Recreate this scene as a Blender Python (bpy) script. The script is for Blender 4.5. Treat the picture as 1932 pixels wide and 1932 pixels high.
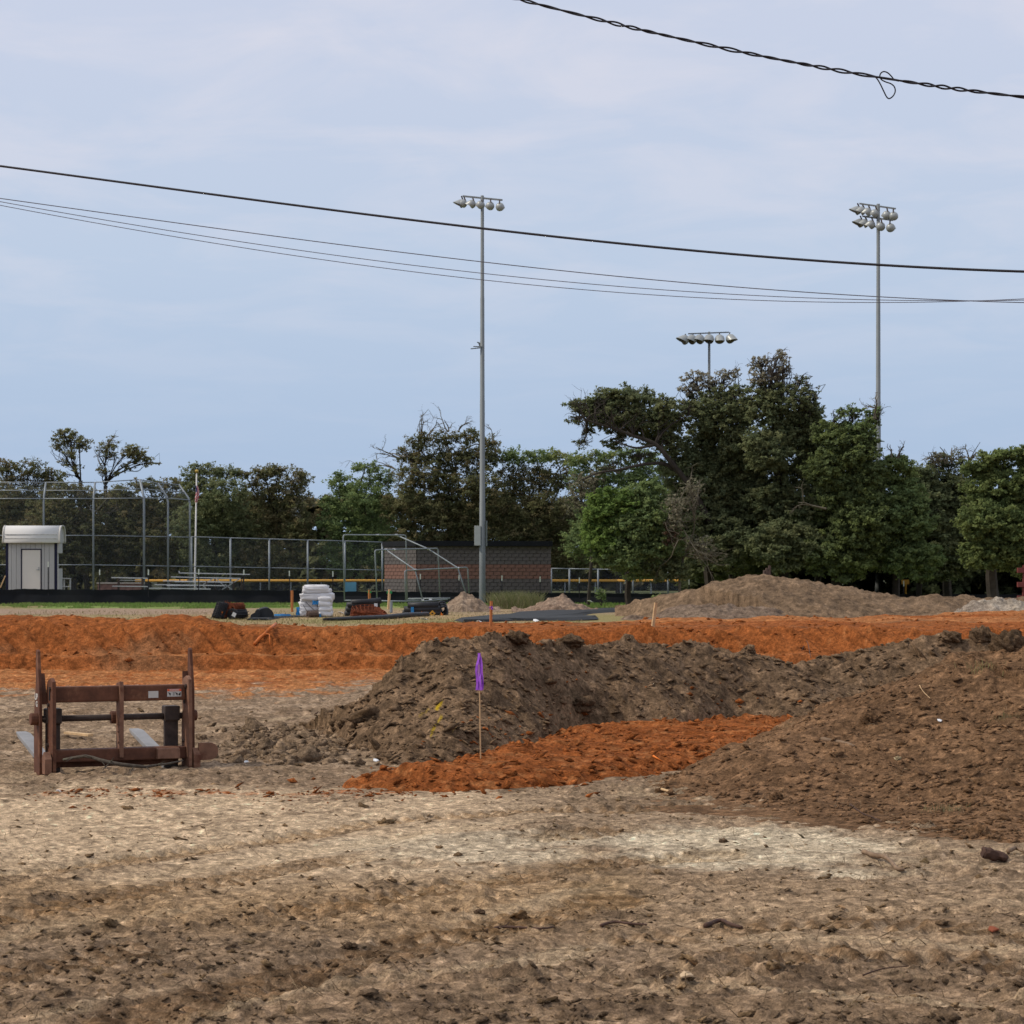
import bpy, bmesh, math, random
import numpy as np
from mathutils import Vector, Matrix, Euler

for o in list(bpy.data.objects):
    bpy.data.objects.remove(o)
scene = bpy.context.scene
COL = scene.collection
R = math.radians
random.seed(7)
RNG = np.random.default_rng(11)

# ------------------------------------------------------------------ camera
EYE = 1.7
FL, CX, HZ = 4540.0, 966.0, 1079.5       # focal length and principal point of the 1932-px survey of the site
cam_d = bpy.data.cameras.new('camera')
cam = bpy.data.objects.new('camera', cam_d)
COL.objects.link(cam)
cam.location = (0, 0, EYE)
cam.rotation_euler = (R(90), 0, 0)
cam_d.sensor_width = 36
cam_d.lens = 36 * FL / 1932
cam_d.shift_y = (HZ - 966) / 1932
cam_d.clip_start = 0.5
cam_d.clip_end = 9000
scene.camera = cam
cam_d.dof.use_dof = True                   # hand-held daylight exposure, focused on the near mound
cam_d.dof.focus_distance = 22.0
cam_d.dof.aperture_fstop = 14.0

# ------------------------------------------------------------------ sky and sun
SUN_EL, SUN_AZ = 47.0, 266.0              # azimuth clockwise from the view direction (+Y): the sun stands to the left
world = bpy.data.worlds.new('World')
scene.world = world
world.use_nodes = True
wt = world.node_tree
wt.nodes.clear()
def wn(t, **k):
    n = wt.nodes.new(t)
    for a, b in k.items():
        setattr(n, a, b)
    return n
wl = wt.links.new
tc = wn('ShaderNodeTexCoord')
sky = wn('ShaderNodeTexSky')
sky.sky_type = 'NISHITA'
sky.sun_disc = False
sky.sun_elevation = R(SUN_EL)
sky.sun_rotation = R(SUN_AZ)
sky.air_density = 1.0
sky.dust_density = 1.5
bg1 = wn('ShaderNodeBackground')
bg1.inputs['Strength'].default_value = 0.1
wl(sky.outputs[0], bg1.inputs['Color'])
sep = wn('ShaderNodeSeparateXYZ')
wl(tc.outputs['Generated'], sep.inputs[0])
ramp = wn('ShaderNodeValToRGB')
wl(sep.outputs['Z'], ramp.inputs[0])
cr = ramp.color_ramp
cr.elements[0].position = 0.0
cr.elements[0].color = (0.375, 0.505, 0.705, 1)
cr.elements[1].position = 1.0
cr.elements[1].color = (0.66, 0.70, 0.80, 1)
for p, c in ((0.05, (0.41, 0.53, 0.725, 1)), (0.13, (0.51, 0.605, 0.765, 1)), (0.22, (0.585, 0.64, 0.785, 1))):
    e = cr.elements.new(p)
    e.color = c
# thin streaky cloud veil on a flat layer high above: direction projected to a plane
add = wn('ShaderNodeMath', operation='ADD'); add.inputs[1].default_value = 0.09
mx = wn('ShaderNodeMath', operation='MAXIMUM'); mx.inputs[1].default_value = 0.03
wl(sep.outputs['Z'], add.inputs[0]); wl(add.outputs[0], mx.inputs[0])
dx = wn('ShaderNodeMath', operation='DIVIDE'); dy = wn('ShaderNodeMath', operation='DIVIDE')
wl(sep.outputs['X'], dx.inputs[0]); wl(mx.outputs[0], dx.inputs[1])
wl(sep.outputs['Y'], dy.inputs[0]); wl(mx.outputs[0], dy.inputs[1])
cmb = wn('ShaderNodeCombineXYZ')
wl(dx.outputs[0], cmb.inputs[0]); wl(dy.outputs[0], cmb.inputs[1])
mp = wn('ShaderNodeMapping')
mp.inputs['Scale'].default_value = (1.5, 1.3, 1)
mp.inputs['Rotation'].default_value = (0, 0, R(14))
wl(cmb.outputs[0], mp.inputs[0])
nz = wn('ShaderNodeTexNoise')
nz.inputs['Scale'].default_value = 1.9
nz.inputs['Detail'].default_value = 7
nz.inputs['Roughness'].default_value = 0.58
nz.inputs['Distortion'].default_value = 0.5
wl(mp.outputs[0], nz.inputs['Vector'])
cl = wn('ShaderNodeMapRange')
cl.inputs['From Min'].default_value = 0.43
cl.inputs['From Max'].default_value = 0.64
wl(nz.outputs['Fac'], cl.inputs['Value'])
up = wn('ShaderNodeMapRange')
up.inputs['From Min'].default_value = 0.07
up.inputs['From Max'].default_value = 0.22
up.inputs['To Min'].default_value = 0.06
up.inputs['To Max'].default_value = 0.75
wl(sep.outputs['Z'], up.inputs['Value'])
mul = wn('ShaderNodeMath', operation='MULTIPLY')
wl(cl.outputs[0], mul.inputs[0]); wl(up.outputs[0], mul.inputs[1])
mixc = wn('ShaderNodeMixRGB')
mixc.inputs[2].default_value = (0.70, 0.705, 0.80, 1)
wl(mul.outputs[0], mixc.inputs[0]); wl(ramp.outputs[0], mixc.inputs[1])
bg2 = wn('ShaderNodeBackground')
bg2.inputs['Strength'].default_value = 1.0
wl(mixc.outputs[0], bg2.inputs['Color'])
mixs = wn('ShaderNodeMixShader')
mixs.inputs[0].default_value = 0.92
wl(bg1.outputs[0], mixs.inputs[1]); wl(bg2.outputs[0], mixs.inputs[2])
wo = wn('ShaderNodeOutputWorld')
wl(mixs.outputs[0], wo.inputs['Surface'])

sun_d = bpy.data.lights.new('sun', 'SUN')
sun_d.energy = 2.4
sun_d.angle = R(3)
sun_d.color = (1.0, 0.91, 0.77)
sun = bpy.data.objects.new('sun', sun_d)
COL.objects.link(sun)
sdir = Vector((math.sin(R(SUN_AZ)) * math.cos(R(SUN_EL)), math.cos(R(SUN_AZ)) * math.cos(R(SUN_EL)), math.sin(R(SUN_EL))))
sun.rotation_euler = sdir.to_track_quat('Z', 'Y').to_euler()
sun.location = (-30, 0, 40)

scene.view_settings.view_transform = 'Standard'
scene.view_settings.look = 'None'
scene.view_settings.gamma = 1
scene.view_settings.use_curve_mapping = False
scene.view_settings.exposure = 0.06
scene.render.engine = 'CYCLES'
scene.cycles.max_bounces = 6
scene.cycles.transparent_max_bounces = 24

# ------------------------------------------------------------------ helpers
def P(px, py, Y):
    """Survey pixel at distance Y -> world point."""
    return Vector(((px - CX) / FL * Y, Y, EYE - (py - HZ) / FL * Y))

def smooth(a, b, x):
    t = np.clip((x - a) / (b - a), 0, 1)
    return t * t * (3 - 2 * t)

_perm = np.random.default_rng(3).permutation(1024)
_ang = np.random.default_rng(4).random(1024) * 2 * np.pi
_gx, _gy = np.cos(_ang), np.sin(_ang)
def pnoise(x, y, seed=0):
    x = np.asarray(x, float) + seed * 17.31
    y = np.asarray(y, float) - seed * 9.73
    xi = np.floor(x).astype(np.int64); yi = np.floor(y).astype(np.int64)
    xf = x - xi; yf = y - yi
    u = xf * xf * xf * (xf * (xf * 6 - 15) + 10); v = yf * yf * yf * (yf * (yf * 6 - 15) + 10)
    def g(ix, iy, fx, fy):
        h = _perm[(_perm[ix & 1023] + iy) & 1023]
        return _gx[h] * fx + _gy[h] * fy
    a = g(xi, yi, xf, yf); b = g(xi + 1, yi, xf - 1, yf)
    c = g(xi, yi + 1, xf, yf - 1); d = g(xi + 1, yi + 1, xf - 1, yf - 1)
    return (a + u * (b - a) + v * ((c + u * (d - c)) - (a + u * (b - a)))) * 1.45

def fbm(x, y, octv=4, seed=0, gain=0.5):
    s, a, f, n = 0.0, 1.0, 1.0, 0.0
    for i in range(octv):
        s = s + a * pnoise(x * f, y * f, seed + i * 5)
        n += a; a *= gain; f *= 2.03
    return s / n

def clods(x, y, size, seed, thr=0.12):
    """Lumpy broken soil: rounded lumps standing on a flat base."""
    n = pnoise(x / size, y / size, seed)
    m = pnoise(x / size * 2.1, y / size * 2.1, seed + 3)
    v = np.maximum(0, n + 0.45 * m - thr)
    return np.sqrt(v + 0.002) - 0.045

def ground_z(x, y):
    return 0.2 * smooth(129.5, 133.5, y)

def drop(px, py):
    """Where the sight line through a survey pixel meets the ground."""
    Y = 60.0
    for _ in range(30):
        zz = float(ground_z(0, Y))
        Y = (EYE - zz) * FL / max(py - HZ, 0.5)
    return P(px, py, Y)

# ---- materials
def new_mat(name):
    m = bpy.data.materials.new(name)
    m.use_nodes = True
    nt = m.node_tree
    return m, nt, nt.nodes['Principled BSDF']

def mat(name, col, rough=0.7, metal=0.0, var=0.25, scale=6.0, spots=None, bump=0.0, detail=5):
    """Colour with grain and optional second colour in wear patches."""
    m, nt, b = new_mat(name)
    N, L = nt.nodes.new, nt.links.new
    t = N('ShaderNodeTexCoord')
    n = N('ShaderNodeTexNoise'); n.inputs['Scale'].default_value = scale; n.inputs['Detail'].default_value = detail
    n.inputs['Roughness'].default_value = 0.65
    L(t.outputs['Object'], n.inputs['Vector'])
    r = N('ShaderNodeValToRGB')
    lo = [max(0, c * (1 - var)) for c in col]; hi = [min(1, c * (1 + var)) for c in col]
    r.color_ramp.elements[0].position = 0.3; r.color_ramp.elements[0].color = (*lo, 1)
    r.color_ramp.elements[1].position = 0.7; r.color_ramp.elements[1].color = (*hi, 1)
    L(n.outputs['Fac'], r.inputs[0])
    out = r.outputs[0]
    if spots:
        n2 = N('ShaderNodeTexNoise'); n2.inputs['Scale'].default_value = scale * 0.45; n2.inputs['Detail'].default_value = 8
        n2.inputs['Roughness'].default_value = 0.7
        L(t.outputs['Object'], n2.inputs['Vector'])
        r2 = N('ShaderNodeValToRGB')
        r2.color_ramp.elements[0].position = spots[1]; r2.color_ramp.elements[1].position = spots[1] + 0.12
        L(n2.outputs['Fac'], r2.inputs[0])
        mxn = N('ShaderNodeMixRGB'); mxn.inputs[2].default_value = (*spots[0], 1)
        L(r2.outputs[0], mxn.inputs[0]); L(out, mxn.inputs[1])
        out = mxn.outputs[0]
    L(out, b.inputs['Base Color'])
    b.inputs['Roughness'].default_value = rough
    b.inputs['Metallic'].default_value = metal
    b.inputs['Specular IOR Level'].default_value = 0.3
    if bump:
        bp = N('ShaderNodeBump'); bp.inputs['Strength'].default_value = 0.6; bp.inputs['Distance'].default_value = bump
        L(n.outputs['Fac'], bp.inputs['Height']); L(bp.outputs[0], b.inputs['Normal'])
    return m

def soil_mat(name, fine=45.0, bump=0.012, contrast=0.55):
    """Soil whose tint is surveyed per point (attribute) with grain on top."""
    m, nt, b = new_mat(name)
    N, L = nt.nodes.new, nt.links.new
    a = N('ShaderNodeAttribute'); a.attribute_name = 'soil'
    t = N('ShaderNodeTexCoord')
    n = N('ShaderNodeTexNoise'); n.inputs['Scale'].default_value = fine; n.inputs['Detail'].default_value = 6; n.inputs['Roughness'].default_value = 0.7
    L(t.outputs['Object'], n.inputs['Vector'])
    mr = N('ShaderNodeMapRange'); mr.inputs['From Min'].default_value = 0.3; mr.inputs['From Max'].default_value = 0.7
    mr.inputs['To Min'].default_value = 1 - contrast * 0.6; mr.inputs['To Max'].default_value = 1 + contrast * 0.6
    L(n.outputs['Fac'], mr.inputs['Value'])
    n2 = N('ShaderNodeTexNoise'); n2.inputs['Scale'].default_value = fine * 3.7; n2.inputs['Detail'].default_value = 3; n2.inputs['Roughness'].default_value = 0.6
    L(t.outputs['Object'], n2.inputs['Vector'])
    m2 = N('ShaderNodeMapRange'); m2.inputs['From Min'].default_value = 0.32; m2.inputs['From Max'].default_value = 0.68
    m2.inputs['To Min'].default_value = 0.62; m2.inputs['To Max'].default_value = 1.38
    L(n2.outputs['Fac'], m2.inputs['Value'])
    n3 = N('ShaderNodeTexNoise'); n3.inputs['Scale'].default_value = fine * 0.36; n3.inputs['Detail'].default_value = 5; n3.inputs['Roughness'].default_value = 0.72
    L(t.outputs['Object'], n3.inputs['Vector'])
    m3 = N('ShaderNodeMapRange'); m3.inputs['From Min'].default_value = 0.36; m3.inputs['From Max'].default_value = 0.60
    m3.inputs['To Min'].default_value = 0.60; m3.inputs['To Max'].default_value = 1.20
    L(n3.outputs['Fac'], m3.inputs['Value'])
    m0 = N('ShaderNodeMath'); m0.operation = 'MULTIPLY'; L(mr.outputs[0], m0.inputs[0]); L(m3.outputs[0], m0.inputs[1])
    mm = N('ShaderNodeMath'); mm.operation = 'MULTIPLY'; L(m0.outputs[0], mm.inputs[0]); L(m2.outputs[0], mm.inputs[1])
    v = N('ShaderNodeVectorMath'); v.operation = 'SCALE'
    L(a.outputs['Color'], v.inputs[0]); L(mm.outputs[0], v.inputs['Scale'])
    L(v.outputs[0], b.inputs['Base Color'])
    b.inputs['Roughness'].default_value = 1.0
    b.inputs['Specular IOR Level'].default_value = 0.05
    bp = N('ShaderNodeBump'); bp.inputs['Strength'].default_value = 0.8; bp.inputs['Distance'].default_value = bump
    L(n.outputs['Fac'], bp.inputs['Height']); L(bp.outputs[0], b.inputs['Normal'])
    return m

def leaf_mat(name, trans=0.25):
    m = bpy.data.materials.new(name); m.use_nodes = True
    nt = m.node_tree; nt.nodes.clear()
    N, L = nt.nodes.new, nt.links.new
    a = N('ShaderNodeAttribute'); a.attribute_name = 'tint'
    d = N('ShaderNodeBsdfDiffuse'); tr = N('ShaderNodeBsdfTranslucent'); mxs = N('ShaderNodeMixShader')
    mxs.inputs[0].default_value = trans
    L(a.outputs['Color'], d.inputs[0]); L(a.outputs['Color'], tr.inputs[0])
    L(d.outputs[0], mxs.inputs[1]); L(tr.outputs[0], mxs.inputs[2])
    o = N('ShaderNodeOutputMaterial'); L(mxs.outputs[0], o.inputs[0])
    return m

def chain_mat():
    """Chain link: diamond wire pattern, open between the wires."""
    m = bpy.data.materials.new('chain_link'); m.use_nodes = True
    nt = m.node_tree; nt.nodes.clear()
    N, L = nt.nodes.new, nt.links.new
    t = N('ShaderNodeTexCoord'); s = N('ShaderNodeSeparateXYZ'); L(t.outputs['Object'], s.inputs[0])
    # distance along the panel: x + y works for any vertical panel heading
    ad = N('ShaderNodeMath'); ad.operation = 'ADD'; L(s.outputs['X'], ad.inputs[0]); L(s.outputs['Y'], ad.inputs[1])
    fr = []
    for op in ('ADD', 'SUBTRACT'):
        q = N('ShaderNodeMath'); q.operation = op; L(ad.outputs[0], q.inputs[0]); L(s.outputs['Z'], q.inputs[1])
        w = N('ShaderNodeMath'); w.operation = 'PINGPONG'; w.inputs[1].default_value = 0.05; L(q.outputs[0], w.inputs[0])
        c = N('ShaderNodeMath'); c.operation = 'LESS_THAN'; c.inputs[1].default_value = 0.0011; L(w.outputs[0], c.inputs[0])
        fr.append(c)
    mm = N('ShaderNodeMath'); mm.operation = 'MAXIMUM'; L(fr[0].outputs[0], mm.inputs[0]); L(fr[1].outputs[0], mm.inputs[1])
    tp = N('ShaderNodeBsdfTransparent'); d = N('ShaderNodeBsdfDiffuse'); d.inputs[0].default_value = (0.22, 0.24, 0.25, 1)
    ms = N('ShaderNodeMixShader'); L(mm.outputs[0], ms.inputs[0]); L(tp.outputs[0], ms.inputs[1]); L(d.outputs[0], ms.inputs[2])
    o = N('ShaderNodeOutputMaterial'); L(ms.outputs[0], o.inputs[0])
    return m

# ---- objects
def tag(o, label=None, cat=None, group=None, kind=None):
    if label: o['label'] = label
    if cat: o['category'] = cat
    if group: o['group'] = group
    if kind: o['kind'] = kind
    return o

def thing(name, label, cat, loc=(0, 0, 0), group=None, rot=(0, 0, 0)):
    o = bpy.data.objects.new(name, None)
    COL.objects.link(o)
    o.location = loc; o.rotation_euler = rot
    o.empty_display_size = 0.2
    return tag(o, label, cat, group)

class MB:
    """Collects shapes in world (or, with local=True at build, in the parent's) coordinates; builds ONE mesh."""
    def __init__(self):
        self.v, self.f = [], []
    def add(self, vs, fs):
        n = len(self.v)
        self.v += [tuple(p) for p in vs]
        self.f += [tuple(i + n for i in f) for f in fs]
        return self
    def box(self, c, s, rot=None, taper=1.0):
        hx, hy, hz = s[0] / 2, s[1] / 2, s[2] / 2
        M = rot if rot is not None else Matrix.Identity(3)
        vs = []
        for z in (-1, 1):
            k = taper if z > 0 else 1
            for x, y in ((-1, -1), (1, -1), (1, 1), (-1, 1)):
                vs.append(Vector(c) + M @ Vector((x * hx * k, y * hy * k, z * hz)))
        return self.add(vs, [(3, 2, 1, 0), (4, 5, 6, 7), (0, 1, 5, 4), (1, 2, 6, 5), (2, 3, 7, 6), (3, 0, 4, 7)])
    def bar(self, a, b, w, h, upv=(0, 0, 1)):
        a, b = Vector(a), Vector(b)
        d = (b - a).normalized()
        s = d.cross(Vector(upv)); s = s.normalized() if s.length > 1e-5 else Vector((1, 0, 0))
        u = s.cross(d)
        vs = []
        for p in (a, b):
            for i, j in ((-1, -1), (1, -1), (1, 1), (-1, 1)):
                vs.append(p + s * (i * w / 2) + u * (j * h / 2))
        return self.add(vs, [(3, 2, 1, 0), (4, 5, 6, 7), (0, 1, 5, 4), (1, 2, 6, 5), (2, 3, 7, 6), (3, 0, 4, 7)])
    def tube(self, pts, r, n=8, cap=True):
        pts = [Vector(p) for p in pts]
        rs = r if isinstance(r, (list, tuple)) else [r] * len(pts)
        vs, fs = [], []
        prev = None
        for i, p in enumerate(pts):
            d = (pts[min(i + 1, len(pts) - 1)] - pts[max(i - 1, 0)])
            d = d.normalized() if d.length > 1e-9 else Vector((0, 0, 1))
            if prev is None:
                s = d.cross(Vector((0, 0, 1)))
                if s.length < 1e-3: s = d.cross(Vector((1, 0, 0)))
            else:
                s = prev - d * prev.dot(d)
                if s.length < 1e-6: s = d.cross(Vector((0.3, 0.5, 0.8)))
            s = s.normalized(); prev = s
            u = d.cross(s)
            for k in range(n):
                a = 2 * math.pi * k / n
                vs.append(p + (s * math.cos(a) + u * math.sin(a)) * rs[i])
        for i in range(len(pts) - 1):
            for k in range(n):
                a, b = i * n + k, i * n + (k + 1) % n
                fs.append((a, b, b + n, a + n))
        if cap:
            fs.append(tuple(reversed(range(n))))
            fs.append(tuple(range((len(pts) - 1) * n, len(pts) * n)))
        return self.add(vs, fs)
    def prism(self, poly, off, M=None):
        """poly: 3-D points of a flat outline, pushed out by vector off."""
        n = len(poly)
        off = Vector(off)
        vs = [Vector(p) - off / 2 for p in poly] + [Vector(p) + off / 2 for p in poly]
        fs = [tuple(reversed(range(n))), tuple(range(n, 2 * n))]
        fs += [(i, (i + 1) % n, (i + 1) % n + n, i + n) for i in range(n)]
        return self.add(vs, fs)
    def build(self, name, m, parent=None, local=False, smooth_=False, bevel=0.0):
        vs = self.v
        if parent is not None and not local:
            o = parent.location
            rz = Euler(parent.rotation_euler).to_matrix().inverted()
            if parent.parent is not None:
                o = o + parent.parent.location
            vs = [rz @ (Vector(p) - o) for p in vs]
        me = bpy.data.meshes.new(name)
        me.from_pydata([tuple(p) for p in vs], [], self.f)
        me.validate()
        bm = bmesh.new(); bm.from_mesh(me)
        bmesh.ops.recalc_face_normals(bm, faces=bm.faces)
        if bevel:
            es = [e for e in bm.edges if len(e.link_faces) == 2 and e.calc_face_angle(0) > 0.6]
            bmesh.ops.bevel(bm, geom=es, offset=bevel, segments=2, affect='EDGES', profile=0.6, clamp_overlap=True)
        bm.to_mesh(me); bm.free()
        if smooth_:
            me.polygons.foreach_set('use_smooth', [True] * len(me.polygons))
        me.materials.append(m)
        ob = bpy.data.objects.new(name, me)
        COL.objects.link(ob)
        if parent is not None:
            ob.parent = parent
        return ob

def np_mesh(name, verts, quads, m, attr=None, attr_name='soil', smooth_=True, parent=None):
    """Big mesh from arrays; attr = one colour per vertex."""
    me = bpy.data.meshes.new(name)
    nv, nf = len(verts), len(quads)
    k = quads.shape[1]
    me.vertices.add(nv); me.loops.add(nf * k); me.polygons.add(nf)
    me.vertices.foreach_set('co', np.ascontiguousarray(verts, np.float32).ravel())
    me.loops.foreach_set('vertex_index', np.ascontiguousarray(quads, np.int32).ravel())
    me.polygons.foreach_set('loop_start', np.arange(0, nf * k, k, dtype=np.int32))
    if smooth_:
        me.polygons.foreach_set('use_smooth', np.ones(nf, bool))
    me.update(calc_edges=True)
    if attr is not None:
        a = me.attributes.new(attr_name, 'FLOAT_COLOR', 'POINT')
        c = np.ones((nv, 4), np.float32); c[:, :3] = attr
        a.data.foreach_set('color', c.ravel())
    me.materials.append(m)
    ob = bpy.data.objects.new(name, me)
    COL.objects.link(ob)
    if parent is not None: ob.parent = parent
    return ob

def grid_quads(nr, nc):
    i = np.arange(nr - 1)[:, None] * nc + np.arange(nc - 1)[None, :]
    i = i.ravel()
    return np.stack([i, i + 1, i + nc + 1, i + nc], 1)

def seg_dist(x, y, pts):
    """Distance to a polyline and position along it (0..n-1)."""
    best = np.full(np.shape(x), 1e9); tt = np.zeros(np.shape(x)); side = np.zeros(np.shape(x))
    for i in range(len(pts) - 1):
        ax, ay = pts[i][:2]; bx, by = pts[i + 1][:2]
        ex, ey = bx - ax, by - ay
        t = np.clip(((x - ax) * ex + (y - ay) * ey) / (ex * ex + ey * ey), 0, 1)
        ddx, ddy = x - (ax + t * ex), y - (ay + t * ey)
        d = np.hypot(ddx, ddy)
        m = d < best
        best = np.where(m, d, best); tt = np.where(m, i + t, tt)
        side = np.where(m, np.sign(ex * ddy - ey * ddx), side)
    return best, tt, side

def poly_sd(x, y, poly):
    """Signed distance, positive inside."""
    d, _, _ = seg_dist(x, y, list(poly) + [poly[0]])
    ins = np.zeros(np.shape(x), bool)
    n = len(poly)
    for i in range(n):
        ax, ay = poly[i]; bx, by = poly[(i + 1) % n]
        c = ((ay > y) != (by > y)) & (x < (bx - ax) * (y - ay) / (by - ay + 1e-12) + ax)
        ins ^= c
    return np.where(ins, d, -d)

def lerp(a, b, t):
    t = np.asarray(t)[..., None]
    return np.asarray(a) * (1 - t) + np.asarray(b) * t

SAND = np.array((0.53, 0.385, 0.245)); PALE = np.array((0.56, 0.455, 0.315)); GREY = np.array((0.262, 0.180, 0.113))
DARK = np.array((0.095, 0.062, 0.039)); TAN = np.array((0.35, 0.225, 0.12)); CLAY = np.array((0.315, 0.100, 0.029))
CLAY_LT = np.array((0.45, 0.190, 0.070)); CLAY_DK = np.array((0.215, 0.065, 0.018)); BROWN = np.array((0.165, 0.106, 0.062))
BROWN2 = np.array((0.178, 0.101, 0.053)); DRY = np.array((0.35, 0.25, 0.135)); GREEN = np.array((0.19, 0.25, 0.07))
DUST = np.array((0.33, 0.235, 0.17))

M_ground = soil_mat('ground_soil', 34, 0.03, 0.85)
M_mound = soil_mat('mound_soil', 26, 0.045, 0.9)
M_clay = soil_mat('clay_soil', 14, 0.06, 0.8)
M_far = soil_mat('far_soil', 8, 0.03, 0.5)
M_leaf = leaf_mat('foliage', 0.45)
M_grass = leaf_mat('grass_blades', 0.35)
M_chain = chain_mat()
M_bark = mat('bark', (0.042, 0.034, 0.027), 0.95, var=0.4, scale=3, bump=0.03)
M_deadwood = mat('dead_wood', (0.135, 0.118, 0.085), 0.95, var=0.3, scale=4)
M_galv = mat('galvanised_steel', (0.24, 0.265, 0.285), 0.55, 0.3, var=0.15, scale=2)
M_pole = mat('galvanised_pole', (0.165, 0.18, 0.185), 0.6, 0.2, var=0.12, scale=0.8)
M_alu = mat('aluminium_plank', (0.50, 0.50, 0.49), 0.5, 0.3, var=0.1, scale=3)
M_lamp = mat('lamp_shell', (0.34, 0.355, 0.345), 0.4, 0.2, var=0.08, scale=3)
M_lens = mat('lamp_lens', (0.16, 0.13, 0.09), 0.15, 0.3, var=0.2, scale=2)
M_black = mat('black_fabric', (0.009, 0.010, 0.013), 0.95, var=0.3, scale=1.5)
M_cable = mat('black_cable', (0.018, 0.016, 0.02), 0.6, var=0.2, scale=10)
M_wire = mat('grey_wire', (0.11, 0.11, 0.13), 0.6, var=0.2, scale=10)
M_rust = mat('rusty_paint', (0.110, 0.043, 0.023), 0.75, 0.0, var=0.35, scale=9, spots=((0.21, 0.095, 0.05), 0.55), bump=0.002)
M_rustlt = mat('lit_rust_paint', (0.20, 0.10, 0.06), 0.75, 0.0, var=0.3, scale=10, spots=((0.11, 0.04, 0.022), 0.52), bump=0.002)  # lighter copy of the rusty paint: lit-face tone put into the colour, rust patches kept
M_dkst = mat('dark_greasy_steel', (0.060, 0.042, 0.034), 0.6, 0.2, var=0.4, scale=12)
M_fork = mat('worn_bright_steel', (0.25, 0.245, 0.245), 0.6, 0.0, var=0.15, scale=9, spots=((0.22, 0.19, 0.17), 0.62))
M_white = mat('white_vinyl', (0.52, 0.50, 0.46), 0.5, var=0.06, scale=20)
M_sack = mat('woven_plastic', (0.66, 0.65, 0.66), 0.55, var=0.1, scale=5, bump=0.01)
M_lath = mat('pine_lath', (0.60, 0.40, 0.21), 0.8, var=0.2, scale=14)
M_lathor = mat('orange_lath', (0.46, 0.17, 0.055), 0.8, var=0.2, scale=14)
M_purple = mat('purple_ribbon', (0.33, 0.09, 0.62), 0.45, var=0.25, scale=12)
M_orange = mat('orange_plastic', (0.75, 0.19, 0.02), 0.5, var=0.15, scale=6)
M_yellow = mat('yellow_cap', (0.55, 0.28, 0.035), 0.5, var=0.08, scale=3)
M_blue = mat('blue_plastic', (0.03, 0.22, 0.5), 0.5, var=0.2, scale=8)
M_greenrib = mat('green_ribbon', (0.03, 0.28, 0.10), 0.5, var=0.2, scale=8)
M_rebar = mat('rusted_wire', (0.15, 0.038, 0.014), 0.85, var=0.5, scale=8)
M_dkpipe = mat('black_pipe', (0.02, 0.02, 0.022), 0.5, var=0.4, scale=4, spots=((0.07, 0.03, 0.018), 0.58))
M_tag = mat('white_tag', (0.75, 0.75, 0.74), 0.6, var=0.08, scale=5)
M_stick = mat('dry_stick', (0.22, 0.145, 0.09), 0.9, var=0.35, scale=12)
M_stickdk = mat('dark_stick', (0.075, 0.040, 0.028), 0.9, var=0.35, scale=12)
M_lichen = mat('lichen_bark', (0.075, 0.06, 0.045), 0.95, var=0.4, scale=30, spots=((0.17, 0.19, 0.14), 0.56))
M_maroon = mat('maroon_steel', (0.15, 0.035, 0.03), 0.7, var=0.3, scale=4)

# ------------------------------------------------------------------ ground sheet
def plan(pts):
    out = []
    for px, py in pts:
        p = drop(px, py); out.append((p.x, p.y))
    return out

C_poly = plan([(688, 1480), (760, 1488), (850, 1494), (1000, 1484), (1150, 1470), (1290, 1452), (1380, 1425), (1640, 1392), (1640, 1372), (1520, 1380), (1400, 1368), (1300, 1384), (1180, 1386), (1130, 1384),
               (1085, 1392), (1000, 1422), (900, 1440), (830, 1464), (740, 1472)])
TRACKS = [plan(q) for q in ([(-60, 1668), (150, 1640), (400, 1600), (700, 1556), (1000, 1532), (1300, 1524)], [(-60, 1745), (250, 1690), (560, 1640), (850, 1600), (1120, 1572)],
          [(-60, 1850), (250, 1790), (600, 1722), (900, 1668), (1150, 1632), (1340, 1612)], [(250, 1930), (600, 1830), (900, 1755), (1150, 1700)],
          [(1180, 1772), (1330, 1756), (1450, 1745), (1600, 1741), (1750, 1749), (1960, 1775)], [(1200, 1850), (1400, 1818), (1600, 1806), (1800, 1812), (1980, 1836)])]
def track_marks(x, y):
    """Pressed wheel tracks: band strength and tread ribs."""
    band, rib = np.zeros(x.shape), np.zeros(x.shape)
    m = (y > 8.5) & (y < 18.5)
    xs_, ys_ = x[m], y[m]
    if xs_.size:
        bb, rr = np.zeros(xs_.shape), np.zeros(xs_.shape)
        wob = fbm(xs_ * 0.9, ys_ * 0.9, 3, 17)
        for i, tr in enumerate(TRACKS):
            L = np.concatenate([[0], np.cumsum([math.dist(tr[j], tr[j + 1]) for j in range(len(tr) - 1)])])
            d, t, sd = seg_dist(xs_, ys_, tr)
            d = d * sd + 0.10 * wob
            along = np.interp(t, np.arange(len(tr)), L)
            b_ = smooth(0.24, 0.15, np.abs(d)) * smooth(-0.35, 0.05, fbm(along * 0.5, d * 0 + i * 7.0, 2, 18) + 0.12)
            ph = along * 2 * np.pi / 0.13 + np.abs(d) * 14 * (1 if i % 2 else -1)
            rr = np.where(b_ > bb, np.sin(ph) * b_, rr); bb = np.maximum(bb, b_)
        band[m], rib[m] = bb, rr
    return band, rib

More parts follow.
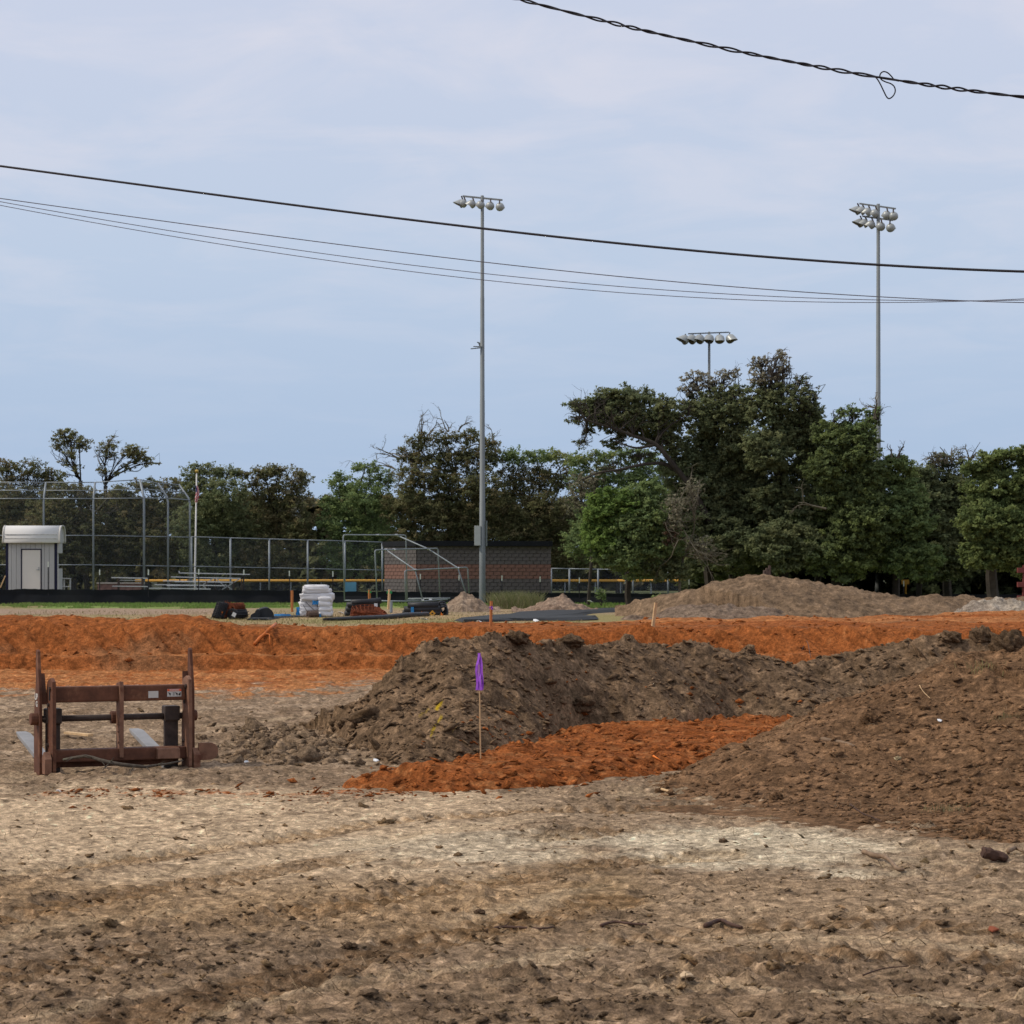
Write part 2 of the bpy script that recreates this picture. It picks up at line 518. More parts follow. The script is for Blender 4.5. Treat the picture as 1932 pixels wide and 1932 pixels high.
def ground_soil(x, y):
    """Surveyed soil types on the open ground (plan position -> tint and roughness of the surface)."""
    Yc = np.maximum(y, 1.0)
    px = CX + x / Yc * FL
    py = HZ + EYE / Yc * FL
    w1 = fbm(x * 0.55, y * 0.55, 4, 1); w2 = fbm(x * 1.6, y * 1.6, 4, 2); w3 = fbm(x * 5, y * 5, 3, 3)
    w4 = fbm(x * 14, y * 14, 3, 9)
    pyw = py + w1 * 45 + w2 * 25 + w3 * 8
    pxw = px + w1 * 90 + w2 * 40
    c = np.broadcast_to(GREY, x.shape + (3,)).copy()
    rough = np.full(x.shape, 0.6)
    # compacted sandy crust in the middle
    s = smooth(1478, 1505, pyw) * (1 - smooth(1590, 1740, pyw - (pxw < 900) * 10)) * (1 - 0.75 * smooth(800, 1150, pxw))
    c = lerp(c, SAND, s); rough = rough * (1 - 0.6 * s)
    # pale washed-out silt near the large mound
    d = np.hypot((pxw - 1420) / 300, (pyw - 1602) / 42)
    s2 = 1 - smooth(0.65, 1.15, d)
    d = np.hypot((pxw - 950) / 330, (pyw - 1608) / 30)
    s2 = np.maximum(s2, 0.75 * (1 - smooth(0.5, 1.2, d)))
    c = lerp(c, PALE, s2 * 0.95); rough = rough * (1 - 0.5 * s2)
    # tan, dug-over band
    s3 = smooth(1620, 1680, pyw) * (1 - smooth(1730, 1790, pyw)) * (1 - smooth(1000, 1300, pxw))
    c = lerp(c, TAN, s3 * 0.75)
    s3b = 1 - smooth(0.3, 1.2, np.hypot((pxw - 1150) / 130, (pyw - 1680) / 45))
    c = lerp(c, np.array((0.27, 0.175, 0.085)), s3b * 0.55)
    # pinkish grey wheel-packed area bottom right
    s4 = smooth(1640, 1680, pyw) * (1 - smooth(1790, 1840, pyw)) * smooth(1120, 1300, pxw)
    c = lerp(c, np.array((0.335, 0.230, 0.140)), s4); rough = rough * (1 - 0.35 * s4)
    # damp dark soil close to the camera
    s5 = smooth(1765, 1880, pyw + w2 * 20)
    c = lerp(c, np.array((0.285, 0.190, 0.115)), s5 * 0.85); rough = rough + 0.12 * s5
    # brown spill in front of the mounds
    s6 = (1 - smooth(0.4, 1.15, np.hypot((pxw - 1200) / 200, (pyw - 1508) / 22)))
    c = lerp(c, BROWN * 1.05, s6 * 0.55); rough = rough + 0.2 * s6
    # dry light trampled streaks on the grey ground behind the fork frame
    s7 = (1 - smooth(1465, 1490, pyw)) * smooth(-0.1, 0.3, w1 + 0.5 * w2) * (y < 60)
    c = lerp(c, np.array((0.39, 0.28, 0.185)), s7 * 0.85)
    # orange clay tracked along the left
    s8 = (1 - smooth(1300, 1314, pyw - w1 * 30 + w2 * 6 + (pxw > 520) * (pxw - 520) * 0.10)) * (y < 76)
    c = lerp(c, lerp(CLAY_LT, CLAY, smooth(-0.2, 0.3, w2 + 0.6 * w3)) * 0.92, s8)
    dst = np.abs(py + w3 * 6 + w2 * 5 - (1497 - 0.00004 * (px - 500) ** 2 * 0.2)) / 9
    s9 = (1 - smooth(0.3, 1.0, dst)) * smooth(0.05, 0.22, w3 + 0.4 * w4) * (px > 60) * (px < 760)
    c = lerp(c, CLAY, s9 * 0.85)
    # clumps of dark turned-up soil
    k = smooth(0.10, 0.34, fbm(x * 3.2, y * 2.0, 4, 21) + 0.25 * w1) * (y < 45)
    dark_t = lerp(np.array((0.185, 0.125, 0.076)), DARK * 1.0, np.clip(s5 + 0.35, 0, 1))
    c = np.where((k * (1 - 0.75 * s2) * (1 - 0.55 * s) * (1 - s8))[..., None] > 0, lerp(c, 0, 0) * (1 - (k * (1 - 0.75 * s2) * (1 - 0.55 * s) * (1 - s8) * 0.62)[..., None]) + dark_t * (k * (1 - 0.75 * s2) * (1 - 0.55 * s) * (1 - s8) * 0.62)[..., None], c)
    c = c * (1 + (0.35 * w3 + 0.70 * w4 + 0.45 * fbm(x * 10, y * 16, 3, 12)) * (y < 60))[..., None]
    # sweeping wheel streaks: soil dragged along two driving directions
    ta = fbm((x * 0.83 - y * 0.55) * 2.6 + 0.6 * w1, (x * 0.55 + y * 0.83) * 0.22, 4, 13); tb = fbm((x * 0.3 + y) * 2.8 + 0.5 * w1, (x - 0.3 * y) * 0.3, 4, 14)
    tw_ = smooth(1050, 1300, pxw)
    tr_ = (ta * (1 - tw_) + tb * tw_) * (y < 30)
    c = lerp(c, np.array((0.23, 0.153, 0.092)), smooth(0.08, 0.40, tr_) * 0.62 * (1 - 0.6 * s2) * (1 - 0.5 * s))
    c = lerp(c, np.array((0.50, 0.37, 0.23)), smooth(0.10, 0.42, -tr_) * 0.45 * (1 - s8))
    tb_, rb_ = track_marks(x, y)
    c = lerp(c, c * np.array((0.62, 0.55, 0.47)), np.clip(tb_ * (0.55 + 0.45 * rb_), 0, 1))
    c = lerp(c, np.array((0.47, 0.36, 0.25)), np.clip(-rb_, 0, 1) * 0.30 * (1 - s5))
    kk = smooth(0.10, 0.26, fbm(x * 6.0, y * 8.5, 3, 22)) * smooth(-0.02, 0.22, tr_ + 0.35 * w2 + 0.22 * s5 + 0.10 * s3 - 0.06) * (y < 40)
    c = lerp(c, np.array((0.150, 0.100, 0.062)), kk * 0.66 * (1 - 0.6 * s2))
    # fine pale and ochre fragments
    g = smooth(0.28, 0.42, w4) * (y < 45)
    c = np.clip(lerp(c, c * 1.35 + 0.02, g * 0.7), 0.01, 0.8)
    # meadow beyond the clay: dry grass, dusty track, green foot of the black fence
    far = smooth(66, 74, y)
    f1 = lerp(DRY, np.array((0.27, 0.225, 0.10)), smooth(-0.15, 0.25, fbm(x * 0.22, y * 0.12, 3, 31)))
    trk = (smooth(93, 99, y + 3 * w1) * (1 - smooth(111, 115, y + 3 * w1))) * (1 - 0.55 * smooth(-14, -9, x))
    f1 = lerp(f1, DUST, trk * 0.9)
    ed = y + 5 * fbm(x * 0.15, y * 0.1, 3, 33) + 1.2 * w1
    gr = smooth(110, 114, ed) * smooth(-26.5, -24, x + 2 * w1)
    f1 = lerp(f1, lerp(GREEN, np.array((0.26, 0.20, 0.10)), smooth(0.0, 0.4, fbm(x * 0.35, y * 0.2, 3, 67))), gr * (1 - 0.8 * smooth(22, 30, x)))
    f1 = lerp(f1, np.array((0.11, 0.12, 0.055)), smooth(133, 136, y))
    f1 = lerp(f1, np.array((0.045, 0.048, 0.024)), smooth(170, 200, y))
    c = lerp(c, f1, far)
    rough = rough * (1 - far)
    return c, rough

def ground_relief(x, y, rough):
    m = (y > 17.0) & (y < 28.5) & (np.abs(x) < 6)
    if m.any():
        q = np.ones(x.shape); q[m] = 1 - 0.85 * smooth(-0.7, 0.0, poly_sd(x[m], y[m], C_poly)); rough = rough * q
    near = (1 - smooth(38, 60, y))
    r = 0.045 * fbm(x * 0.35, y * 0.35, 3, 41) + 0.024 * fbm(x * 1.3, y * 1.3, 3, 42)
    big = smooth(0.0, 0.28, fbm(x * 0.9, y * 0.6, 3, 45))
    r = r + rough * (0.060 * clods(x * 0.75, y, 0.30, 43, 0.22) * big + 0.058 * clods(x * 0.7, y, 0.12, 44, 0.13) * (0.2 + big)
                     + 0.030 * clods(x * 0.7, y, 0.06, 46, 0.10) * (0.5 + 0.6 * big) + 0.016 * fbm(x * 4, y * 4.5, 3, 50))
    r = r + 0.007 * fbm(x * 9, y * 11, 3, 47)
    tb_, rb_ = track_marks(x, y)
    r = r - 0.024 * tb_ + 0.016 * rb_
    r = r + rough * 0.028 * smooth(0.08, 0.30, fbm(x * 6.0, y * 8.5, 3, 22))
    tw_ = smooth(0.4, 1.0, x)
    r = r + 0.030 * (fbm((x * 0.83 - y * 0.55) * 2.6, (x * 0.55 + y * 0.83) * 0.22, 4, 13) * (1 - tw_) + fbm((x * 0.3 + y) * 2.8, (x - 0.3 * y) * 0.3, 4, 14) * tw_)
    # wheel ruts sweeping across the foreground
    for off, ph in ((13.0, 0.0), (11.6, 0.9), (15.6, 0.4)):
        q = (y - off - 0.11 * x - 0.25 * np.sin(x * 0.5 + ph)) / 0.22
        r = r - 0.028 * np.exp(-q * q) * (0.6 + 0.5 * np.sin(x * 26 + 9 * q)) * smooth(-1.0, 1.6, x + 6 * fbm(x * 0.3, y * 0.3, 2, 48))
    return r * near + (1 - near) * 0.04 * fbm(x * 0.3, y * 0.3, 3, 49)

ys = [8.0]
while ys[-1] < 24: ys.append(ys[-1] * 1.0025)
while ys[-1] < 45: ys.append(ys[-1] * 1.0038)
while ys[-1] < 140: ys.append(ys[-1] * 1.0075)
while ys[-1] < 6000: ys.append(ys[-1] * 1.25)
ys = [-400, -60, -10, 0, 4, 6, 7.3] + ys
us = np.concatenate([[-400, -60, -12, -4, -2.4], np.linspace(-1.75, -1.012, 56), np.linspace(-1, 1, 560), np.linspace(1.012, 1.75, 56), [2.4, 4, 12, 60, 400]])
Yg = np.array(ys)[:, None] * np.ones(len(us))[None, :]
Xg = us[None, :] * (0.226 * np.maximum(Yg, 7.0) + 0.25)
gc, grough = ground_soil(Xg, Yg)
Zg = ground_z(Xg, Yg) + ground_relief(Xg, Yg, grough)
gv = np.stack([Xg, Yg, Zg], -1).reshape(-1, 3)
ground = np_mesh('ground', gv, grid_quads(len(ys), len(us)), M_ground, gc.reshape(-1, 3))
tag(ground, kind='structure')

def surf(x, y):
    xx, yy = np.array([x], float), np.array([y], float)
    c, r = ground_soil(xx, yy)
    return float((ground_z(xx, yy) + ground_relief(xx, yy, r))[0])

# ------------------------------------------------------------------ earth heaps
HEAPS = []          # thickness functions, for resting things on them

def ridge_fn(pts, seed, lump=0.10, clod=0.05, profile=1.35, sc=1.0):
    """pts: (px, Y, height, front half-width, back half-width) along the crest."""
    line = [((p[0] - CX) / FL * p[1], p[1]) for p in pts]
    H = np.array([p[2] for p in pts]); WF = np.array([p[3] for p in pts]); WB = np.array([p[4] for p in pts])
    idx = np.arange(len(pts))
    def thick(x, y, detail=True):
        d, t, side = seg_dist(x, y, line)
        h = np.interp(t, idx, H)
        w = np.where(side < 0, np.interp(t, idx, WF), np.interp(t, idx, WB))
        w = w * (1 + 0.16 * fbm(x * 0.8, y * 0.8, 3, seed))
        s = d / w
        p = np.clip(1 - np.sqrt(s * s + 0.012) + 0.11, -0.4, 1)
        base = h * np.where(p > 0, np.power(np.maximum(p, 1e-6), profile * 0.85), p * 0.9)
        if not detail:
            return base
        k = smooth(-0.02, 0.12, p)
        b = smooth(0.0, 0.35, fbm(x * 0.8, y * 0.8, 3, seed + 8) + 0.15)
        r = lump * fbm(x * 1.25 * sc, y * 1.25 * sc, 4, seed + 2) + clod * (1.7 * clods(x * 0.8, y, 0.42 / sc, seed + 3, 0.20) * b + 1.2 * clods(x * 0.75, y, 0.19 / sc, seed + 4, 0.10) + 0.5 * clods(x * 0.7, y, 0.09 / sc, seed + 5, 0.1))
        # rills running straight down the slope
        return base + k * r
    return thick

def heap_mesh(name, thick, pxr, yr, step_px, step_y, colour, m, wide=(1e9, -1e9, 1)):
    pxs = np.arange(pxr[0], pxr[1], step_px)
    if wide[0] < pxr[0]: pxs = np.concatenate([np.arange(wide[0], pxr[0] - 6, step_px * wide[2]), pxs])
    if wide[1] > pxr[1]: pxs = np.concatenate([pxs, np.arange(pxs[-1] + step_px * wide[2] * 0.5, wide[1], step_px * wide[2])])
    yy = [yr[0]]
    while yy[-1] < yr[1]: yy.append(yy[-1] * (1 + step_y))
    yy = np.array(yy)
    Y = yy[:, None] * np.ones(len(pxs))[None, :]
    X = (pxs[None, :] - CX) / FL * Y
    T = thick(X, Y)
    Z = ground_z(X, Y) + T
    C = colour(X, Y, Z, T)
    q = grid_quads(len(yy), len(pxs))
    tv = T.ravel()
    keep = tv[q].max(1) > -0.06
    q = q[keep]
    used = np.unique(q)
    remap = np.full(tv.size, -1); remap[used] = np.arange(used.size)
    v = np.stack([X, Y, Z], -1).reshape(-1, 3)[used]
    return np_mesh(name, v, remap[q], m, C.reshape(-1, 3)[used])

def colour_fn(tones, seed, fine=1.0, paint=None):
    a, b, c3 = [np.array(t) for t in tones]
    def f(x, y, z, t):
        n1 = fbm(x * 0.9 * fine, (y + z * 2) * 0.9 * fine, 4, seed); n2 = fbm(x * 4 * fine, (y + z * 3) * 4 * fine, 4, seed + 1)
        n3 = fbm(x * 13 * fine, (y + z * 3) * 13 * fine, 3, seed + 2)
        c = lerp(a, b, smooth(-0.3, 0.3, n1 + 0.45 * n2))
        c = lerp(c, c3, smooth(0.05, 0.38, n2 + 0.4 * n3) * 0.6)
        c = c * (1 + 0.35 * n3)[..., None]
        if paint is not None:
            c = paint(c, x, y, z)
        return np.clip(c, 0.004, 0.9)
    return f

# --- brown topsoil mound behind the clay strip
A_pts = [(560, 26.4, 0.02, 0, 0.8), (640, 24.9, 0.27, 0, 1.2), (700, 24.4, 0.53, 0, 1.6), (750, 24.3, 0.82, 0, 1.8), (805, 24.4, 0.97, 0, 2.0), (900, 24.7, 1.03, 0, 2.2),
         (1000, 25.4, 1.01, 0, 2.2), (1075, 26.2, 0.88, 0, 2.0), (1120, 26.6, 0.86, 0, 2.0), (1220, 27.4, 0.91, 0, 2.0), (1330, 28.0, 0.87, 0, 2.0),
         (1420, 28.3, 0.76, 0, 2.0), (1510, 28.6, 0.67, 0, 2.0), (1600, 28.8, 0.72, 0, 2.0), (1700, 28.8, 0.86, 0, 2.2),
         (1800, 28.8, 0.93, 0, 2.2), (1890, 28.8, 0.96, 0, 2.2), (1950, 28.8, 0.70, 0, 2.0), (2060, 28.9, 0.5, 0, 2.0), (2300, 29.0, 0.45, 0, 2.0), (2550, 29.0, 0.25, 0, 1.6), (2750, 29.0, 0.02, 0, 1.0)]
A_toe = plan([(545, 1366), (575, 1374), (610, 1386), (650, 1406), (700, 1431), (740, 1445), (830, 1442), (900, 1437), (1000, 1418), (1085, 1389), (1150, 1382), (1300, 1382), (1400, 1366), (1520, 1368), (1700, 1362), (1900, 1356), (2080, 1350), (2400, 1348), (2650, 1342), (2770, 1336)])
def toe_mound(pts, toe, seed, power=0.85, ends=True):
    """Heap whose foot line and crest line are both surveyed; the flank runs between them."""
    line = [((p[0] - CX) / FL * p[1], p[1]) for p in pts]
    H = np.array([p[2] for p in pts]); WB = np.array([p[4] for p in pts]); idx = np.arange(len(pts))
    def f(x, y):
        d, t, side = seg_dist(x, y, line)
        h = np.interp(t, idx, H)
        sd = poly_sd(x, y, list(toe) + [(toe[-1][0], 45.0), (toe[0][0], 45.0)]) + 0.16 * fbm(x * 1.1, y * 1.1, 4, seed)
        front = np.clip(sd / (np.abs(sd) + d + 0.25), -0.5, 1) * (1 + 0.25 / (np.abs(sd) + 0.3))
        back = 1 - d / (np.interp(t, idx, WB) * (1 + 0.2 * fbm(x * 0.7, y * 0.7, 3, seed + 1)))
        p = np.where(side < 0, front, np.clip(back, -0.3, 1))
        x0 = line[0][0] + 0.05
        p = np.where(x < x0, np.minimum(p, 0.35 - 1.2 * (x0 - x)), p)
        return np.where(p > 0, h * np.power(np.clip(p, 1e-6, 1.0), power), p * 1.2) - 0.015
    return f
_A0 = toe_mound(A_pts, A_toe, 60, 0.82)
def thick_A(x, y, detail=True):
    base = _A0(x, y)
    if not detail: return base
    k = smooth(-0.01, 0.10, base)
    b = smooth(0.0, 0.35, fbm(x * 0.8, y * 0.8, 3, 68) + 0.15)
    r = 0.13 * fbm(x * 1.25, y * 1.25, 4, 62) + 0.075 * clods(x * 0.8, y, 0.40, 63, 0.20) * b + 0.060 * clods(x * 0.75, y, 0.19, 64, 0.10) + 0.028 * clods(x * 0.7, y, 0.09, 65, 0.1)
    return base + k * r
def paint_A(c, x, y, z):
    px = CX + x / y * FL; py = HZ + (EYE - z) / y * FL
    yel = np.array((0.42, 0.28, 0.02))
    m = np.zeros(x.shape)
    for pts, wd, s in ((((823, 1337), (833, 1326)), 5, 1.0), (((834, 1352), (822, 1368), (812, 1390)), 3.2, 0.85), (((808, 1338), (792, 1349)), 3, 0.4), (((856, 1374), (860, 1368)), 3, 0.6)):
        d, _, _ = seg_dist(px, py, pts)
        m = np.maximum(m, s * (1 - smooth(wd * 0.5, wd, d + 2.2 * fbm(x * 9, y * 9, 2, 5))))
    return lerp(c, yel, m)
moundA = heap_mesh('dirt_mound', thick_A, (540, 2080), (20.3, 31.5), 2.6, 0.0016,
                   colour_fn((BROWN * 0.80, BROWN * 1.25, BROWN * 1.9), 61, 1, paint_A), M_mound, (540, 2900, 4))
tag(moundA, 'long lumpy grey brown topsoil mound behind the purple ribbon stake', 'dirt mound')

# --- big brown mound in the right foreground
B_pts = [(1225, 18.4, 0.03, 0, 0.6), (1330, 18.6, 0.09, 0, 0.9), (1430, 19.0, 0.25, 0, 1.0), (1540, 19.6, 0.42, 0, 1.3), (1680, 20.4, 0.70, 0, 1.8),
         (1800, 21.0, 0.96, 0, 2.2), (1920, 21.2, 1.10, 0, 2.4), (2080, 21.0, 1.2, 0, 2.6), (2350, 20.6, 1.2, 0, 2.6), (2650, 20.4, 0.95, 0, 2.4), (2900, 20.2, 0.5, 0, 1.8), (3080, 20.0, 0.02, 0, 1.0)]
B_toe = plan([(1205, 1525), (1300, 1545), (1400, 1563), (1480, 1570), (1560, 1583), (1650, 1611), (1750, 1622), (1850, 1629), (1960, 1618), (2150, 1600), (2500, 1590), (2800, 1560), (3000, 1530), (3110, 1490)])
_B0 = toe_mound(B_pts, B_toe, 70, 0.72)
def thick_B(x, y, detail=True):
    base = _B0(x, y)
    if not detail:
        return base
    k = smooth(-0.01, 0.08, base)
    u = x * 0.80 + y * 0.45
    b = smooth(0.0, 0.35, fbm(x * 0.8, y * 0.8, 3, 78) + 0.1)
    r = 0.10 * fbm(x * 1.1, y * 1.1, 4, 72) + 0.035 * fbm(u * 3.4, (x * 0.45 - y * 0.8) * 0.7, 3, 77)
    r = r + 0.062 * clods(x * 0.8, y, 0.32, 73, 0.24) * b + 0.028 * clods(x * 0.8, y, 0.13, 74, 0.12) + 0.012 * fbm(x * 8, y * 9, 3, 75)
    return base + k * r
moundB = heap_mesh('dirt_mound', thick_B, (1190, 2150), (12.6, 24.5), 2.3, 0.0019,
                   colour_fn((BROWN2 * 0.80, BROWN2 * 1.2, BROWN2 * 1.8), 71, 1.2), M_mound, (1190, 3300, 2.5))
tag(moundB, 'big dark brown soil mound with grass tufts at the right', 'dirt mound')

# --- orange clay strip between the two mounds
C_ridge = plan([(760, 1474), (880, 1447), (1000, 1425), (1090, 1396), (1150, 1390), (1300, 1392), (1400, 1378), (1600, 1380)])
def thick_C(x, y, detail=True):
    sd = poly_sd(x, y, C_poly) + 0.24 * fbm(x * 1.7, y * 1.7, 4, 80) + 0.16 * fbm(x * 6, y * 6, 3, 88)
    d, _, _ = seg_dist(x, y, C_ridge)
    h = 0.095 * smooth(-0.12, 0.35, sd) + 0.05 * np.exp(-(d / 0.6) ** 2) * smooth(-0.3, 0.3, sd) - 0.08 * smooth(0.0, -0.25, sd)
    if detail:
        k = smooth(0, 0.25, sd)
        h = h + k * (0.045 * fbm(x * 1.6, y * 2.0, 3, 81) + 0.05 * clods(x * 0.7, y, 0.26, 82, 0.16) * smooth(1.6, 0.2, d) + 0.022 * clods(x * 0.7, y, 0.11, 83, 0.1))
    return h
clayC = heap_mesh('clay_strip', thick_C, (640, 1680), (18.0, 28.5), 2.6, 0.0022, colour_fn((CLAY_DK * 1.1, CLAY * 0.92, CLAY_LT * 0.85), 84, 1.1), M_clay)
tag(clayC, 'low strip of orange clay between the two brown mounds', 'clay strip')

# --- orange clay embankment across the middle distance
def thick_E(x, y, detail=True):
    toe = 41.4 + 0.5 * fbm(x * 0.25, y * 0.05, 3, 90)
    back = np.interp(x, [-12, -4, 0, 9.5, 14.0, 30], [46.5, 49, 52, 60, 68, 74]) + 1.2 * fbm(x * 0.3, y * 0.2, 3, 91)
    left = smooth(-0.5, -3.0, x)
    h = 0.25 * smooth(0.0, 0.30, y - toe) + 0.37 * smooth(0.70, 1.6, y - toe)
    berm = 0.27 * np.exp(-((y - 44.4) / 1.1) ** 2) * smooth(-4.6, -6.2, x + 0.6 * fbm(x * 0.5, y * 0.5, 2, 92))
    h = (h + berm) * smooth(0, 1.6, back - y) - 0.1 * smooth(0.05, -0.6, y - toe) - 0.1 * smooth(0.1, -1.0, back - y)
    h = h * (1 + 0.16 * fbm(x * 0.5, 3.3, 3, 85))
    if detail:
        k = smooth(0, 0.4, y - toe) * smooth(0, 1.0, back - y)
        face = smooth(0.6, 1.0, y - toe) * smooth(2.6, 1.6, y - toe)
        h = h + k * (0.075 * fbm(x * 0.7, y * 0.5, 4, 93) + 0.045 * clods(x, y, 0.45, 94, 0.15) + 0.035 * clods(x, y, 0.20, 95, 0.08)) * (0.5 + 0.5 * smooth(50, 44, y))
        h = h + face * (0.10 * fbm((x + 0.55 * (y - toe)) * 1.6, y * 0.15, 3, 96) + 0.17 * fbm((x + 0.7 * (y - toe)) * 5.5, y * 0.2, 2, 89))      # bucket-tooth grooves
        h = h + k * smooth(47, 51, y) * 0.035 * np.sin(y * 2.3 + 2.5 * fbm(x * 0.16, y * 0.3, 2, 97))
    return h
def col_E(x, y, z, t):
    n1 = fbm(x * 0.5, y * 0.35, 4, 98); n2 = fbm(x * 2.5, y * 2.5 + z * 4, 4, 99); n3 = fbm(x * 7, y * 5, 3, 100)
    c = lerp(CLAY * 0.95, CLAY_DK * 1.25, smooth(-0.15, 0.4, n1 + 0.4 * n2))
    strip = smooth(0.0, 0.5, np.sin(y * 0.62 + 2.2 * fbm(x * 0.10, y * 0.22, 3, 101))) * smooth(47, 52, y)
    c = lerp(c, CLAY_LT, np.clip(strip * (0.55 + n2) + smooth(0.25, 0.5, n3) * 0.4, 0, 1))
    c = lerp(c, np.array((0.20, 0.115, 0.06)), smooth(0.10, 0.42, fbm(x * 0.23, y * 0.35, 4, 87)) * 0.55)
    c = lerp(c, CLAY_LT * 0.8, smooth(0.05, 0.4, fbm(x * 0.35, y * 0.5, 4, 86)) * 0.22)
    q = y - (41.4 + 0.5 * fbm(x * 0.25, y * 0.05, 3, 90))
    bench = smooth(0.30, 0.42, q + 0.1 * n3) * smooth(0.80, 0.62, q + 0.1 * n3)
    gv_ = fbm((x + 0.7 * q) * 5.5, y * 0.2, 2, 89)
    c = lerp(c, CLAY_LT * 0.95, bench * 0.75 * smooth(-0.25, 0.15, fbm(x * 0.4, y * 0.1, 3, 84)))
    c = lerp(c, CLAY_DK, smooth(0.0, -0.35, gv_) * 0.6 * smooth(0.7, 1.0, q) * smooth(2.4, 1.7, q))
    c = lerp(c, CLAY_DK * 1.1, smooth(0.1, 0.4, n2 + 0.5 * n3) * 0.5 * smooth(47, 44, y))
    return np.clip(c * (1 + 0.30 * n3)[..., None], 0.005, 0.9)
bankE = heap_mesh('clay_embankment', thick_E, (-40, 1975), (40.2, 78), 3.6, 0.0024, col_E, M_clay, (-2600, 4600, 8))
tag(bankE, 'long orange clay embankment crossing the site behind the mounds', 'embankment')

# --- tan spoil mound far right, and small heaps by the light pole
def hz_z(py, Y): return EYE - (py - HZ) / FL * Y - float(ground_z(0, Y))
F_pts = [(1284, 91, 0.25, 0.7, 1.5)] + [(px, 92, hz_z(py, 92), wf, 4) for px, py, wf in ((1311, 1113, 2.2), (1345, 1102, 4.2), (1400, 1090, 5.5), (1440, 1088, 5.5), (1500, 1093, 5.5), (1570, 1105, 5),
                                 (1640, 1118, 4.5), (1700, 1127, 4), (1760, 1126, 4), (1810, 1133, 3.2), (1870, 1130, 3), (1960, 1128, 3), (2100, 1134, 3), (2250, 1142, 2.5), (2400, 1158, 2))]
thick_F = ridge_fn(F_pts, 110, 0.20, 0.09, 1.1, 0.5)
TANM = np.array((0.172, 0.115, 0.071))
moundF = heap_mesh('spoil_mound', thick_F, (1160, 2060), (83, 98), 2.6, 0.0013, colour_fn((TANM * 0.85, TANM * 1.08, TANM * 1.3), 111, 0.35), M_far, (1160, 2520, 3))
tag(moundF, 'broad smooth tan spoil mound in front of the tall trees', 'dirt mound')
def small_heap(pts, seed, pxr, yr, tones, label, lump=0.12, clod=0.12):
    th = ridge_fn(pts, seed, lump, clod, 1.1, 0.55)
    o = heap_mesh('spoil_heap', th, pxr, yr, 1.5, 0.0009, colour_fn(tones, seed + 1, 0.5), M_far)
    tag(o, label, 'dirt heap')
    return th
G_pts = [(1795, 84.5, 0.15, 1.2, 1), (1830, 84.5, hz_z(1138, 84.5), 1.8, 1.5), (1870, 84.5, hz_z(1131, 84.5), 2.2, 1.5), (1910, 84.5, hz_z(1133, 84.5), 2.2, 1.5), (1990, 84.5, 0.4, 2, 1.5)]
small_heap(G_pts, 120, (1770, 2010), (81, 87), ((0.25, 0.20, 0.155), (0.30, 0.25, 0.195), (0.36, 0.31, 0.25)), 'grey rubble heap at the right end of the spoil mound', 0.18, 0.12)
small_heap([(1225, 86.5, 0.05, 0.8, 1), (1262, 86.5, hz_z(1152, 86.5), 1.6, 1.5), (1300, 86.6, hz_z(1145, 86.6), 2.0, 1.5), (1370, 86.6, hz_z(1143, 86.6), 2.2, 1.5), (1440, 86.6, hz_z(1149, 86.6), 1.8, 1.5), (1500, 86.5, 0.08, 1.5, 1)], 150, (1170, 1520), (82.5, 89),
           ((0.150, 0.105, 0.075), (0.180, 0.130, 0.092), (0.22, 0.16, 0.115)), 'low dark grey brown heap along the left foot of the spoil mound', 0.14, 0.07)
small_heap([(832, 104, 0.1, 1, 1), (858, 104, hz_z(1128, 104), 1.6, 1.5), (874, 104, hz_z(1121, 104), 2.6, 1.8), (892, 104, hz_z(1128, 104), 1.8, 1.5), (925, 104, 0.2, 1.2, 1)], 130, (815, 945), (100, 107),
           ((0.21, 0.15, 0.105), (0.26, 0.19, 0.135), (0.31, 0.235, 0.17)), 'pointed tan dirt heap left of the tall pole base', 0.28, 0.10)
small_heap([(985, 103, 0.08, 1, 1), (1030, 103, hz_z(1137, 103), 1.6, 1.5), (1062, 103, hz_z(1128, 103), 1.8, 1.5), (1085, 103, hz_z(1140, 103), 1.5, 1.2), (1110, 103, 0.1, 1, 1)], 140, (965, 1130), (99, 107),
           ((0.20, 0.135, 0.095), (0.25, 0.175, 0.125), (0.30, 0.225, 0.165)), 'low reddish dirt heap right of the weed clump', 0.28, 0.10)

def top(x, y):
    """Height of whatever earth lies at a plan position."""
    xx, yy = np.array([x], float), np.array([y], float)
    t = max([0.0] + [float(f(xx, yy)[0]) for f in (thick_A, thick_B, thick_C, thick_E, thick_F)])
    return max(surf(x, y), float(ground_z(xx, yy)[0]) + t) if t > 0 else surf(x, y)

def hit(px, py, y0=8.0, y1=130.0):
    """First earth surface on the sight line through a survey pixel."""
    Y = np.exp(np.linspace(math.log(y0), math.log(y1), 4000))
    X = (px - CX) / FL * Y
    Z = EYE - (py - HZ) / FL * Y
    c, r = ground_soil(X, Y)
    S = ground_z(X, Y) + ground_relief(X, Y, r)
    for f in (thick_A, thick_B, thick_C, thick_E, thick_F):
        t = f(X, Y)
        S = np.where(t > 0, np.maximum(S, ground_z(X, Y) + t), S)
    k = np.argmax(Z <= S)
    return Vector((X[k], Y[k], S[k]))

# ------------------------------------------------------------------ loose clods, crumbs and rootlets lying on the earth
def ico(sub):
    bm = bmesh.new(); bmesh.ops.create_icosphere(bm, subdivisions=sub, radius=1.0)
    v = np.array([x.co[:] for x in bm.verts]); f = np.array([[x.index for x in p.verts] for p in bm.faces]); bm.free()
    return v, f
ICO1, ICO2 = ico(1), ico(2)

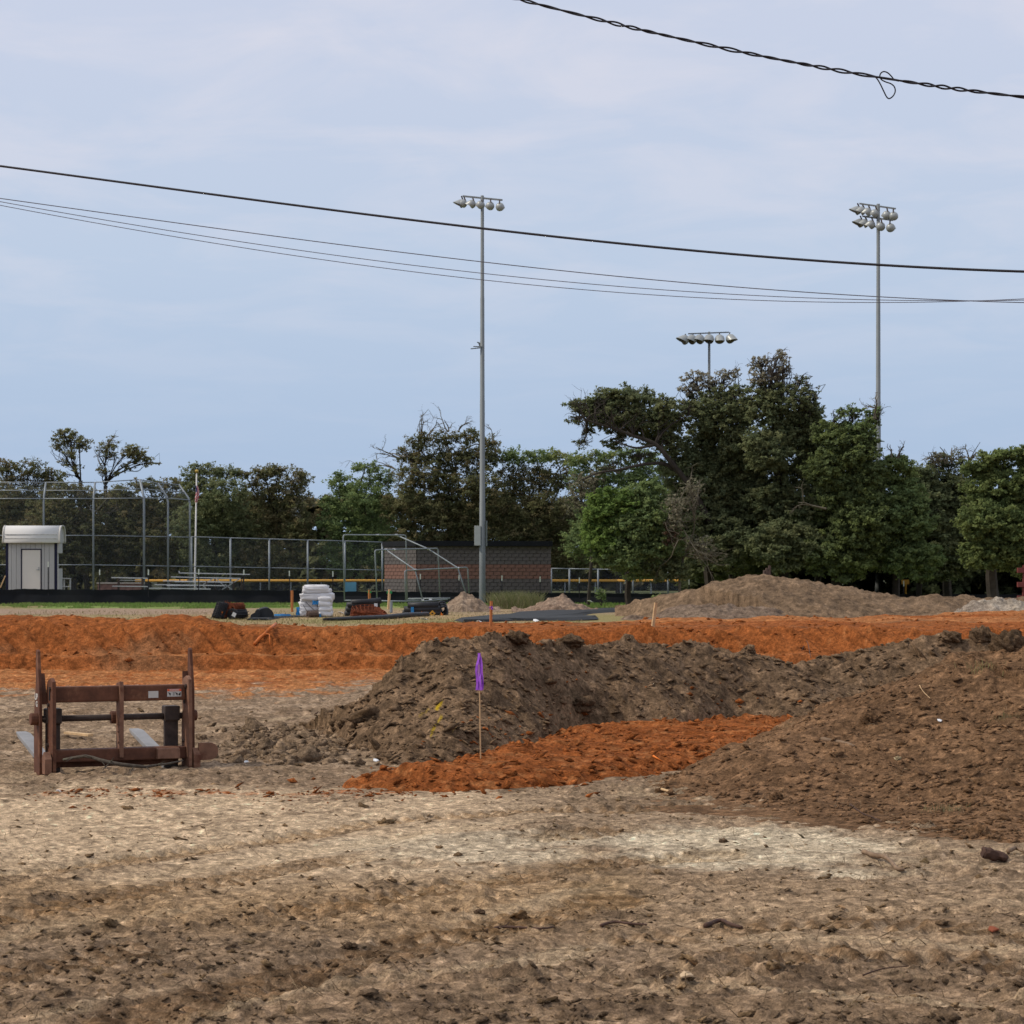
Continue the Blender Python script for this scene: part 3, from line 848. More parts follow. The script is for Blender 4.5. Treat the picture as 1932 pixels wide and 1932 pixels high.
_h = [(math.cos(k * math.pi / 3), math.sin(k * math.pi / 3), 0.0) for k in range(6)] + [(0, 0, 1.0), (0, 0, -1.0)]
PEBBLE = (np.array(_h), np.array([(k, (k + 1) % 6, 6) for k in range(6)] + [((k + 1) % 6, k, 7) for k in range(6)]))

def earth_np(X, Y, piles):
    c, r = ground_soil(X, Y)
    S = ground_z(X, Y) + ground_relief(X, Y, r)
    on = np.full(X.shape, -1)
    for i, f in enumerate(piles):
        t = f(X, Y)
        m = t > 0.01
        hgt = ground_z(X, Y) + t
        up = m & (hgt > S)
        S = np.where(up, hgt, S); on = np.where(up, i, on)
    return S, on, c

def scatter_rocks(name, X, Y, Z, size, tint, m, flat=0.6, tmpl=ICO1, seed=1):
    g = np.random.default_rng(seed)
    v0, f0 = tmpl
    n = len(X); k = len(v0)
    jit = 1 + 0.34 * g.standard_normal((n, k, 1))
    v = v0[None] * np.clip(jit, 0.45, 1.6)
    sc = np.stack([size * g.uniform(0.8, 1.4, n), size * g.uniform(0.8, 1.4, n), size * flat * g.uniform(0.7, 1.3, n)], -1)
    v = v * sc[:, None, :]
    a = g.uniform(0, 2 * np.pi, n); ca, sa = np.cos(a)[:, None], np.sin(a)[:, None]
    x = v[..., 0] * ca - v[..., 1] * sa; y = v[..., 0] * sa + v[..., 1] * ca
    tl = g.normal(0, 0.35, n)[:, None]
    z = v[..., 2] + x * tl
    V = np.stack([x + X[:, None], y + Y[:, None], z + (Z + size * 0.12)[:, None]], -1).reshape(-1, 3)
    F = (f0[None] + (np.arange(n) * k)[:, None, None]).reshape(-1, 3)
    C = np.repeat(tint, k, axis=0)
    return np_mesh(name, V, F, m, C, 'soil', smooth_=False)

PILES = [thick_A, thick_B, thick_C, thick_E]
PT = [BROWN * 1.05, BROWN2, CLAY * 0.85, CLAY * 0.8]
def rocks_batch(name, n, y0, y1, smed, tmpl, seed, label, only=None, power=1.0, flat=0.5):
    g = np.random.default_rng(seed)
    t = g.random(n) ** power
    Y = 1 / (1 / y0 + t * (1 / y1 - 1 / y0))          # even per picture row, i.e. denser close by
    X = (g.random(n) * 2 - 1) * (0.26 * Y + 0.1)
    S, on, c = earth_np(X, Y, PILES)
    w = fbm(X * 0.8, Y * 0.6, 3, 45)
    cl_ = fbm(X * 6.0, Y * 8.5, 3, 22) + 0.5 * fbm((X * 0.83 - Y * 0.55) * 2.6, (X * 0.55 + Y * 0.83) * 0.22, 4, 13) + 0.10 * (Y < 12.2)
    keep = ((on >= 0) & ((on != 1) | (g.random(n) < 0.5))) | ((on < 0) & (g.random(n) < (smooth(0.02, 0.30, cl_) + 0.02) * (1 - 0.75 * smooth(0.26, 0.42, c[:, 0]))))
    if only is not None: keep &= np.isin(on, only)
    X, Y, S, on, c = X[keep], Y[keep], S[keep], on[keep], c[keep]
    tint = np.minimum(c, TAN * 0.75) * g.uniform(0.55, 1.15, (len(X), 1))
    for i in range(len(PILES)):
        tint = np.where((on == i)[:, None], PT[i] * g.uniform(0.85, 1.5, (len(X), 1)), tint)
    size = smed * np.exp(g.normal(0, 0.45, len(X))) * np.where(on < 0, 0.8, np.where(on == 1, 0.75, 1.0)) * (0.7 + Y / 60)
    o = scatter_rocks(name, X, Y, S, size, tint, M_mound, flat, tmpl, seed + 1)
    tag(o, label, kind='stuff')
    return o
rocks_batch('soil_crumbs', 26000, 8.6, 30, 0.011, PEBBLE, 5, 'small crumbs of soil scattered over the ground and mounds')
rocks_batch('soil_clods', 1500, 8.6, 32, 0.020, ICO2, 6, 'fist sized clods of soil scattered over the ground and mounds')
rocks_batch('mound_clods', 42000, 13, 31, 0.020, PEBBLE, 8, 'loose clods covering the brown mounds', only=[0, 1])
rocks_batch('clay_clods', 7000, 18, 62, 0.020, PEBBLE, 9, 'loose lumps of orange clay on the clay strip and bank', only=[2, 3], power=0.8)

def edge_crumbs():
    g = np.random.default_rng(91)
    X = g.uniform(-1.8, 4.2, 26000); Y = g.uniform(17.9, 27.5, 26000)
    sd = poly_sd(X, Y, C_poly)
    k = g.random(26000) < 0.20 * np.exp(-np.abs(sd + 0.05) / 0.22)
    X, Y = X[k], Y[k]
    S, on, c = earth_np(X, Y, PILES)
    k = on != 1
    X, Y, S = X[k], Y[k], S[k]
    o = scatter_rocks('clay_crumbs', X, Y, S, 0.018 * np.exp(g.normal(0, 0.55, len(X))), CLAY * g.uniform(0.6, 1.3, (len(X), 1)), M_clay, 0.6, PEBBLE, 92)
    tag(o, 'crumbs of orange clay spilled along the edges of the clay strip', kind='stuff')
edge_crumbs()
def tracked_crumbs():
    g = np.random.default_rng(93)
    px = g.uniform(20, 780, 700); py = 1497 + g.normal(0, 5, 700) + 30 * (g.random(700) < 0.2) * g.random(700)
    Y = EYE * FL / (py - HZ); X = (px - CX) / FL * Y
    k = fbm(X * 2.2, Y * 0.6, 3, 94) + 0.25 * (px > 480) > 0.02
    X, Y = X[k], Y[k]
    S, on, c = earth_np(X, Y, PILES)
    o = scatter_rocks('tracked_clay', X, Y, S, 0.0085 * np.exp(g.normal(0, 0.6, len(X))), CLAY * g.uniform(0.6, 1.2, (len(X), 1)), M_clay, 0.35, PEBBLE, 95)
    tag(o, 'thin trail of orange clay crumbs tracked across the sand in front of the fork frame', kind='stuff')
tracked_crumbs()

def strands(name, n, y0, y1, seed, label, piles_only=True):
    """Pale rootlets and straw bits: thin curved three-sided threads."""
    g = np.random.default_rng(seed)
    t = g.random(n); Y = 1 / (1 / y0 + t * (1 / y1 - 1 / y0)); X = (g.random(n) * 2 - 1) * 0.22 * Y
    S, on, c = earth_np(X, Y, [thick_A, thick_B])
    k = on >= 0 if piles_only else on < 0
    X, Y, S = X[k], Y[k], S[k]
    V, F, C = [], [], []
    for x, y, s in zip(X, Y, S):
        L = g.uniform(0.03, 0.11); a = g.uniform(0, 6.28); up = g.uniform(0.0, 0.9); r = g.uniform(0.0007, 0.0016)
        d = np.array((math.cos(a), math.sin(a) * 0.6, up)); d /= np.linalg.norm(d)
        b = np.array((g.normal(), g.normal(), g.normal())) * 0.02
        ps = [np.array((x, y, s)) + d * L * q + b * q * (1 - q) * 4 for q in (0, 0.5, 1)]
        base = len(V)
        for p in ps:
            V += [p + (r, 0, -r), p + (-r, 0, -r), p + (0, 0, r)]
        for i in range(2):
            for j in range(3):
                F.append((base + i * 3 + j, base + i * 3 + (j + 1) % 3, base + i * 3 + 3 + (j + 1) % 3, base + i * 3 + 3 + j))
        C += [np.array((0.36, 0.26, 0.16)) * g.uniform(0.6, 1.5)] * 9
    o = np_mesh(name, np.array(V), np.array(F), M_mound, np.array(C), 'soil')
    tag(o, label, kind='stuff')
strands('rootlets', 2200, 13, 31, 15, 'pale rootlets and straw poking out of the brown mounds')
strands('straw_bits', 900, 8.8, 16, 16, 'bits of straw strewn over the foreground soil', False)

def tuft(name, label, px, py, n, h, w, tones, cat='grass tuft', seed=1, lean=0.5):
    c = hit(px, py)
    g = np.random.default_rng(seed)
    V, F, C = [], [], []
    for i in range(n):
        x, y = c.x + g.normal(0, w * 0.5), c.y + g.normal(0, w * 0.35)
        z = top(x, y) if n < 120 else c.z
        L = h * g.uniform(0.4, 1.1); a = g.uniform(0, 6.28); ln = g.uniform(0.1, lean + 0.3)
        d = np.array((math.cos(a) * ln, math.sin(a) * ln, 1.0)); side = np.array((-math.sin(a), math.cos(a), 0)) * g.uniform(0.05, 0.09) * h * 0.28
        b = len(V); p0 = np.array((x, y, z - 0.01)); p1 = p0 + d * L * 0.55; p2 = p0 + d * L * 0.9 + np.array((math.cos(a), math.sin(a), -0.3)) * L * 0.28 * ln
        V += [p0 - side, p0 + side, p1 + side * 0.8, p1 - side * 0.8, p2 + side * 0.15, p2 - side * 0.15]
        F += [(b, b + 1, b + 2, b + 3), (b + 3, b + 2, b + 4, b + 5)]
        C += [np.array(tones[g.integers(len(tones))]) * g.uniform(0.7, 1.3)] * 6
    o = np_mesh(name, np.array(V), np.array(F), M_grass, np.array(C), 'tint')
    tag(o, label, cat, None, 'stuff')
    return o
GT = [(0.13, 0.15, 0.06), (0.24, 0.20, 0.10), (0.09, 0.11, 0.05), (0.30, 0.25, 0.15)]
tuft('grass_tuft', 'grass tuft low on the big brown mound near the log', 1788, 1530, 110, 0.075, 0.17, GT, seed=2)
tuft('grass_tuft', 'dark grass tuft at the right edge on the upper slope of the mound', 1897, 1356, 90, 0.07, 0.13, GT, seed=3, lean=0.9)
tuft('grass_tuft', 'yellowish grass wisps below the crest clumps of the right mound', 1852, 1262, 60, 0.10, 0.14, [(0.30, 0.27, 0.12), (0.2, 0.2, 0.09)], seed=4)
tuft('grass_tuft', 'small olive grass tuft on the left shoulder of the right mound', 1485, 1372, 50, 0.05, 0.12, [(0.2, 0.17, 0.08), (0.14, 0.13, 0.06)], seed=6)
tuft('grass_tuft', 'thin green grass sprigs at the bottom between the dark clods', 1608, 1898, 30, 0.03, 0.05, GT, seed=7)
tuft('grass_tuft', 'sparse grass sprigs in the dark soil at the lower right', 1880, 1915, 30, 0.035, 0.05, GT, seed=8)
tuft('grass_tuft', 'faint grass sprigs right of the lower centre twig', 1722, 1842, 60, 0.03, 0.10, GT, seed=9)
tuft('grass_tuft', 'pale green sprigs at the lower centre edge of the soil', 700, 1868, 40, 0.03, 0.06, GT, seed=10)

# individually visible lumps
def clod_thing(px, py, r, label, tint, flat=0.7, seed=1, name='soil_clod'):
    p = hit(px, py)
    g = np.random.default_rng(seed)
    v0, f0 = ico(4)
    r = r * 0.72
    n = 0.25 * np.abs(pnoise(v0[:, 0] * 3.1 + v0[:, 2] * 2.3 + seed, v0[:, 1] * 3.1 - v0[:, 2] * 1.7, seed + 9)) + pnoise(v0[:, 0] * 1.7 + v0[:, 2] * 1.3 + seed * 3.3, v0[:, 1] * 1.7 - v0[:, 2] + seed, seed) * 0.5 + pnoise(v0[:, 0] * 5 + v0[:, 2] * 4, v0[:, 1] * 5 + v0[:, 2] * 3, seed + 1) * 0.30
    v = v0 * (1 + n[:, None]) * np.array((r, r * 0.9, r * flat))
    v = v + np.array((p.x, p.y, p.z + r * flat * 0.2))
    o = np_mesh(name, v, f0, M_mound, np.repeat(np.array(tint)[None], len(v), 0) * (1 + 0.3 * n[:, None]), 'soil', False)
    tag(o, label, 'clod')
clod_thing(1414, 1228, 0.085, 'rounded grey brown boulder clod on the mound crest near the middle notch', BROWN * 1.2, 0.85, 21)
clod_thing(1095, 1335, 0.20, 'large dark undercut sod clod on the face of the left mound', BROWN * 0.75, 0.55, 22)
clod_thing(975, 1212, 0.16, 'shaggy root clod at the crest of the left mound', BROWN * 0.8, 0.55, 23)
clod_thing(1075, 1214, 0.18, 'shaggy root clod at the dip in the crest of the left mound', BROWN * 0.8, 0.5, 24)
clod_thing(1900, 1222, 0.17, 'dark sod clod at the right end of the far crest', BROWN * 0.7, 0.9, 25)
clod_thing(1850, 1208, 0.16, 'grass topped sod clod beside the dark clod on the far crest', BROWN * 0.8, 0.8, 26)
clod_thing(1795, 1208, 0.15, 'grey sod clod left of the two clods on the far crest', BROWN * 0.95, 0.6, 27)
clod_thing(1640, 1362, 0.085, 'dark angular clod halfway up the right mound', BROWN2 * 0.8, 0.8, 28)
clod_thing(1695, 1303 + 150 - 20, 0.035, 'pale stone lying midway on the right mound', (0.42, 0.33, 0.2), 0.8, 29, 'stone')
clod_thing(1465, 1508, 0.06, 'dark round clod at the left toe of the right mound', BROWN2 * 0.7, 0.9, 30)
clod_thing(1850, 1575, 0.075, 'brown rounded rock low on the right mound above the log', BROWN2 * 1.15, 0.9, 31, 'rock')
clod_thing(520, 1432, 0.078, 'large grey clod in the clod patch left of the mound', GREY * 0.95, 0.5, 32)
clod_thing(640, 1405, 0.102, 'flat topped grey clod beside the mound toe', GREY * 1.0, 0.4, 33)
clod_thing(470, 1425, 0.072, 'grey clod just right of the rusty fork frame', GREY * 0.85, 0.6, 34)
clod_thing(380, 1395, 0.066, 'grey clod seen behind the right end of the fork frame', GREY * 0.9, 0.7, 35)
clod_thing(905, 1722, 0.035, 'smooth dark stone in the tan soil at lower centre', DARK * 1.1, 0.5, 36, 'stone')
clod_thing(660, 1702 + 86, 0.045, 'crusted dark clod at lower left of centre', DARK, 0.5, 37)
clod_thing(1365, 1588, 0.035, 'dark clod at the near edge of the pale silt', DARK * 1.3, 0.6, 38)

# broken lumpy patch of grey soil at the mound toe
def patch_rocks(n, seed):
    g = np.random.default_rng(seed)
    X, Y = [], []
    for i in range(n):
        px = g.normal(560, 75); py = g.normal(1408, 22)
        if 400 < px < 720 and 1368 < py < 1448:
            p = drop(px, py); X.append(p.x); Y.append(p.y)
    X, Y = np.array(X), np.array(Y)
    S, on, c = earth_np(X, Y, [thick_A])
    size = 0.024 * np.exp(g.normal(0, 0.5, len(X)))
    o = scatter_rocks('grey_clods', X, Y, S, size, np.where((on >= 0)[:, None], BROWN, GREY * 0.95) * g.uniform(0.7, 1.25, (len(X), 1)), M_mound, 0.7, ICO2, seed)
    tag(o, 'patch of broken grey clods between the fork frame and the mound', kind='stuff')
patch_rocks(900, 40)

# sticks and scraps
def catmull(ps, n=6):
    out = []
    for i in range(len(ps) - 1):
        p0, p1, p2, p3 = ps[max(i - 1, 0)], ps[i], ps[i + 1], ps[min(i + 2, len(ps) - 1)]
        for k_ in range(n):
            t = k_ / n
            out.append(0.5 * ((2 * p1) + (p2 - p0) * t + (2 * p0 - 5 * p1 + 4 * p2 - p3) * t * t + (3 * p1 - p0 - 3 * p2 + p3) * t ** 3))
    return out + [ps[-1]]
def stick(name, label, pts, r, m, cat='stick', lift=0.012, twigs=(), n=6):
    ps = []
    for px, py in pts:
        p = hit(px, py); p.z += lift; ps.append(p)
    # smooth the chain in height so it lies as one stiff piece
    if len(ps) > 2:
        z0, z1 = ps[0].z, ps[-1].z
        for i, p in enumerate(ps):
            p.z = max(p.z - lift * 0.3, z0 + (z1 - z0) * i / (len(ps) - 1))
    ps2 = catmull(ps, 5) if len(ps) > 2 else ps
    g_ = random.Random(int(pts[0][0] * 7 + pts[0][1]))
    rs = [r * (1 - 0.45 * i / (len(ps2) - 1)) * g_.uniform(0.82, 1.15) for i in range(len(ps2))]
    if r > 0.03: rs[-1] *= 0.35; rs[-2] *= 0.7; rs[0] *= 0.6
    ps2 = [p + Vector((g_.uniform(-.12, .12), g_.uniform(-.12, .12), g_.uniform(-.12, .12))) * r for p in ps2]
    mb = MB(); mb.tube(ps2, rs, n)
    for a, dx_, dz_ in twigs:
        q = ps[a]; mb.tube([q, q + Vector((dx_ * 0.5, 0.02, dz_ * 0.4)), q + Vector((dx_, 0.03, dz_))], [r * 0.5, r * 0.35, r * 0.2], 5)
    base = ps[0].copy()
    o = mb.build(name, m, None, smooth_=True)
    tag(o, label, cat)
    return o
stick('broken_branch', 'pale barkless branch lying in front of the right mound', [(1630, 1611), (1650, 1622), (1672, 1632), (1692, 1641), (1706, 1646)], 0.017, M_stick, 'branch')
a_, b_ = hit(1853, 1624), hit(1914, 1634)
a_.z += 0.05; b_.x += 0.03; b_.z = a_.z - 0.04; b_.y = a_.y + 0.01
mb = MB(); g_ = random.Random(3)
rr_ = [0.016, 0.033, 0.035, 0.034, 0.034, 0.032, 0.030, 0.026, 0.021, 0.008]
mb.tube([a_ + (b_ - a_) * t + Vector((0, g_.uniform(-.004, .004), g_.uniform(-.004, .004))) for t in (0, 0.03, 0.12, 0.25, 0.4, 0.55, 0.68, 0.8, 0.92, 1.0)], rr_, 9)
mb.v = [tuple(Vector(v) + Vector((g_.uniform(-.005, .005), g_.uniform(-.005, .005), g_.uniform(-.005, .005)))) for v in mb.v]
o = mb.build('log_stub', M_stickdk); tag(o, 'short dark log stub at the foot of the right mound by the right edge', 'log')
stick('bark_piece', 'split piece of light wood behind the log stub at the right edge', [(1902, 1611), (1916, 1609), (1932, 1612)], 0.016, M_stick, 'wood piece')
stick('twig', 'long thin brown twig across the lower slope of the right mound', [(1604, 1523), (1625, 1537), (1645, 1546), (1664, 1556)], 0.005, M_stickdk, 'twig', 0.02)
stick('twig', 'long dark twig in the soil left of lower centre', [(915, 1761), (950, 1758), (985, 1754), (1020, 1756), (1045, 1757)], 0.008, M_stickdk, 'twig', twigs=((1, 0.03, 0.02),))
stick('twig', 'short curved dark twig right of lower centre', [(1133, 1751), (1160, 1746), (1185, 1746), (1220, 1750)], 0.008, M_stickdk, 'twig', twigs=((2, 0.04, 0.015),))
stick('bark_piece', 'splintered brown bark piece at lower right of centre', [(1330, 1752), (1358, 1744), (1380, 1753), (1400, 1756)], 0.013, M_stickdk, 'bark piece')
stick('twig', 'thin slanting twig above the bottom edge right of centre', [(1628, 1846), (1665, 1838), (1715, 1829)], 0.004, M_stickdk, 'twig')
stick('buried_branch', 'brown branch half buried high on the left shoulder of the right mound', [(1548, 1395), (1585, 1402), (1612, 1408)], 0.022, M_stick, 'branch', 0.0)
stick('twig', 'dark twig sticking out of the middle notch of the crest', [(1513, 1233), (1522, 1243), (1530, 1250)], 0.007, M_stickdk, 'twig', 0.05)
stick('twig', 'short dark twig standing at the left toe of the mound', [(594, 1358), (597, 1366), (600, 1374)], 0.009, M_stickdk, 'twig', 0.03)
stick('wood_chip', 'pale wood chip at the toe of the clay strip', [(1245, 1492), (1262, 1496), (1272, 1500)], 0.011, M_lath, 'wood chip')
stick('dry_stalk', 'curved pale stalk near the top of the right mound', [(1735, 1300), (1742, 1312), (1755, 1325)], 0.004, M_lath, 'stalk', 0.03)
stick('marking_stick', 'small orange marking stick lying on the clay strip near the right mound', [(1232, 1432), (1250, 1442)], 0.008, M_orange, 'marking stick', 0.02)

def leaf_scrap(px, py, w, m, label, name='paper_scrap', cat='litter', Y=None, h=0.5, seed=0):
    p = hit(px, py) if Y is None else P(px, py, Y)
    g = random.Random(seed + int(px))
    mb = MB()
    a = g.uniform(0, 3)
    pts = [(-1, -0.5, 0), (0.1, -0.7, 0.25), (1, -0.3, 0.1), (0.8, 0.5, 0.45), (-0.2, 0.7, 0.6), (-0.9, 0.4, 0.2)]
    vs = [p + Vector(((x * math.cos(a) - y * math.sin(a)) * w, (x * math.sin(a) + y * math.cos(a)) * w, z * w * h * 2 + 0.01)) for x, y, z in pts]
    c = p + Vector((0, 0, w * h * 1.1 + 0.01))
    low = [v - Vector((0, 0, 0.006)) for v in vs]
    mb.add(vs + [c] + low, [(i, (i + 1) % 6, 6) for i in range(6)] + [tuple(reversed(range(7, 13)))] + [(i, i + 7, (i + 1) % 6 + 7, (i + 1) % 6) for i in range(6)])
    o = mb.build(name, m)
    tag(o, label, cat)
leaf_scrap(465, 2978 / 2.0704 + 2, 0.022, M_tag, 'small white scrap in the grey clods left of the mound toe')
leaf_scrap(1295 / 1, 1847, 0.028, mat('pale_leaf', (0.5, 0.36, 0.22), 0.8), 'curled pale leaf on the dark soil right of centre', 'dry_leaf', 'leaf')
leaf_scrap(1588, 1716, 0.022, mat('tan_leaf', (0.42, 0.25, 0.12), 0.8), 'curled tan leaf on the packed ground at lower right', 'dry_leaf', 'leaf')
leaf_scrap(1875, 1760, 0.03, mat('red_leaf', (0.26, 0.07, 0.03), 0.8), 'flat russet leaf at the lower right edge', 'dry_leaf', 'leaf')
leaf_scrap(1773, 1398 - 35, 0.028, M_tag, 'tiny white scrap high on the right mound')
leaf_scrap(710, 1440, 0.035, M_tag, 'white scrap of paper at the foot of the left mound')
leaf_scrap(68 + 42, 1487 + 8, 0.02, M_tag, 'white fleck beside the orange crumbs at far left')
for i, (px, py, lab) in enumerate(((1012, 1173, 'white plastic scrap right of the yellow tag'), (923, 1166, 'white scrap left end of the black mats'), (905, 1176, 'white scrap on dry grass below the black mats'),
                                   (1113, 1136, 'white scrap right of the reddish heap'), (643, 1158, 'white wrapper left of the rusty mesh bundle'), (829, 1150, 'white wrapper between the two pipe bundles'), (800, 1170, 'crumpled white bag in front of the black pipe bundle'))):
    leaf_scrap(px, py, 0.14, M_tag, lab, 'plastic_scrap', 'litter', Y=drop(px, py + 1).y, seed=i)

# ------------------------------------------------------------------ survey stakes
def stake(label, px, ptop, pbase, pxtop, Y, w, m, ribbon=None, group=None, ground=None):
    b = P(px, pbase, Y); t = P(pxtop, ptop, Y)
    if ground is not None: b.z = min(b.z, ground)
    o = thing('survey_stake', label, 'stake', b, group)
    MB().bar(b - Vector((0, 0, 0.06)), t, w, w * 0.5, (-0.6, 0.8, 0)).build('lath', m, o)
    if ribbon:
        rm, pt, pb, rw, nm = ribbon
        mb = MB()
        f0 = lambda q: b + (t - b) * ((pbase - q) / (pbase - ptop))
        g = random.Random(5)
        for k in range(4):
            pts = []
            side = (k - 1.5) * rw * 0.42
            for j in range(7):
                q = pt + (pb - pt) * j / 6
                s = min(1, j / 2.2)
                pts.append(f0(q) + Vector((side * s + 0.004 * math.sin(j * 1.7 + k * 2), -0.012 - 0.018 * s * math.cos(k * 1.9 + j * 0.4), 0)))
            hw = rw * 0.24
            vs = []
            for p in pts:
                for dx_, dy_ in ((-hw, 0.004), (hw, -0.006), (hw, 0), (-hw, 0.010)):
                    vs.append(p + Vector((dx_, dy_, 0)))
            fs = []
            for j in range(6):
                for e in range(4):
                    a_, b_ = j * 4 + e, j * 4 + (e + 1) % 4
                    fs.append((a_, b_, b_ + 4, a_ + 4))
            fs += [(3, 2, 1, 0), (24, 25, 26, 27)]
            mb.add(vs, fs)
        mb.build('ribbon', rm, o)
    return o
sp = hit(907, 1431)
stake('thin wooden stake with a purple ribbon in front of the left mound', 907, 1233, 1431, 904, sp.y, 0.010, M_lath, (M_purple, 1232, 1302, 0.036, 'r'))
stake('orange brown stake with a trailing purple ribbon on the clay bank', 925.5, 1134, 1197, 927, 48, 0.052, M_lathor, (M_purple, 1143, 1150, 0.04, 'r'))
stake('leaning tan lath stake on the clay bank right of centre', 1228, 1137, 1204, 1237.5, 46, 0.06, M_lath)
stake('pinkish lath stake left of the white sacks', 551, 1114, 1152, 551, 102, 0.10, M_lathor)
stake('stake with green ribbon behind the rusty mesh bundle', 697, 1113, 1132, 697, 122, 0.12, M_lathor, (M_greenrib, 1114, 1119, 0.12, 'r'))
stake('tan stake with green ribbon right of the rusty mesh bundle', 733, 1112, 1147, 735, 108, 0.11, M_lath, (M_greenrib, 1114, 1120, 0.14, 'r'))

# ------------------------------------------------------------------ rusty pallet-fork carriage
TH = R(24)
fl = drop(80, 1459); fl.z = surf(fl.x, fl.y)
FW = 1.335
ca, sa = math.cos(TH), math.sin(TH)
mid = Vector((fl.x + FW / 2 * ca, fl.y + FW / 2 * sa, 0.0)); mid.z = min(surf(mid.x, mid.y), surf(fl.x, fl.y)) + 0.005
fork = thing('fork_carriage', 'rusty brown pallet fork carriage with two bright tines standing on bare dirt', 'fork attachment', mid, None, (0, 0, TH))
W2 = FW / 2
def side_plate(x, y0, prof, th):
    return MB().prism([(x, y0 + y, z) for y, z in prof], (th, 0, 0))
horn = [(-0.10, 0.0), (0.09, 0.0), (0.105, 0.06), (0.105, 0.48), (0.06, 0.70), (0.035, 0.78), (0.028, 1.05), (0.0, 1.065), (-0.03, 1.05), (-0.10, 0.70), (-0.11, 0.06)]
inner = [(-0.10, 0.0), (0.06, -0.01), (0.11, 0.05), (0.11, 0.42), (0.085, 0.52), (0.10, 0.62), (0.115, 0.72), (0.07, 0.80), (-0.03, 0.83), (-0.105, 0.80), (-0.12, 0.55), (-0.12, 0.05)]
for sx in (-1, 1):
    side_plate(sx * W2, 0.16, horn, 0.026).build('horn_plate', M_rust, fork, True, bevel=0.004)
    side_plate(sx * (W2 - 0.075), 0.0, inner, 0.032).build('side_plate', M_rustlt if sx > 0 else M_rust, fork, True, bevel=0.005)
    # dark slot through the upper side plate and its rim
    sl = MB()
    xx = sx * (W2 - 0.075) - 0.0185
    sl.prism([(xx, -0.02 + 0.018 * math.cos(a), 0.69 + 0.018 * math.sin(a) + (0.035 if math.sin(a) > 0 else -0.035)) for a in [k * math.pi / 6 for k in range(12)]], (0.006, 0, 0))
    sl.build('slot', M_black, fork, True)
    # gusset between horn and side plate
    MB().prism([(sx * (W2 - 0.037), 0.08, 0.60), (sx * (W2 - 0.037), 0.19, 0.64), (sx * (W2 - 0.037), 0.185, 0.86), (sx * (W2 - 0.037), 0.14, 0.74)], (0.05, 0, 0)).build('gusset', M_rust, fork, True)
tb = MB(); tb.box((0, 0.02, 0.685), (FW - 0.18, 0.11, 0.135)); top_beam = tb.build('top_beam', M_rust, fork, True, bevel=0.018)
bb = MB(); bb.box((0, 0.03, 0.165), (FW - 0.18, 0.15, 0.105)); bb.build('bottom_beam', M_rust, fork, True, bevel=0.012)
bl = MB(); bl.box((-0.02, 0.09, 0.085), (FW - 0.22, 0.05, 0.05)); bl.build('bottom_flange', M_rust, fork, True, bevel=0.005)
cp = MB(); cp.prism([(0.0, -0.07, 0.14), (0.0, 0.06, 0.14), (0.0, 0.06, 0.77), (0.0, -0.055, 0.79), (0.0, -0.075, 0.74)], (0.034, 0, 0)); cp.build('center_post', M_rustlt, fork, True, bevel=0.004)
sh = MB(); sh.tube([(-W2 - 0.05, 0.115, 0.475), (W2 + 0.03, 0.115, 0.475)], 0.027, 16); sh.build('shaft', M_dkst, fork, True, smooth_=True)
for x, r, w in ((-0.0, 0.055, 0.10), (-W2 + 0.125, 0.062, 0.10)):
    MB().tube([(x - w / 2, 0.115, 0.475), (x + w / 2, 0.115, 0.475)], r, 14).build('collar', M_dkst if x else M_rust, fork, True, bevel=0.006)
MB().tube([(-W2 - 0.075, 0.13, 0.475), (-W2 - 0.012, 0.13, 0.475)], 0.052, 12).build('shaft_cap', M_rust, fork, True, bevel=0.008)
MB().tube([(W2 + 0.012, 0.13, 0.475), (W2 + 0.05, 0.13, 0.475)], 0.048, 12).build('shaft_cap', M_rust, fork, True, bevel=0.008)
def tine(x, lift):
    k = math.tan(R(lift))
    mb = MB()
    L0, L1 = 0.115, 1.36
    prof = [(L0 - 0.028, 0.52), (L0 + 0.024, 0.52), (L0 + 0.024, 0.075), (L0 + 0.06, 0.05 + 0.06 * k), (L1, 0.018 + k * (L1 - L0)), (L1, 0.006 + k * (L1 - L0)), (L0 + 0.02, 0.0), (L0 - 0.028, 0.02)]
    return mb, prof
for x in (-W2 + 0.115, W2 - 0.185):
    k = math.tan(R(12.5))
    t0 = MB()
    t0.prism([(x, 0.09, 0.02), (x, 0.09, 0.46), (x, 0.14, 0.46), (x, 0.14, 0.06)], (0.12, 0, 0))
    sk = t0.build('tine_shank', M_dkst, fork, True, bevel=0.006)
    t1 = MB()
    xs = [(x - 0.06, x + 0.06), (x - 0.06, x + 0.06), (x - 0.045, x + 0.045)]
    ysz = [(0.13, 0.012, 0.05), (1.22, 0.012 + k * 1.09, 0.032), (1.34, 0.012 + k * 1.21, 0.014)]
    vs = []
    for (xa, xb), (yy_, zz_, th_) in zip(xs, ysz):
        vs += [(xa, yy_, zz_), (xb, yy_, zz_), (xb, yy_, zz_ + th_), (xa, yy_, zz_ + th_)]
    fs = [(3, 2, 1, 0), (8, 9, 10, 11)] + [(i * 4 + e, i * 4 + (e + 1) % 4, i * 4 + 4 + (e + 1) % 4, i * 4 + 4 + e) for i in range(2) for e in range(4)]
    t1.add(vs, fs)
    t1.build('tine', M_fork, fork, True, bevel=0.004)
    eb = MB(); eb.box((x, 0.115, 0.50), (0.135, 0.125, 0.13)); eb.build('tine_eye', M_dkst, fork, True, bevel=0.012)
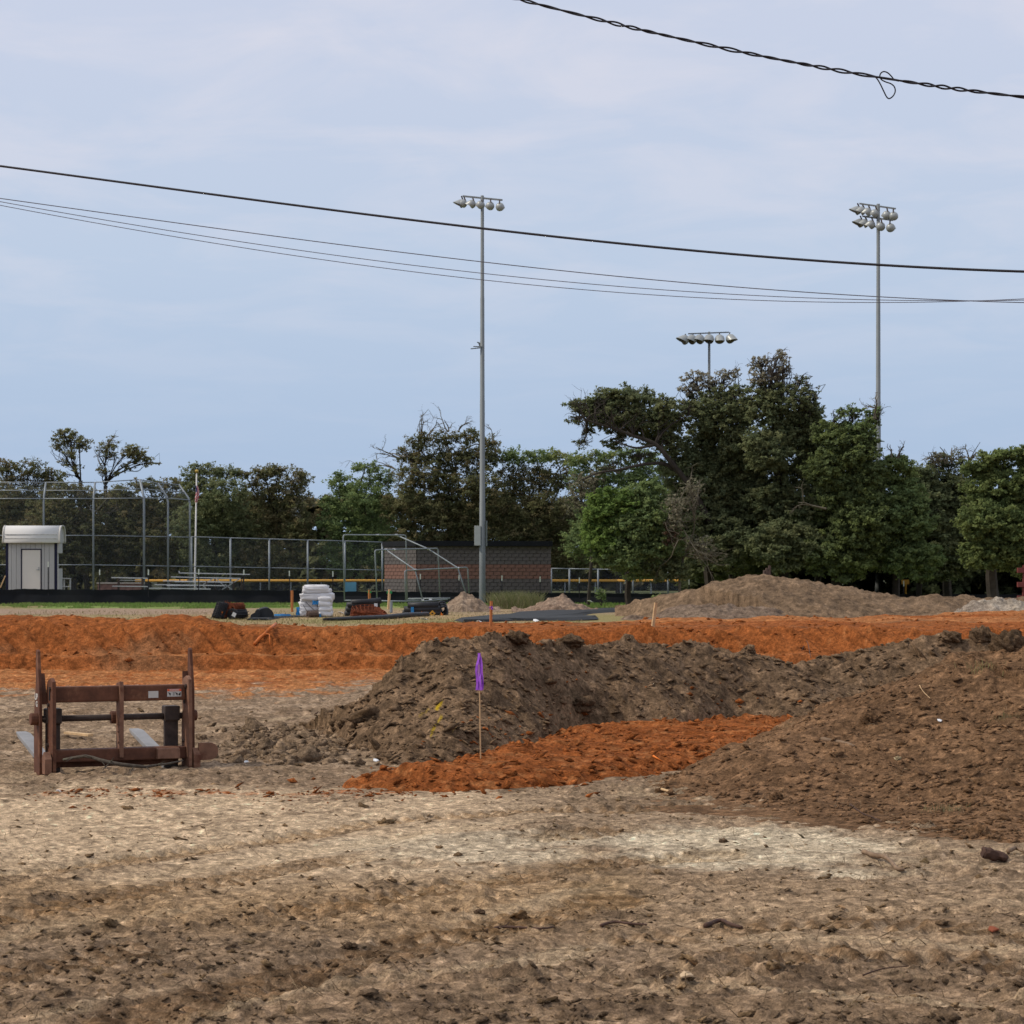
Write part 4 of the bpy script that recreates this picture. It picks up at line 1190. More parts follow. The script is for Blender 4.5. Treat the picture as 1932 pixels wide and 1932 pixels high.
for sx in (-1, 1):
    for y_, z_ in ((0.0, 0.60), (0.03, 0.26), (-0.05, 0.74)):
        x_ = sx * (W2 - 0.075) - 0.016 if sx > 0 else -W2 + 0.075 - 0.016
        MB().tube([(x_ - 0.016, y_, z_), (x_, y_, z_)], 0.016, 6).build('bolt', M_dkst, fork, True)
for z_ in (0.27, 0.36, 0.42):
    MB().box((-0.022, -0.02, z_), (0.008, 0.035, 0.012)).build('weld_bead', M_rustlt, fork, True)
# lower right: wedge block, tab with a hole and the round lug
wb = MB(); wb.prism([(W2 - 0.26, -0.09, 0.205), (W2 - 0.26, 0.02, 0.222), (W2 - 0.26, 0.02, 0.11), (W2 - 0.26, -0.10, 0.12)], (0.20, 0, 0)); wb.build('wedge_block', M_rustlt, fork, True, bevel=0.006)
for sx in (-1, 1):
    tbx = MB(); tbx.prism([(sx * (W2 - 0.02), -0.13, 0.02), (sx * (W2 - 0.02), -0.03, 0.02), (sx * (W2 - 0.02), -0.02, 0.16), (sx * (W2 - 0.02), -0.08, 0.21), (sx * (W2 - 0.02), -0.14, 0.15)], (0.06, 0, 0))
    tbx.build('latch_tab', M_rustlt, fork, True, bevel=0.006)
lg = MB()
lug = [(W2 + 0.0 , -0.10, 0.10), (W2 + 0.10, -0.10, 0.10)] + [(W2 + 0.10 + 0.075 * math.cos(a), -0.10, 0.175 + 0.075 * math.sin(a)) for a in [R(-80 + 20 * k) for k in range(9)]] + [(W2, -0.10, 0.25)]
lg.prism(lug, (0, 0.03, 0)); lg.build('round_lug', M_rustlt, fork, True, bevel=0.004)
# decals on the top beam and on the left horn
dc = MB(); dc.box((0.285, -0.0365, 0.672), (0.088, 0.003, 0.058)); dc.build('blank_decal', M_white, fork, True)
dw = MB(); dw.box((0.470, -0.0365, 0.683), (0.125, 0.003, 0.066)); wd = dw.build('warning_decal', M_white, fork, True)
M_hdr = mat('warning_orange', (0.72, 0.10, 0.02), 0.5, var=0.05)
hd = MB(); hd.box((0.470, -0.0392, 0.706), (0.123, 0.0018, 0.018)); hd.build('decal_header', M_hdr, wd, True)
M_ink = mat('black_ink', (0.02, 0.018, 0.018), 0.6, var=0.05)
ik = MB()
for x0_, kind_ in ((0.428, 0), (0.465, 1), (0.490, 0), (0.515, 2)):
    z0_ = 0.674
    if kind_ == 0: ik.prism([(x0_ - 0.014, -0.0386, z0_ + 0.016), (x0_ + 0.006, -0.0386, z0_ - 0.018), (x0_ + 0.012, -0.0386, z0_ + 0.002)], (0, 0.0014, 0))
    elif kind_ == 1:
        for q in range(4): ik.box((x0_, -0.0386, z0_ + 0.012 - 0.008 * q), (0.016, 0.0014, 0.003))
    else: ik.prism([(x0_ - 0.010, -0.0386, z0_ - 0.012), (x0_ + 0.010, -0.0386, z0_ - 0.016), (x0_ + 0.012, -0.0386, z0_ + 0.014), (x0_ - 0.002, -0.0386, z0_ + 0.004)], (0, 0.0014, 0))
ik.build('decal_pictogram', M_ink, wd, True)
def letters(name, body, size, loc, rot, m, parent, ext=0.001, sx=1.0):
    cu = bpy.data.curves.new(name, 'FONT'); cu.body = body; cu.size = size; cu.extrude = ext; cu.align_x = 'CENTER'; cu.align_y = 'CENTER'
    cu.offset = 0.004 * size / 0.1
    cu.materials.append(m)
    tmp = bpy.data.objects.new(name, cu); COL.objects.link(tmp)
    bpy.context.view_layer.update()
    me = bpy.data.meshes.new_from_object(tmp.evaluated_get(bpy.context.evaluated_depsgraph_get()))
    bpy.data.objects.remove(tmp)
    if not me.materials: me.materials.append(m)
    o = bpy.data.objects.new(name, me); COL.objects.link(o)
    o.parent = parent; o.location = loc; o.rotation_euler = rot; o.scale = (sx, 1, 1)
    return o
letters('lettering', 'WARNING', 0.018, (0.470, -0.0406, 0.706), (R(90), 0, 0), M_white, wd, 0.0003)
# white characters on the outer face of the left horn plate (its outside looks left and toward the camera)
letters('lettering', 'UB', 0.075, (-W2 - 0.0145, 0.165, 0.66), (R(90), 0, R(-90)), M_white, fork, 0.0006, 1.25)
letters('lettering', 'G', 0.065, (-W2 - 0.0145, 0.150, 0.60), (R(90), 0, R(-90)), M_white, fork, 0.0006, 1.4)

# lichened branch lying against the front of the carriage
def lay(px, py, Y, dz=0.0): return P(px, py, Y) + Vector((0, 0, dz))
zz6 = lambda x, y: (x / 1.932 / 2.0704, (2450 + y / 1.932) / 2.0704)
bp_ = [(480, 1000, 20.2), (560, 985, 20.15), (640, 972, 20.1), (700, 985, 20.05), (760, 1005, 20.02), (830, 1022, 20.0), (920, 1038, 20.0), (1010, 1048, 20.0), (1100, 1055, 20.05), (1180, 1042, 20.15), (1270, 1030, 20.3), (1380, 1006, 20.5)]
bp3 = [lay(*zz6(x, y), Y) for x, y, Y in bp_]
for p in bp3: p.z = max(p.z, surf(p.x, p.y) + 0.008)
mb = MB(); mb.tube(bp3, [0.012, 0.013, 0.014, 0.015, 0.016, 0.017, 0.017, 0.016, 0.014, 0.011, 0.009, 0.006], 7)
for i, dx_, dz_ in ((3, -0.06, 0.03), (4, 0.05, -0.05), (5, 0.04, 0.05), (7, -0.02, -0.05), (9, 0.08, 0.04), (1, -0.06, -0.03), (5, -0.05, -0.06), (8, 0.05, -0.04)):
    q = bp3[i]; mb.tube([q, q + Vector((dx_ * 0.6, -0.03, dz_ * 0.5)), q + Vector((dx_, -0.06, dz_))], [0.006, 0.004, 0.002], 5)
lb = mb.build('lichen_branch', M_lichen, None, smooth_=True)
tag(lb, 'crooked lichen covered branch lying along the front of the rusty fork carriage', 'branch')
lp = MB(); a_, b_ = hit(125, 1388), hit(171, 1394)
lp.bar(a_ + Vector((0, 0, 0.03)), b_ + Vector((0, 0, 0.03)), 0.07, 0.022); o = lp.build('wood_lath', M_lath); tag(o, 'short pale wooden lath lying on dirt behind the fork carriage', 'lath')
st = MB(); q0, q1 = hit(240, 1405), hit(255, 1420)
# orange bent conduit lying on the clay bank
zz7 = lambda x, y: ((1000 + x / 1.932) / 2.0704, (2350 + y / 1.932) / 2.0704)
oc = [hit(*zz7(x, y)) + Vector((0, -0.02, 0.05)) for x, y in ((-10, 350), (30, 305), (60, 272), (100, 235), (150, 190))]
mb = MB(); mb.tube(oc, 0.03, 8)
oc2 = [hit(*zz7(x, y)) + Vector((0, -0.02, 0.05)) for x, y in ((60, 280), (85, 270), (103, 285), (106, 345))]
mb2 = MB(); mb2.tube(oc2, 0.011, 6)
ob = thing('orange_conduit', 'bent orange plastic conduit lying on the clay bank', 'conduit', oc[0])
M_ordull = mat('muddy_orange_plastic', (0.50, 0.13, 0.02), 0.6, var=0.2, scale=5, spots=((0.28, 0.09, 0.03), 0.55)); mb.build('pipe', M_ordull, ob, smooth_=True); mb2.build('loose_strap', M_ordull, ob, smooth_=True)

# ------------------------------------------------------------------ materials store on the dry grass
def Z5(x, y): return ((800 + x / 3.715) / 2.0704, (2250 + y / 3.715) / 2.0704)
def Z6(x, y): return ((1300 + x / 3.45) / 2.0704, (2080 + y / 3.45) / 2.0704)

def sack_mb(c, s, seed, sag=0.12):
    v0, f0 = ico(3)
    g = seed * 1.37
    v = np.sign(v0) * np.abs(v0) ** np.array((0.36, 0.36, 0.62))
    v = v / np.abs(v).max(0)
    v = v * 0.5 * np.array(s)
    u = v0
    n = pnoise(u[:, 0] * 1.6 + g, u[:, 1] * 1.6 + u[:, 2] * 1.3 + g, seed) + 0.7 * pnoise(u[:, 0] * 4 + g, u[:, 2] * 3 + u[:, 1] * 3, seed + 2) + 0.5 * np.abs(pnoise(u[:, 0] * 9 + g, u[:, 2] * 5 + u[:, 1] * 6, seed + 4))
    v = v * (1 + sag * n[:, None])
    v[:, 2] -= sag * 0.6 * s[2] * (1 - np.abs(u[:, 0])) * 0.5
    mb = MB(); mb.add([tuple(p) for p in v + np.array(c)], [tuple(f) for f in f0])
    return mb
SB = 91.0
sx0, _ = Z5(1345, 0); sx1, _ = Z5(1850, 0)
def at(px, py, Y): return P(px, py, Y)
pz = float(ground_z(0, SB))
groupS = 'white woven sacks piled on a pallet'
k = FL / SB
xl, xr = P(Z5(1345, 0)[0], 0, SB).x, P(Z5(1850, 0)[0], 0, SB).x
xm = P(Z5(1648, 0)[0], 0, SB).x
lay_h = 0.178
for col_, (xa, xb, yy_) in enumerate(((xl, xm, SB + 0.35), (xm + 0.01, xr, SB + 0.05))):
    for i in range(4):
        if col_ == 0: xa = xl + 0.10 * i / 3
        w = (xb - xa) - 0.012 * abs(i - 2)
        cxx = (xa + xb) / 2 + 0.02 * math.sin(i * 2.1 + col_) + (0.0 if col_ == 0 else -0.005 * i)
        o = sack_mb((cxx, yy_, pz + 0.05 + lay_h * (i + 0.5)), (w * (1.0 + 0.03 * math.sin(i * 1.7 + col_)), 0.62, lay_h * 1.45), i + 10 * col_, 0.15).build('sack', M_sack, None, smooth_=True)
        tag(o, '%s white sack in the %s column of the lower sack pile' % (('bottommost', 'second from bottom', 'third from bottom', 'uppermost')[i], ('left', 'right')[col_]), 'sack', groupS)
for nm, (x0_, y0_, x1_, y1_), lab, sd in (('s', (1385, 250, 1700, 345), 'wide bulging white sack under the topmost sacks, left half', 31), ('s', (1640, 245, 1870, 350), 'bulging white sack with folded flap, right shoulder of the pile', 32),
                                     ('s', (1415, 180, 1830, 245), 'long white sack second from the top of the pile', 33), ('s', (1440, 130, 1790, 205), 'topmost white sack with a blue edge on the pile', 34)):
    a_, b_ = P(*Z5(x0_, y1_), SB + 0.1), P(*Z5(x1_, y0_), SB + 0.1)
    o = sack_mb(((a_.x + b_.x) / 2, SB + 0.2, (a_.z + b_.z) / 2), (b_.x - a_.x, 0.8, (b_.z - a_.z) * 1.15), sd, 0.12).build('sack', M_sack, None, smooth_=True)
    tag(o, lab, 'sack', groupS)
# blue tarpaulin scraps and a strap on the pile
for (x, y, w_, h_, lab) in ((1605, 390, 0.24, 0.16, 'blue plastic scrap tucked between the white sacks'), (1352, 515, 0.14, 0.3, 'blue plastic scrap hanging at the left foot of the sack pile'), (1660, 575, 0.14, 0.14, 'blue plastic scrap beside the brown roll at the sack pile')):
    c = P(*Z5(x, y), SB - 0.27)
    mb = MB(); g = random.Random(int(x))
    pts = []
    for j in range(5):
        for i in range(4):
            pts.append((c.x + (i / 3 - 0.5) * w_ + g.uniform(-.02, .02), c.y - 0.03 * math.sin(i * 2 + j), c.z + (j / 4 - 0.5) * h_ + g.uniform(-.02, .02)))
    back = [(p[0], p[1] + 0.01, p[2]) for p in pts]
    q = [(j * 4 + i, j * 4 + i + 1, j * 4 + i + 5, j * 4 + i + 4) for j in range(4) for i in range(3)]
    mb.add(pts + back, q + [tuple(v + 20 for v in reversed(f)) for f in q])
    o = mb.build('plastic_scrap', M_blue); tag(o, lab, 'litter')
for (xa, ya, xb, yb, lab) in ((1465, 375, 1605, 510, 'dark strap slanting across the white sacks, right of the pair'), (1430, 420, 1510, 550, 'dark strap slanting across the white sacks, left of the pair')):
    mb = MB(); mb.tube([P(*Z5(xa, ya), SB - 0.16), P(*Z5((xa + xb) / 2, (ya + yb) / 2 + 6), SB - 0.2), P(*Z5(xb, yb), SB - 0.16)], 0.012, 5)
    o = mb.build('strap', M_cable); tag(o, lab, 'strap')

def roll(name, label, a, b, r, m, cat='mesh roll', rings=9, tagm=None, tagpos=0.5, wires=14, group=None, sc_=0.85):
    """Rolled-up sheet or welded mesh: spiral wound body, hoops and long wires."""
    a, b = Vector(a), Vector(b)
    o = thing(name, label, cat, Vector(((a.x + b.x) / 2, (a.y + b.y) / 2, min(a.z, b.z) - r)), group)
    d = (b - a).normalized()
    s = d.cross(Vector((0, 0, 1)))
    s = s.normalized() if s.length > 0.05 else Vector((1, 0, 0))
    u = s.cross(d)
    mb = MB()
    N_ = 44
    vs, fs = [], []
    turns = 2.6
    for e, p in enumerate((a, b)):
        for i in range(N_ + 1):
            t = i / N_; an = t * turns * 2 * math.pi; rr = r * (0.35 + 0.55 * t)
            for q in (0, 1):
                vs.append(p + (s * math.cos(an) + u * math.sin(an) * sc_) * (rr - 0.03 * q))
    n = 2 * (N_ + 1)
    for i in range(N_):
        fs += [(2 * i, 2 * i + 2, n + 2 * i + 2, n + 2 * i), (2 * i + 1, n + 2 * i + 1, n + 2 * i + 3, 2 * i + 3), (2 * i, 2 * i + 1, 2 * i + 3, 2 * i + 2), (n + 2 * i, n + 2 * i + 2, n + 2 * i + 3, n + 2 * i + 1)]
    mb.add(vs, fs)
    mb.build('wound_sheet', m, o)
    hp = MB()
    for j in range(rings):
        p = a + (b - a) * ((j + 0.5) / rings)
        hp.tube([p + (s * math.cos(k2 * math.pi / 8) + u * math.sin(k2 * math.pi / 8) * sc_) * r * (0.93 + 0.04 * math.sin(j * 3 + k2)) for k2 in range(17)], 0.016, 4, False)
    for j in range(wires):
        an = 2 * math.pi * j / wires
        off = (s * math.cos(an) + u * math.sin(an) * sc_) * r * 0.95
        hp.tube([a + off - d * 0.05 * (j % 3), b + off + d * 0.05 * (j % 2)], 0.013, 4)
    hp.build('wire_mesh', m, o)
    if tagm:
        c = a + (b - a) * tagpos + Vector((0, -r * 1.02, 0))
        t = MB(); t.box(c, (0.14, 0.012, 0.15), Euler((0.15, 0.5, 0)).to_matrix()); t.build('tag', tagm, o)
    return o
# leaning and stacked rusty rolls at the far left of the store
yA = drop(*Z5(220, 622)).y
for i, (xb_, xt_, lab) in enumerate(((160, 232, 'dark mesh roll leaning left in the small bundle, first from the left'), (210, 285, 'dark mesh roll leaning in the small bundle, with an orange tag'), (262, 345, 'rusty mesh roll leaning against the short stacked rolls'))):
    roll('mesh_roll', lab, P(*Z5(xb_, 600), yA + 0.15 * i), P(*Z5(xt_, 400), yA + 0.25 + 0.15 * i), 0.17, M_dkpipe if i < 2 else M_rebar, rings=8, tagm=M_orange if i == 1 else None, tagpos=0.35, group='rusty mesh rolls at the left of the store')
roll('mesh_roll', 'short rusty mesh roll lying on the ground with a white tag', P(*Z5(395, 560), yA), P(*Z5(560, 555), yA + 0.5), 0.27, M_dkpipe, rings=7, tagm=M_tag, tagpos=0.25, group='rusty mesh rolls at the left of the store')
roll('mesh_roll', 'short rusty mesh roll on top of the white tagged roll', P(*Z5(400, 455), yA + 0.1), P(*Z5(540, 450), yA + 0.5), 0.19, M_rebar, rings=7, group='rusty mesh rolls at the left of the store')
# collapsed sheet of dark geotextile
yB = drop(*Z5(820, 628)).y
o = thing('geotextile_sheet', 'dark grey geotextile sheet arched into a loose roll on the dry grass', 'sheet roll', P(*Z5(820, 628), yB))
def arch(pts, y0, y1, dx_, dy_):
    """Slumped solid roll: outline at the near end, drawn back and shrunk a little at the far end."""
    n = len(pts)
    near = [P(*Z5(x, y), y0) for x, y in pts]; far = [P(*Z5(x + dx_, y + dy_), y1) for x, y in pts]
    mid = [a.lerp(b, 0.5) + Vector((0, 0, 0.03 * math.sin(i * 1.9))) for i, (a, b) in enumerate(zip(near, far))]
    fs = [tuple(range(n)), tuple(reversed(range(2 * n, 3 * n)))]
    for k_ in range(2):
        fs += [(k_ * n + i, k_ * n + (i + 1) % n, (k_ + 1) * n + (i + 1) % n, (k_ + 1) * n + i) for i in range(n)]
    return MB().add(near + mid + far, fs)
M_geo = mat('dark_geotextile', (0.026, 0.028, 0.030), 0.8, var=0.3, scale=3, spots=((0.06, 0.047, 0.038), 0.62))
arch([(795, 618), (800, 540), (790, 500), (815, 478), (880, 462), (930, 465), (975, 500), (1000, 545), (1005, 600), (960, 612)], yB + 0.2, yB + 1.5, -18, -14).build('rolled_end', M_geo, o)
arch([(658, 612), (662, 575), (690, 548), (725, 530), (745, 495), (775, 488), (795, 510), (800, 560), (790, 625), (720, 632)], yB, yB + 1.1, 22, -12).build('folded_end', M_geo, o)
mb = MB(); mb.prism([P(*Z5(800, 622), yB + 1), P(*Z5(905, 600), yB + 1), P(*Z5(900, 480), yB + 1), P(*Z5(790, 485), yB + 1)], (0, 0.02, 0)); mb.build('inner_fold', M_black, o)
def ground_strip(name, label, pts, w, h, m, cat):
    mb = MB()
    ps = [drop(px, py) for px, py in pts]
    for p in ps: p.z = surf(p.x, p.y) + h * 0.5 + 0.01
    vs, fs = [], []
    for i, p in enumerate(ps):
        d = (ps[min(i + 1, len(ps) - 1)] - ps[max(i - 1, 0)]); d.z = 0; d.normalize()
        s = Vector((-d.y, d.x, 0)) * (w[i] if isinstance(w, (list, tuple)) else w)
        bz = 0.03 * math.sin(i * 2.3)
        vs += [p - s - Vector((0, 0, h / 2)), p + s - Vector((0, 0, h / 2)), p + s * 0.8 + Vector((0, 0, h / 2)), p - s * 0.8 + Vector((0, 0, h / 2 + bz * h))]
    n = len(ps)
    fs = [(3, 2, 1, 0), tuple(range(4 * n - 4, 4 * n))] + [(i * 4 + e, i * 4 + (e + 1) % 4, i * 4 + 4 + (e + 1) % 4, i * 4 + 4 + e) for i in range(n - 1) for e in range(4)]
    mb.add(vs, fs)
    o = mb.build(name, m); tag(o, label, cat)
    return o
ground_strip('geotextile_strip', 'dark geotextile strip trailing from the loose roll to the sacks', [Z5(760, 640), Z5(900, 618), Z5(1050, 608), Z5(1180, 598), Z5(1300, 590)], 0.4, 0.06, M_geo, 'fabric strip')
ground_strip('blue_bag', 'flattened blue plastic bag lying on the dark strip', [Z5(1055, 604), Z5(1110, 603), Z5(1180, 600)], 0.22, 0.13, M_blue, 'bag')
o = roll('brown_roll', 'brown fabric roll lying in front of the white sacks', P(*Z5(1490, 568), SB - 0.75), P(*Z5(1640, 562), SB - 0.6), 0.2, mat('brown_cloth', (0.10, 0.065, 0.05), 0.9), rings=3, wires=4, cat='fabric roll')
# bundle of black pipe with rusty welded mesh in front
yC = drop(*Z6(400, 1130)).y
gP = 'black pipes of the bundle behind the rusty mesh'
for r_, (y_, n_) in enumerate(((1098, 3), (1040, 3), (985, 3), (935, 2))):
    for i in range(n_):
        a = P(*Z6(165 + 14 * r_, y_ - 4), yC + 0.55 + i * 0.26); b = P(*Z6(640 - 8 * r_, y_ - 12), yC + 1.0 + i * 0.26)
        if r_ == 3: a = P(*Z6(250, 945), yC + 0.6 + i * 0.3); b = P(*Z6(645, 918), yC + 1.0 + i * 0.3)
        mb = MB(); mb.tube([a, (a + b) / 2 + Vector((0, 0, -0.02)), b], 0.125, 10); o = mb.build('black_pipe', M_dkpipe, None, smooth_=True)
        tag(o, '%s black pipe %s of the bundle behind the rusty mesh' % (('front', 'middle', 'rear')[i], ('in the bottom row', 'in the second row', 'in the third row', 'on the top')[r_]), 'pipe', gP)
rm_ = thing('rusted_mesh_sheets', 'rust orange welded mesh sheets slumped in front of the black pipe bundle', 'wire mesh', P(*Z6(480, 1135), yC))
for s_, (poly, yy_) in enumerate((([(235, 1138), (265, 985), (520, 968), (620, 1005), (745, 1118)], 0.0), ([(300, 1130), (330, 1010), (560, 1000), (690, 1050), (750, 1122)], -0.12), ([(245, 1130), (285, 1050), (480, 1070), (700, 1095), (740, 1120)], -0.22))):
    pts = [P(*Z6(x, y), yC + yy_ + (0.3 if y < 1050 else 0)) for x, y in poly]
    mb = MB()
    lo, hi = pts[0], pts[-1]
    n_ = 17
    def onpoly(t):
        q = t * (len(pts) - 1); i = min(int(q), len(pts) - 2); return pts[i] + (pts[i + 1] - pts[i]) * (q - i)
    for j in range(n_ + 1):
        t = j / n_
        foot = lo + (hi - lo) * t; head = onpoly(t)
        mb.tube([foot, (foot + head) / 2 + Vector((0.03 * math.sin(j), 0, 0.02)), head], 0.024, 4)
    for j in range(7):
        k_ = (j + 1) / 7
        mb.tube([(lo + (hi - lo) * (i / 10)) * (1 - k_) + onpoly(i / 10) * k_ + Vector((0, 0.02 * math.sin(i * 2 + j), 0.015 * math.cos(i * 3))) for i in range(11)], 0.022, 4)
    mb.build('mesh_sheet', M_rebar, rm_)
mb = MB(); mb.box(P(*Z6(580, 978), yC + 0.28), (0.13, 0.02, 0.13)); mb.build('paper_tag', M_tag, rm_)
# second bundle: black pipes with a blue band and a yellow diamond label
yD = drop(*Z6(1200, 1118)).y
pd = thing('pipe_bundle', 'strapped bundle of black pipes with blue band and yellow diamond label', 'pipe bundle', P(*Z6(1200, 1118), yD))
for r_, (y_, x0_, x1_, n_) in enumerate(((1090, 940, 1455, 4), (1040, 960, 1450, 3), (985, 1010, 1420, 3))):
    for i in range(n_):
        a = P(*Z6(x0_ + 6 * i, y_ + 3), yD + 0.2 + i * 0.28); b = P(*Z6(x1_ + 8 * i, y_ - 4), yD + 0.2 + i * 0.28)
        mb = MB(); mb.tube([a, (a + b) / 2, b], 0.14, 12); mb.build('pipe', M_dkpipe, pd, smooth_=True)
for j in range(3):
    c = P(*Z6(1490 - 10 * j, 1070 - 32 * j), yD + 0.35 + 0.2 * j)
    mb = MB(); mb.tube([c + Vector((0.16 * math.cos(q * math.pi / 6), 0.12 * math.sin(q * math.pi / 3), 0.22 * math.sin(q * math.pi / 6))) for q in range(13)], 0.05, 6, False); mb.build('frayed_end', M_dkpipe, pd)
mb = MB(); mb.box(P(*Z6(1072, 1068), yD + 0.045), (0.12, 0.03, 0.36)); mb.build('blue_band', M_blue, pd)
mb = MB(); mb.box(P(*Z6(1342, 1090), yD + 0.04), (0.18, 0.02, 0.18), Euler((0, R(45), 0)).to_matrix()); dl = mb.build('diamond_label', M_yellow, pd)
mb = MB(); mb.box(P(*Z6(1342, 1090), yD + 0.027), (0.07, 0.006, 0.05)); mb.build('print', M_ink, dl)
for (x, y, dx_, lab) in ((1228, 1095, -0.02, 'orange plastic wedge at the end of the long black pipe'), (1490, 1108, 0.02, 'small orange scrap at the right foot of the black pipe bundle')):
    c = P(*Z6(x, y), yD - 0.2)
    mb = MB(); mb.prism([c + Vector((-0.09, 0, 0.1)), c + Vector((0.09, 0, -0.14)), c + Vector((-0.02, 0, -0.12)), c + Vector((-0.11, 0, 0.0))], (0, 0.05, 0)); o = mb.build('orange_scrap', M_orange); tag(o, lab, 'litter')
pp = [drop(*Z6(x, y)) for x, y in ((-120, 1200), (0, 1196), (350, 1184), (700, 1166), (1000, 1146), (1270, 1132))]
for p in pp: p.z = surf(p.x, p.y) + 0.07
mb = MB(); mb.tube(pp, [0.05, 0.06, 0.08, 0.10, 0.11, 0.11], 10); o = mb.build('drain_pipe', M_dkpipe, None, smooth_=True); tag(o, 'long black drain pipe lying on dry grass in front of the bundles', 'pipe')
# short steel post stub beside the second bundle
mb = MB(); b = P(*Z6(787, 1088), 101); mb.tube([b - Vector((0, 0, 0.3)), P(*Z6(787, 930), 101)], 0.06, 8); o = mb.build('steel_stub', M_galv); tag(o, 'short grey steel stub standing between the two pipe bundles', 'post')
# black drainage mats
zz4 = lambda x, y: ((2100 + x / 1.61) / 2.0704, (1300 + y / 1.61) / 2.0704)
for pts, lab in ((((889, 1174), (930, 1171), (980, 1166), (1030, 1162), (1090, 1158)), 'black plastic mat lying flat, front strip'), (((950, 1172), (1010, 1171), (1060, 1169), (1100, 1167)), 'short black plastic mat at the near edge of the clay'), (((975, 1163), (1030, 1159), (1090, 1156), (1140, 1153), (1192, 1151)), 'black plastic mat lying flat, rear strip toward the spoil mound')):
    ground_strip('plastic_mat', lab, pts, [0.3] + [1.4] * (len(pts) - 2) + [0.6], 0.10, M_geo, 'plastic mat')

# ------------------------------------------------------------------ silt fence, cage, booth, field
FY = 128.0
FZ = float(ground_z(0, FY))
sf = thing('silt_fence', 'long black silt fence on thin steel posts along the edge of the grass', 'fence', (0, FY, FZ))
topl = [(-60, 1114), (0, 1112.5), (60, 1111), (70, 1110.5), (85, 1112), (200, 1112.5), (400, 1113), (520, 1114), (640, 1116), (735, 1116), (860, 1117.5), (950, 1118), (1050, 1118.5), (1130, 1119), (1250, 1120), (1450, 1121), (1700, 1121), (2000, 1121)]
fx = np.linspace(-900, 2900, 560)
tz = np.interp(fx, [a for a, _ in topl], [b for _, b in topl]) + 0.5 * np.sin(fx * 0.11) + 0.35 * np.sin(fx * 0.37)
vs, fs = [], []
for i, px in enumerate(fx):
    yy_ = FY + 0.10 * math.sin(px * 0.025) + 0.04 * math.sin(px * 0.07)
    t = P(px, tz[i], yy_)
    for q, (z_, dy_) in enumerate(((FZ - 0.15, -0.10), (FZ + 0.25, -0.02), (t.z * 0.5 + FZ * 0.5 + 0.1, 0.02), (t.z, 0), (t.z, 0.02), (FZ - 0.15, 0.05))):
        vs.append((t.x, yy_ + dy_ * (1 + 0.3 * math.sin(px * 0.03)), z_))
for i in range(len(fx) - 1):
    for e in range(6):
        a, b = i * 6 + e, i * 6 + (e + 1) % 6
        fs.append((a, b, b + 6, a + 6))
MB().add(vs, fs).build('fabric', M_black, sf)
M_tip = mat('white_post_tip', (0.6, 0.62, 0.55), 0.6, var=0.1)
for px, py in ((91, 1060), (188, 1075), (280, 1075), (375, 1074), (460, 1075), (546, 1077), (628, 1078), (710, 1082), (793, 1083), (866, 1085), (947, 1086), (1019, 1088), (1093, 1090), (1180, 1092), (1300, 1093), (1590, 1094), (1705, 1096)):
    t = P(px, py, FY + 0.12)
    mb = MB(); mb.bar(Vector((t.x, t.y, FZ - 0.1)), t, 0.05, 0.05, (0, 1, 0)); po = mb.build('fence_post', M_cable, sf)
    mb = MB(); mb.bar(t - Vector((0, 0, 0.28)), t + Vector((0, 0, 0.01)), 0.056, 0.056, (0, 1, 0)); mb.build('post_tip', M_tip, po)

# batting cage of galvanised tube
bc = thing('batting_cage', 'portable batting cage frame of grey steel tubes on the grass', 'batting cage', P(*Z6(600, 915), 124))
def Q6(x, y, Y): return P(*Z6(x, y), Y)
def bent(pts, r, name, m=M_galv, par=bc):
    """Tube with rounded corners."""
    out = []
    for i, p in enumerate(pts):
        if 0 < i < len(pts) - 1:
            a, b = pts[i - 1], pts[i + 1]
            ra = min(0.14, (a - p).length * 0.3); rb = min(0.14, (b - p).length * 0.3)
            p0, p2 = p + (a - p).normalized() * ra, p + (b - p).normalized() * rb
            for t in (0, 0.33, 0.67, 1):
                out.append(p0 * (1 - t) ** 2 + p * 2 * t * (1 - t) + p2 * t * t)
        else: out.append(p)
    mb = MB(); mb.tube(out, r, 8); return mb.build(name, m, par, smooth_=True)
tr = 0.035
bent([Q6(157, 918, 123.5), Q6(140, 32, 123.5), Q6(985, 36, 126), Q6(1003, 918, 126)], tr, 'hoop')
bent([Q6(597, 915, 122.6), Q6(567, 236, 122.6), Q6(1418, 214, 125.2), Q6(1443, 885, 125.2)], tr, 'hoop')
bent([Q6(985, 915, 121.8), Q6(970, 512, 121.8), Q6(1818, 470, 124.4), Q6(1835, 820, 124.4)], tr, 'hoop')
bent([Q6(855, 34, 125.8), Q6(1290, 224, 125.0), Q6(1685, 478, 124.0), Q6(1792, 815, 123.6)], tr, 'side_rail')
bent([Q6(715, 232, 123.1), Q6(1110, 505, 122.3), Q6(1212, 915, 122.0)], tr, 'side_rail')
for pts in (((160, 915, 123.5), (1215, 930, 122.0)), ((1015, 892, 125.9), (1580, 886, 124.6)), ((1215, 925, 122.0), (1545, 900, 123.8)), ((985, 915, 121.8), (1212, 915, 122.0))):
    mb = MB(); mb.tube([Q6(*q) for q in pts], tr, 8); mb.build('base_rail', M_galv, bc, smooth_=True)
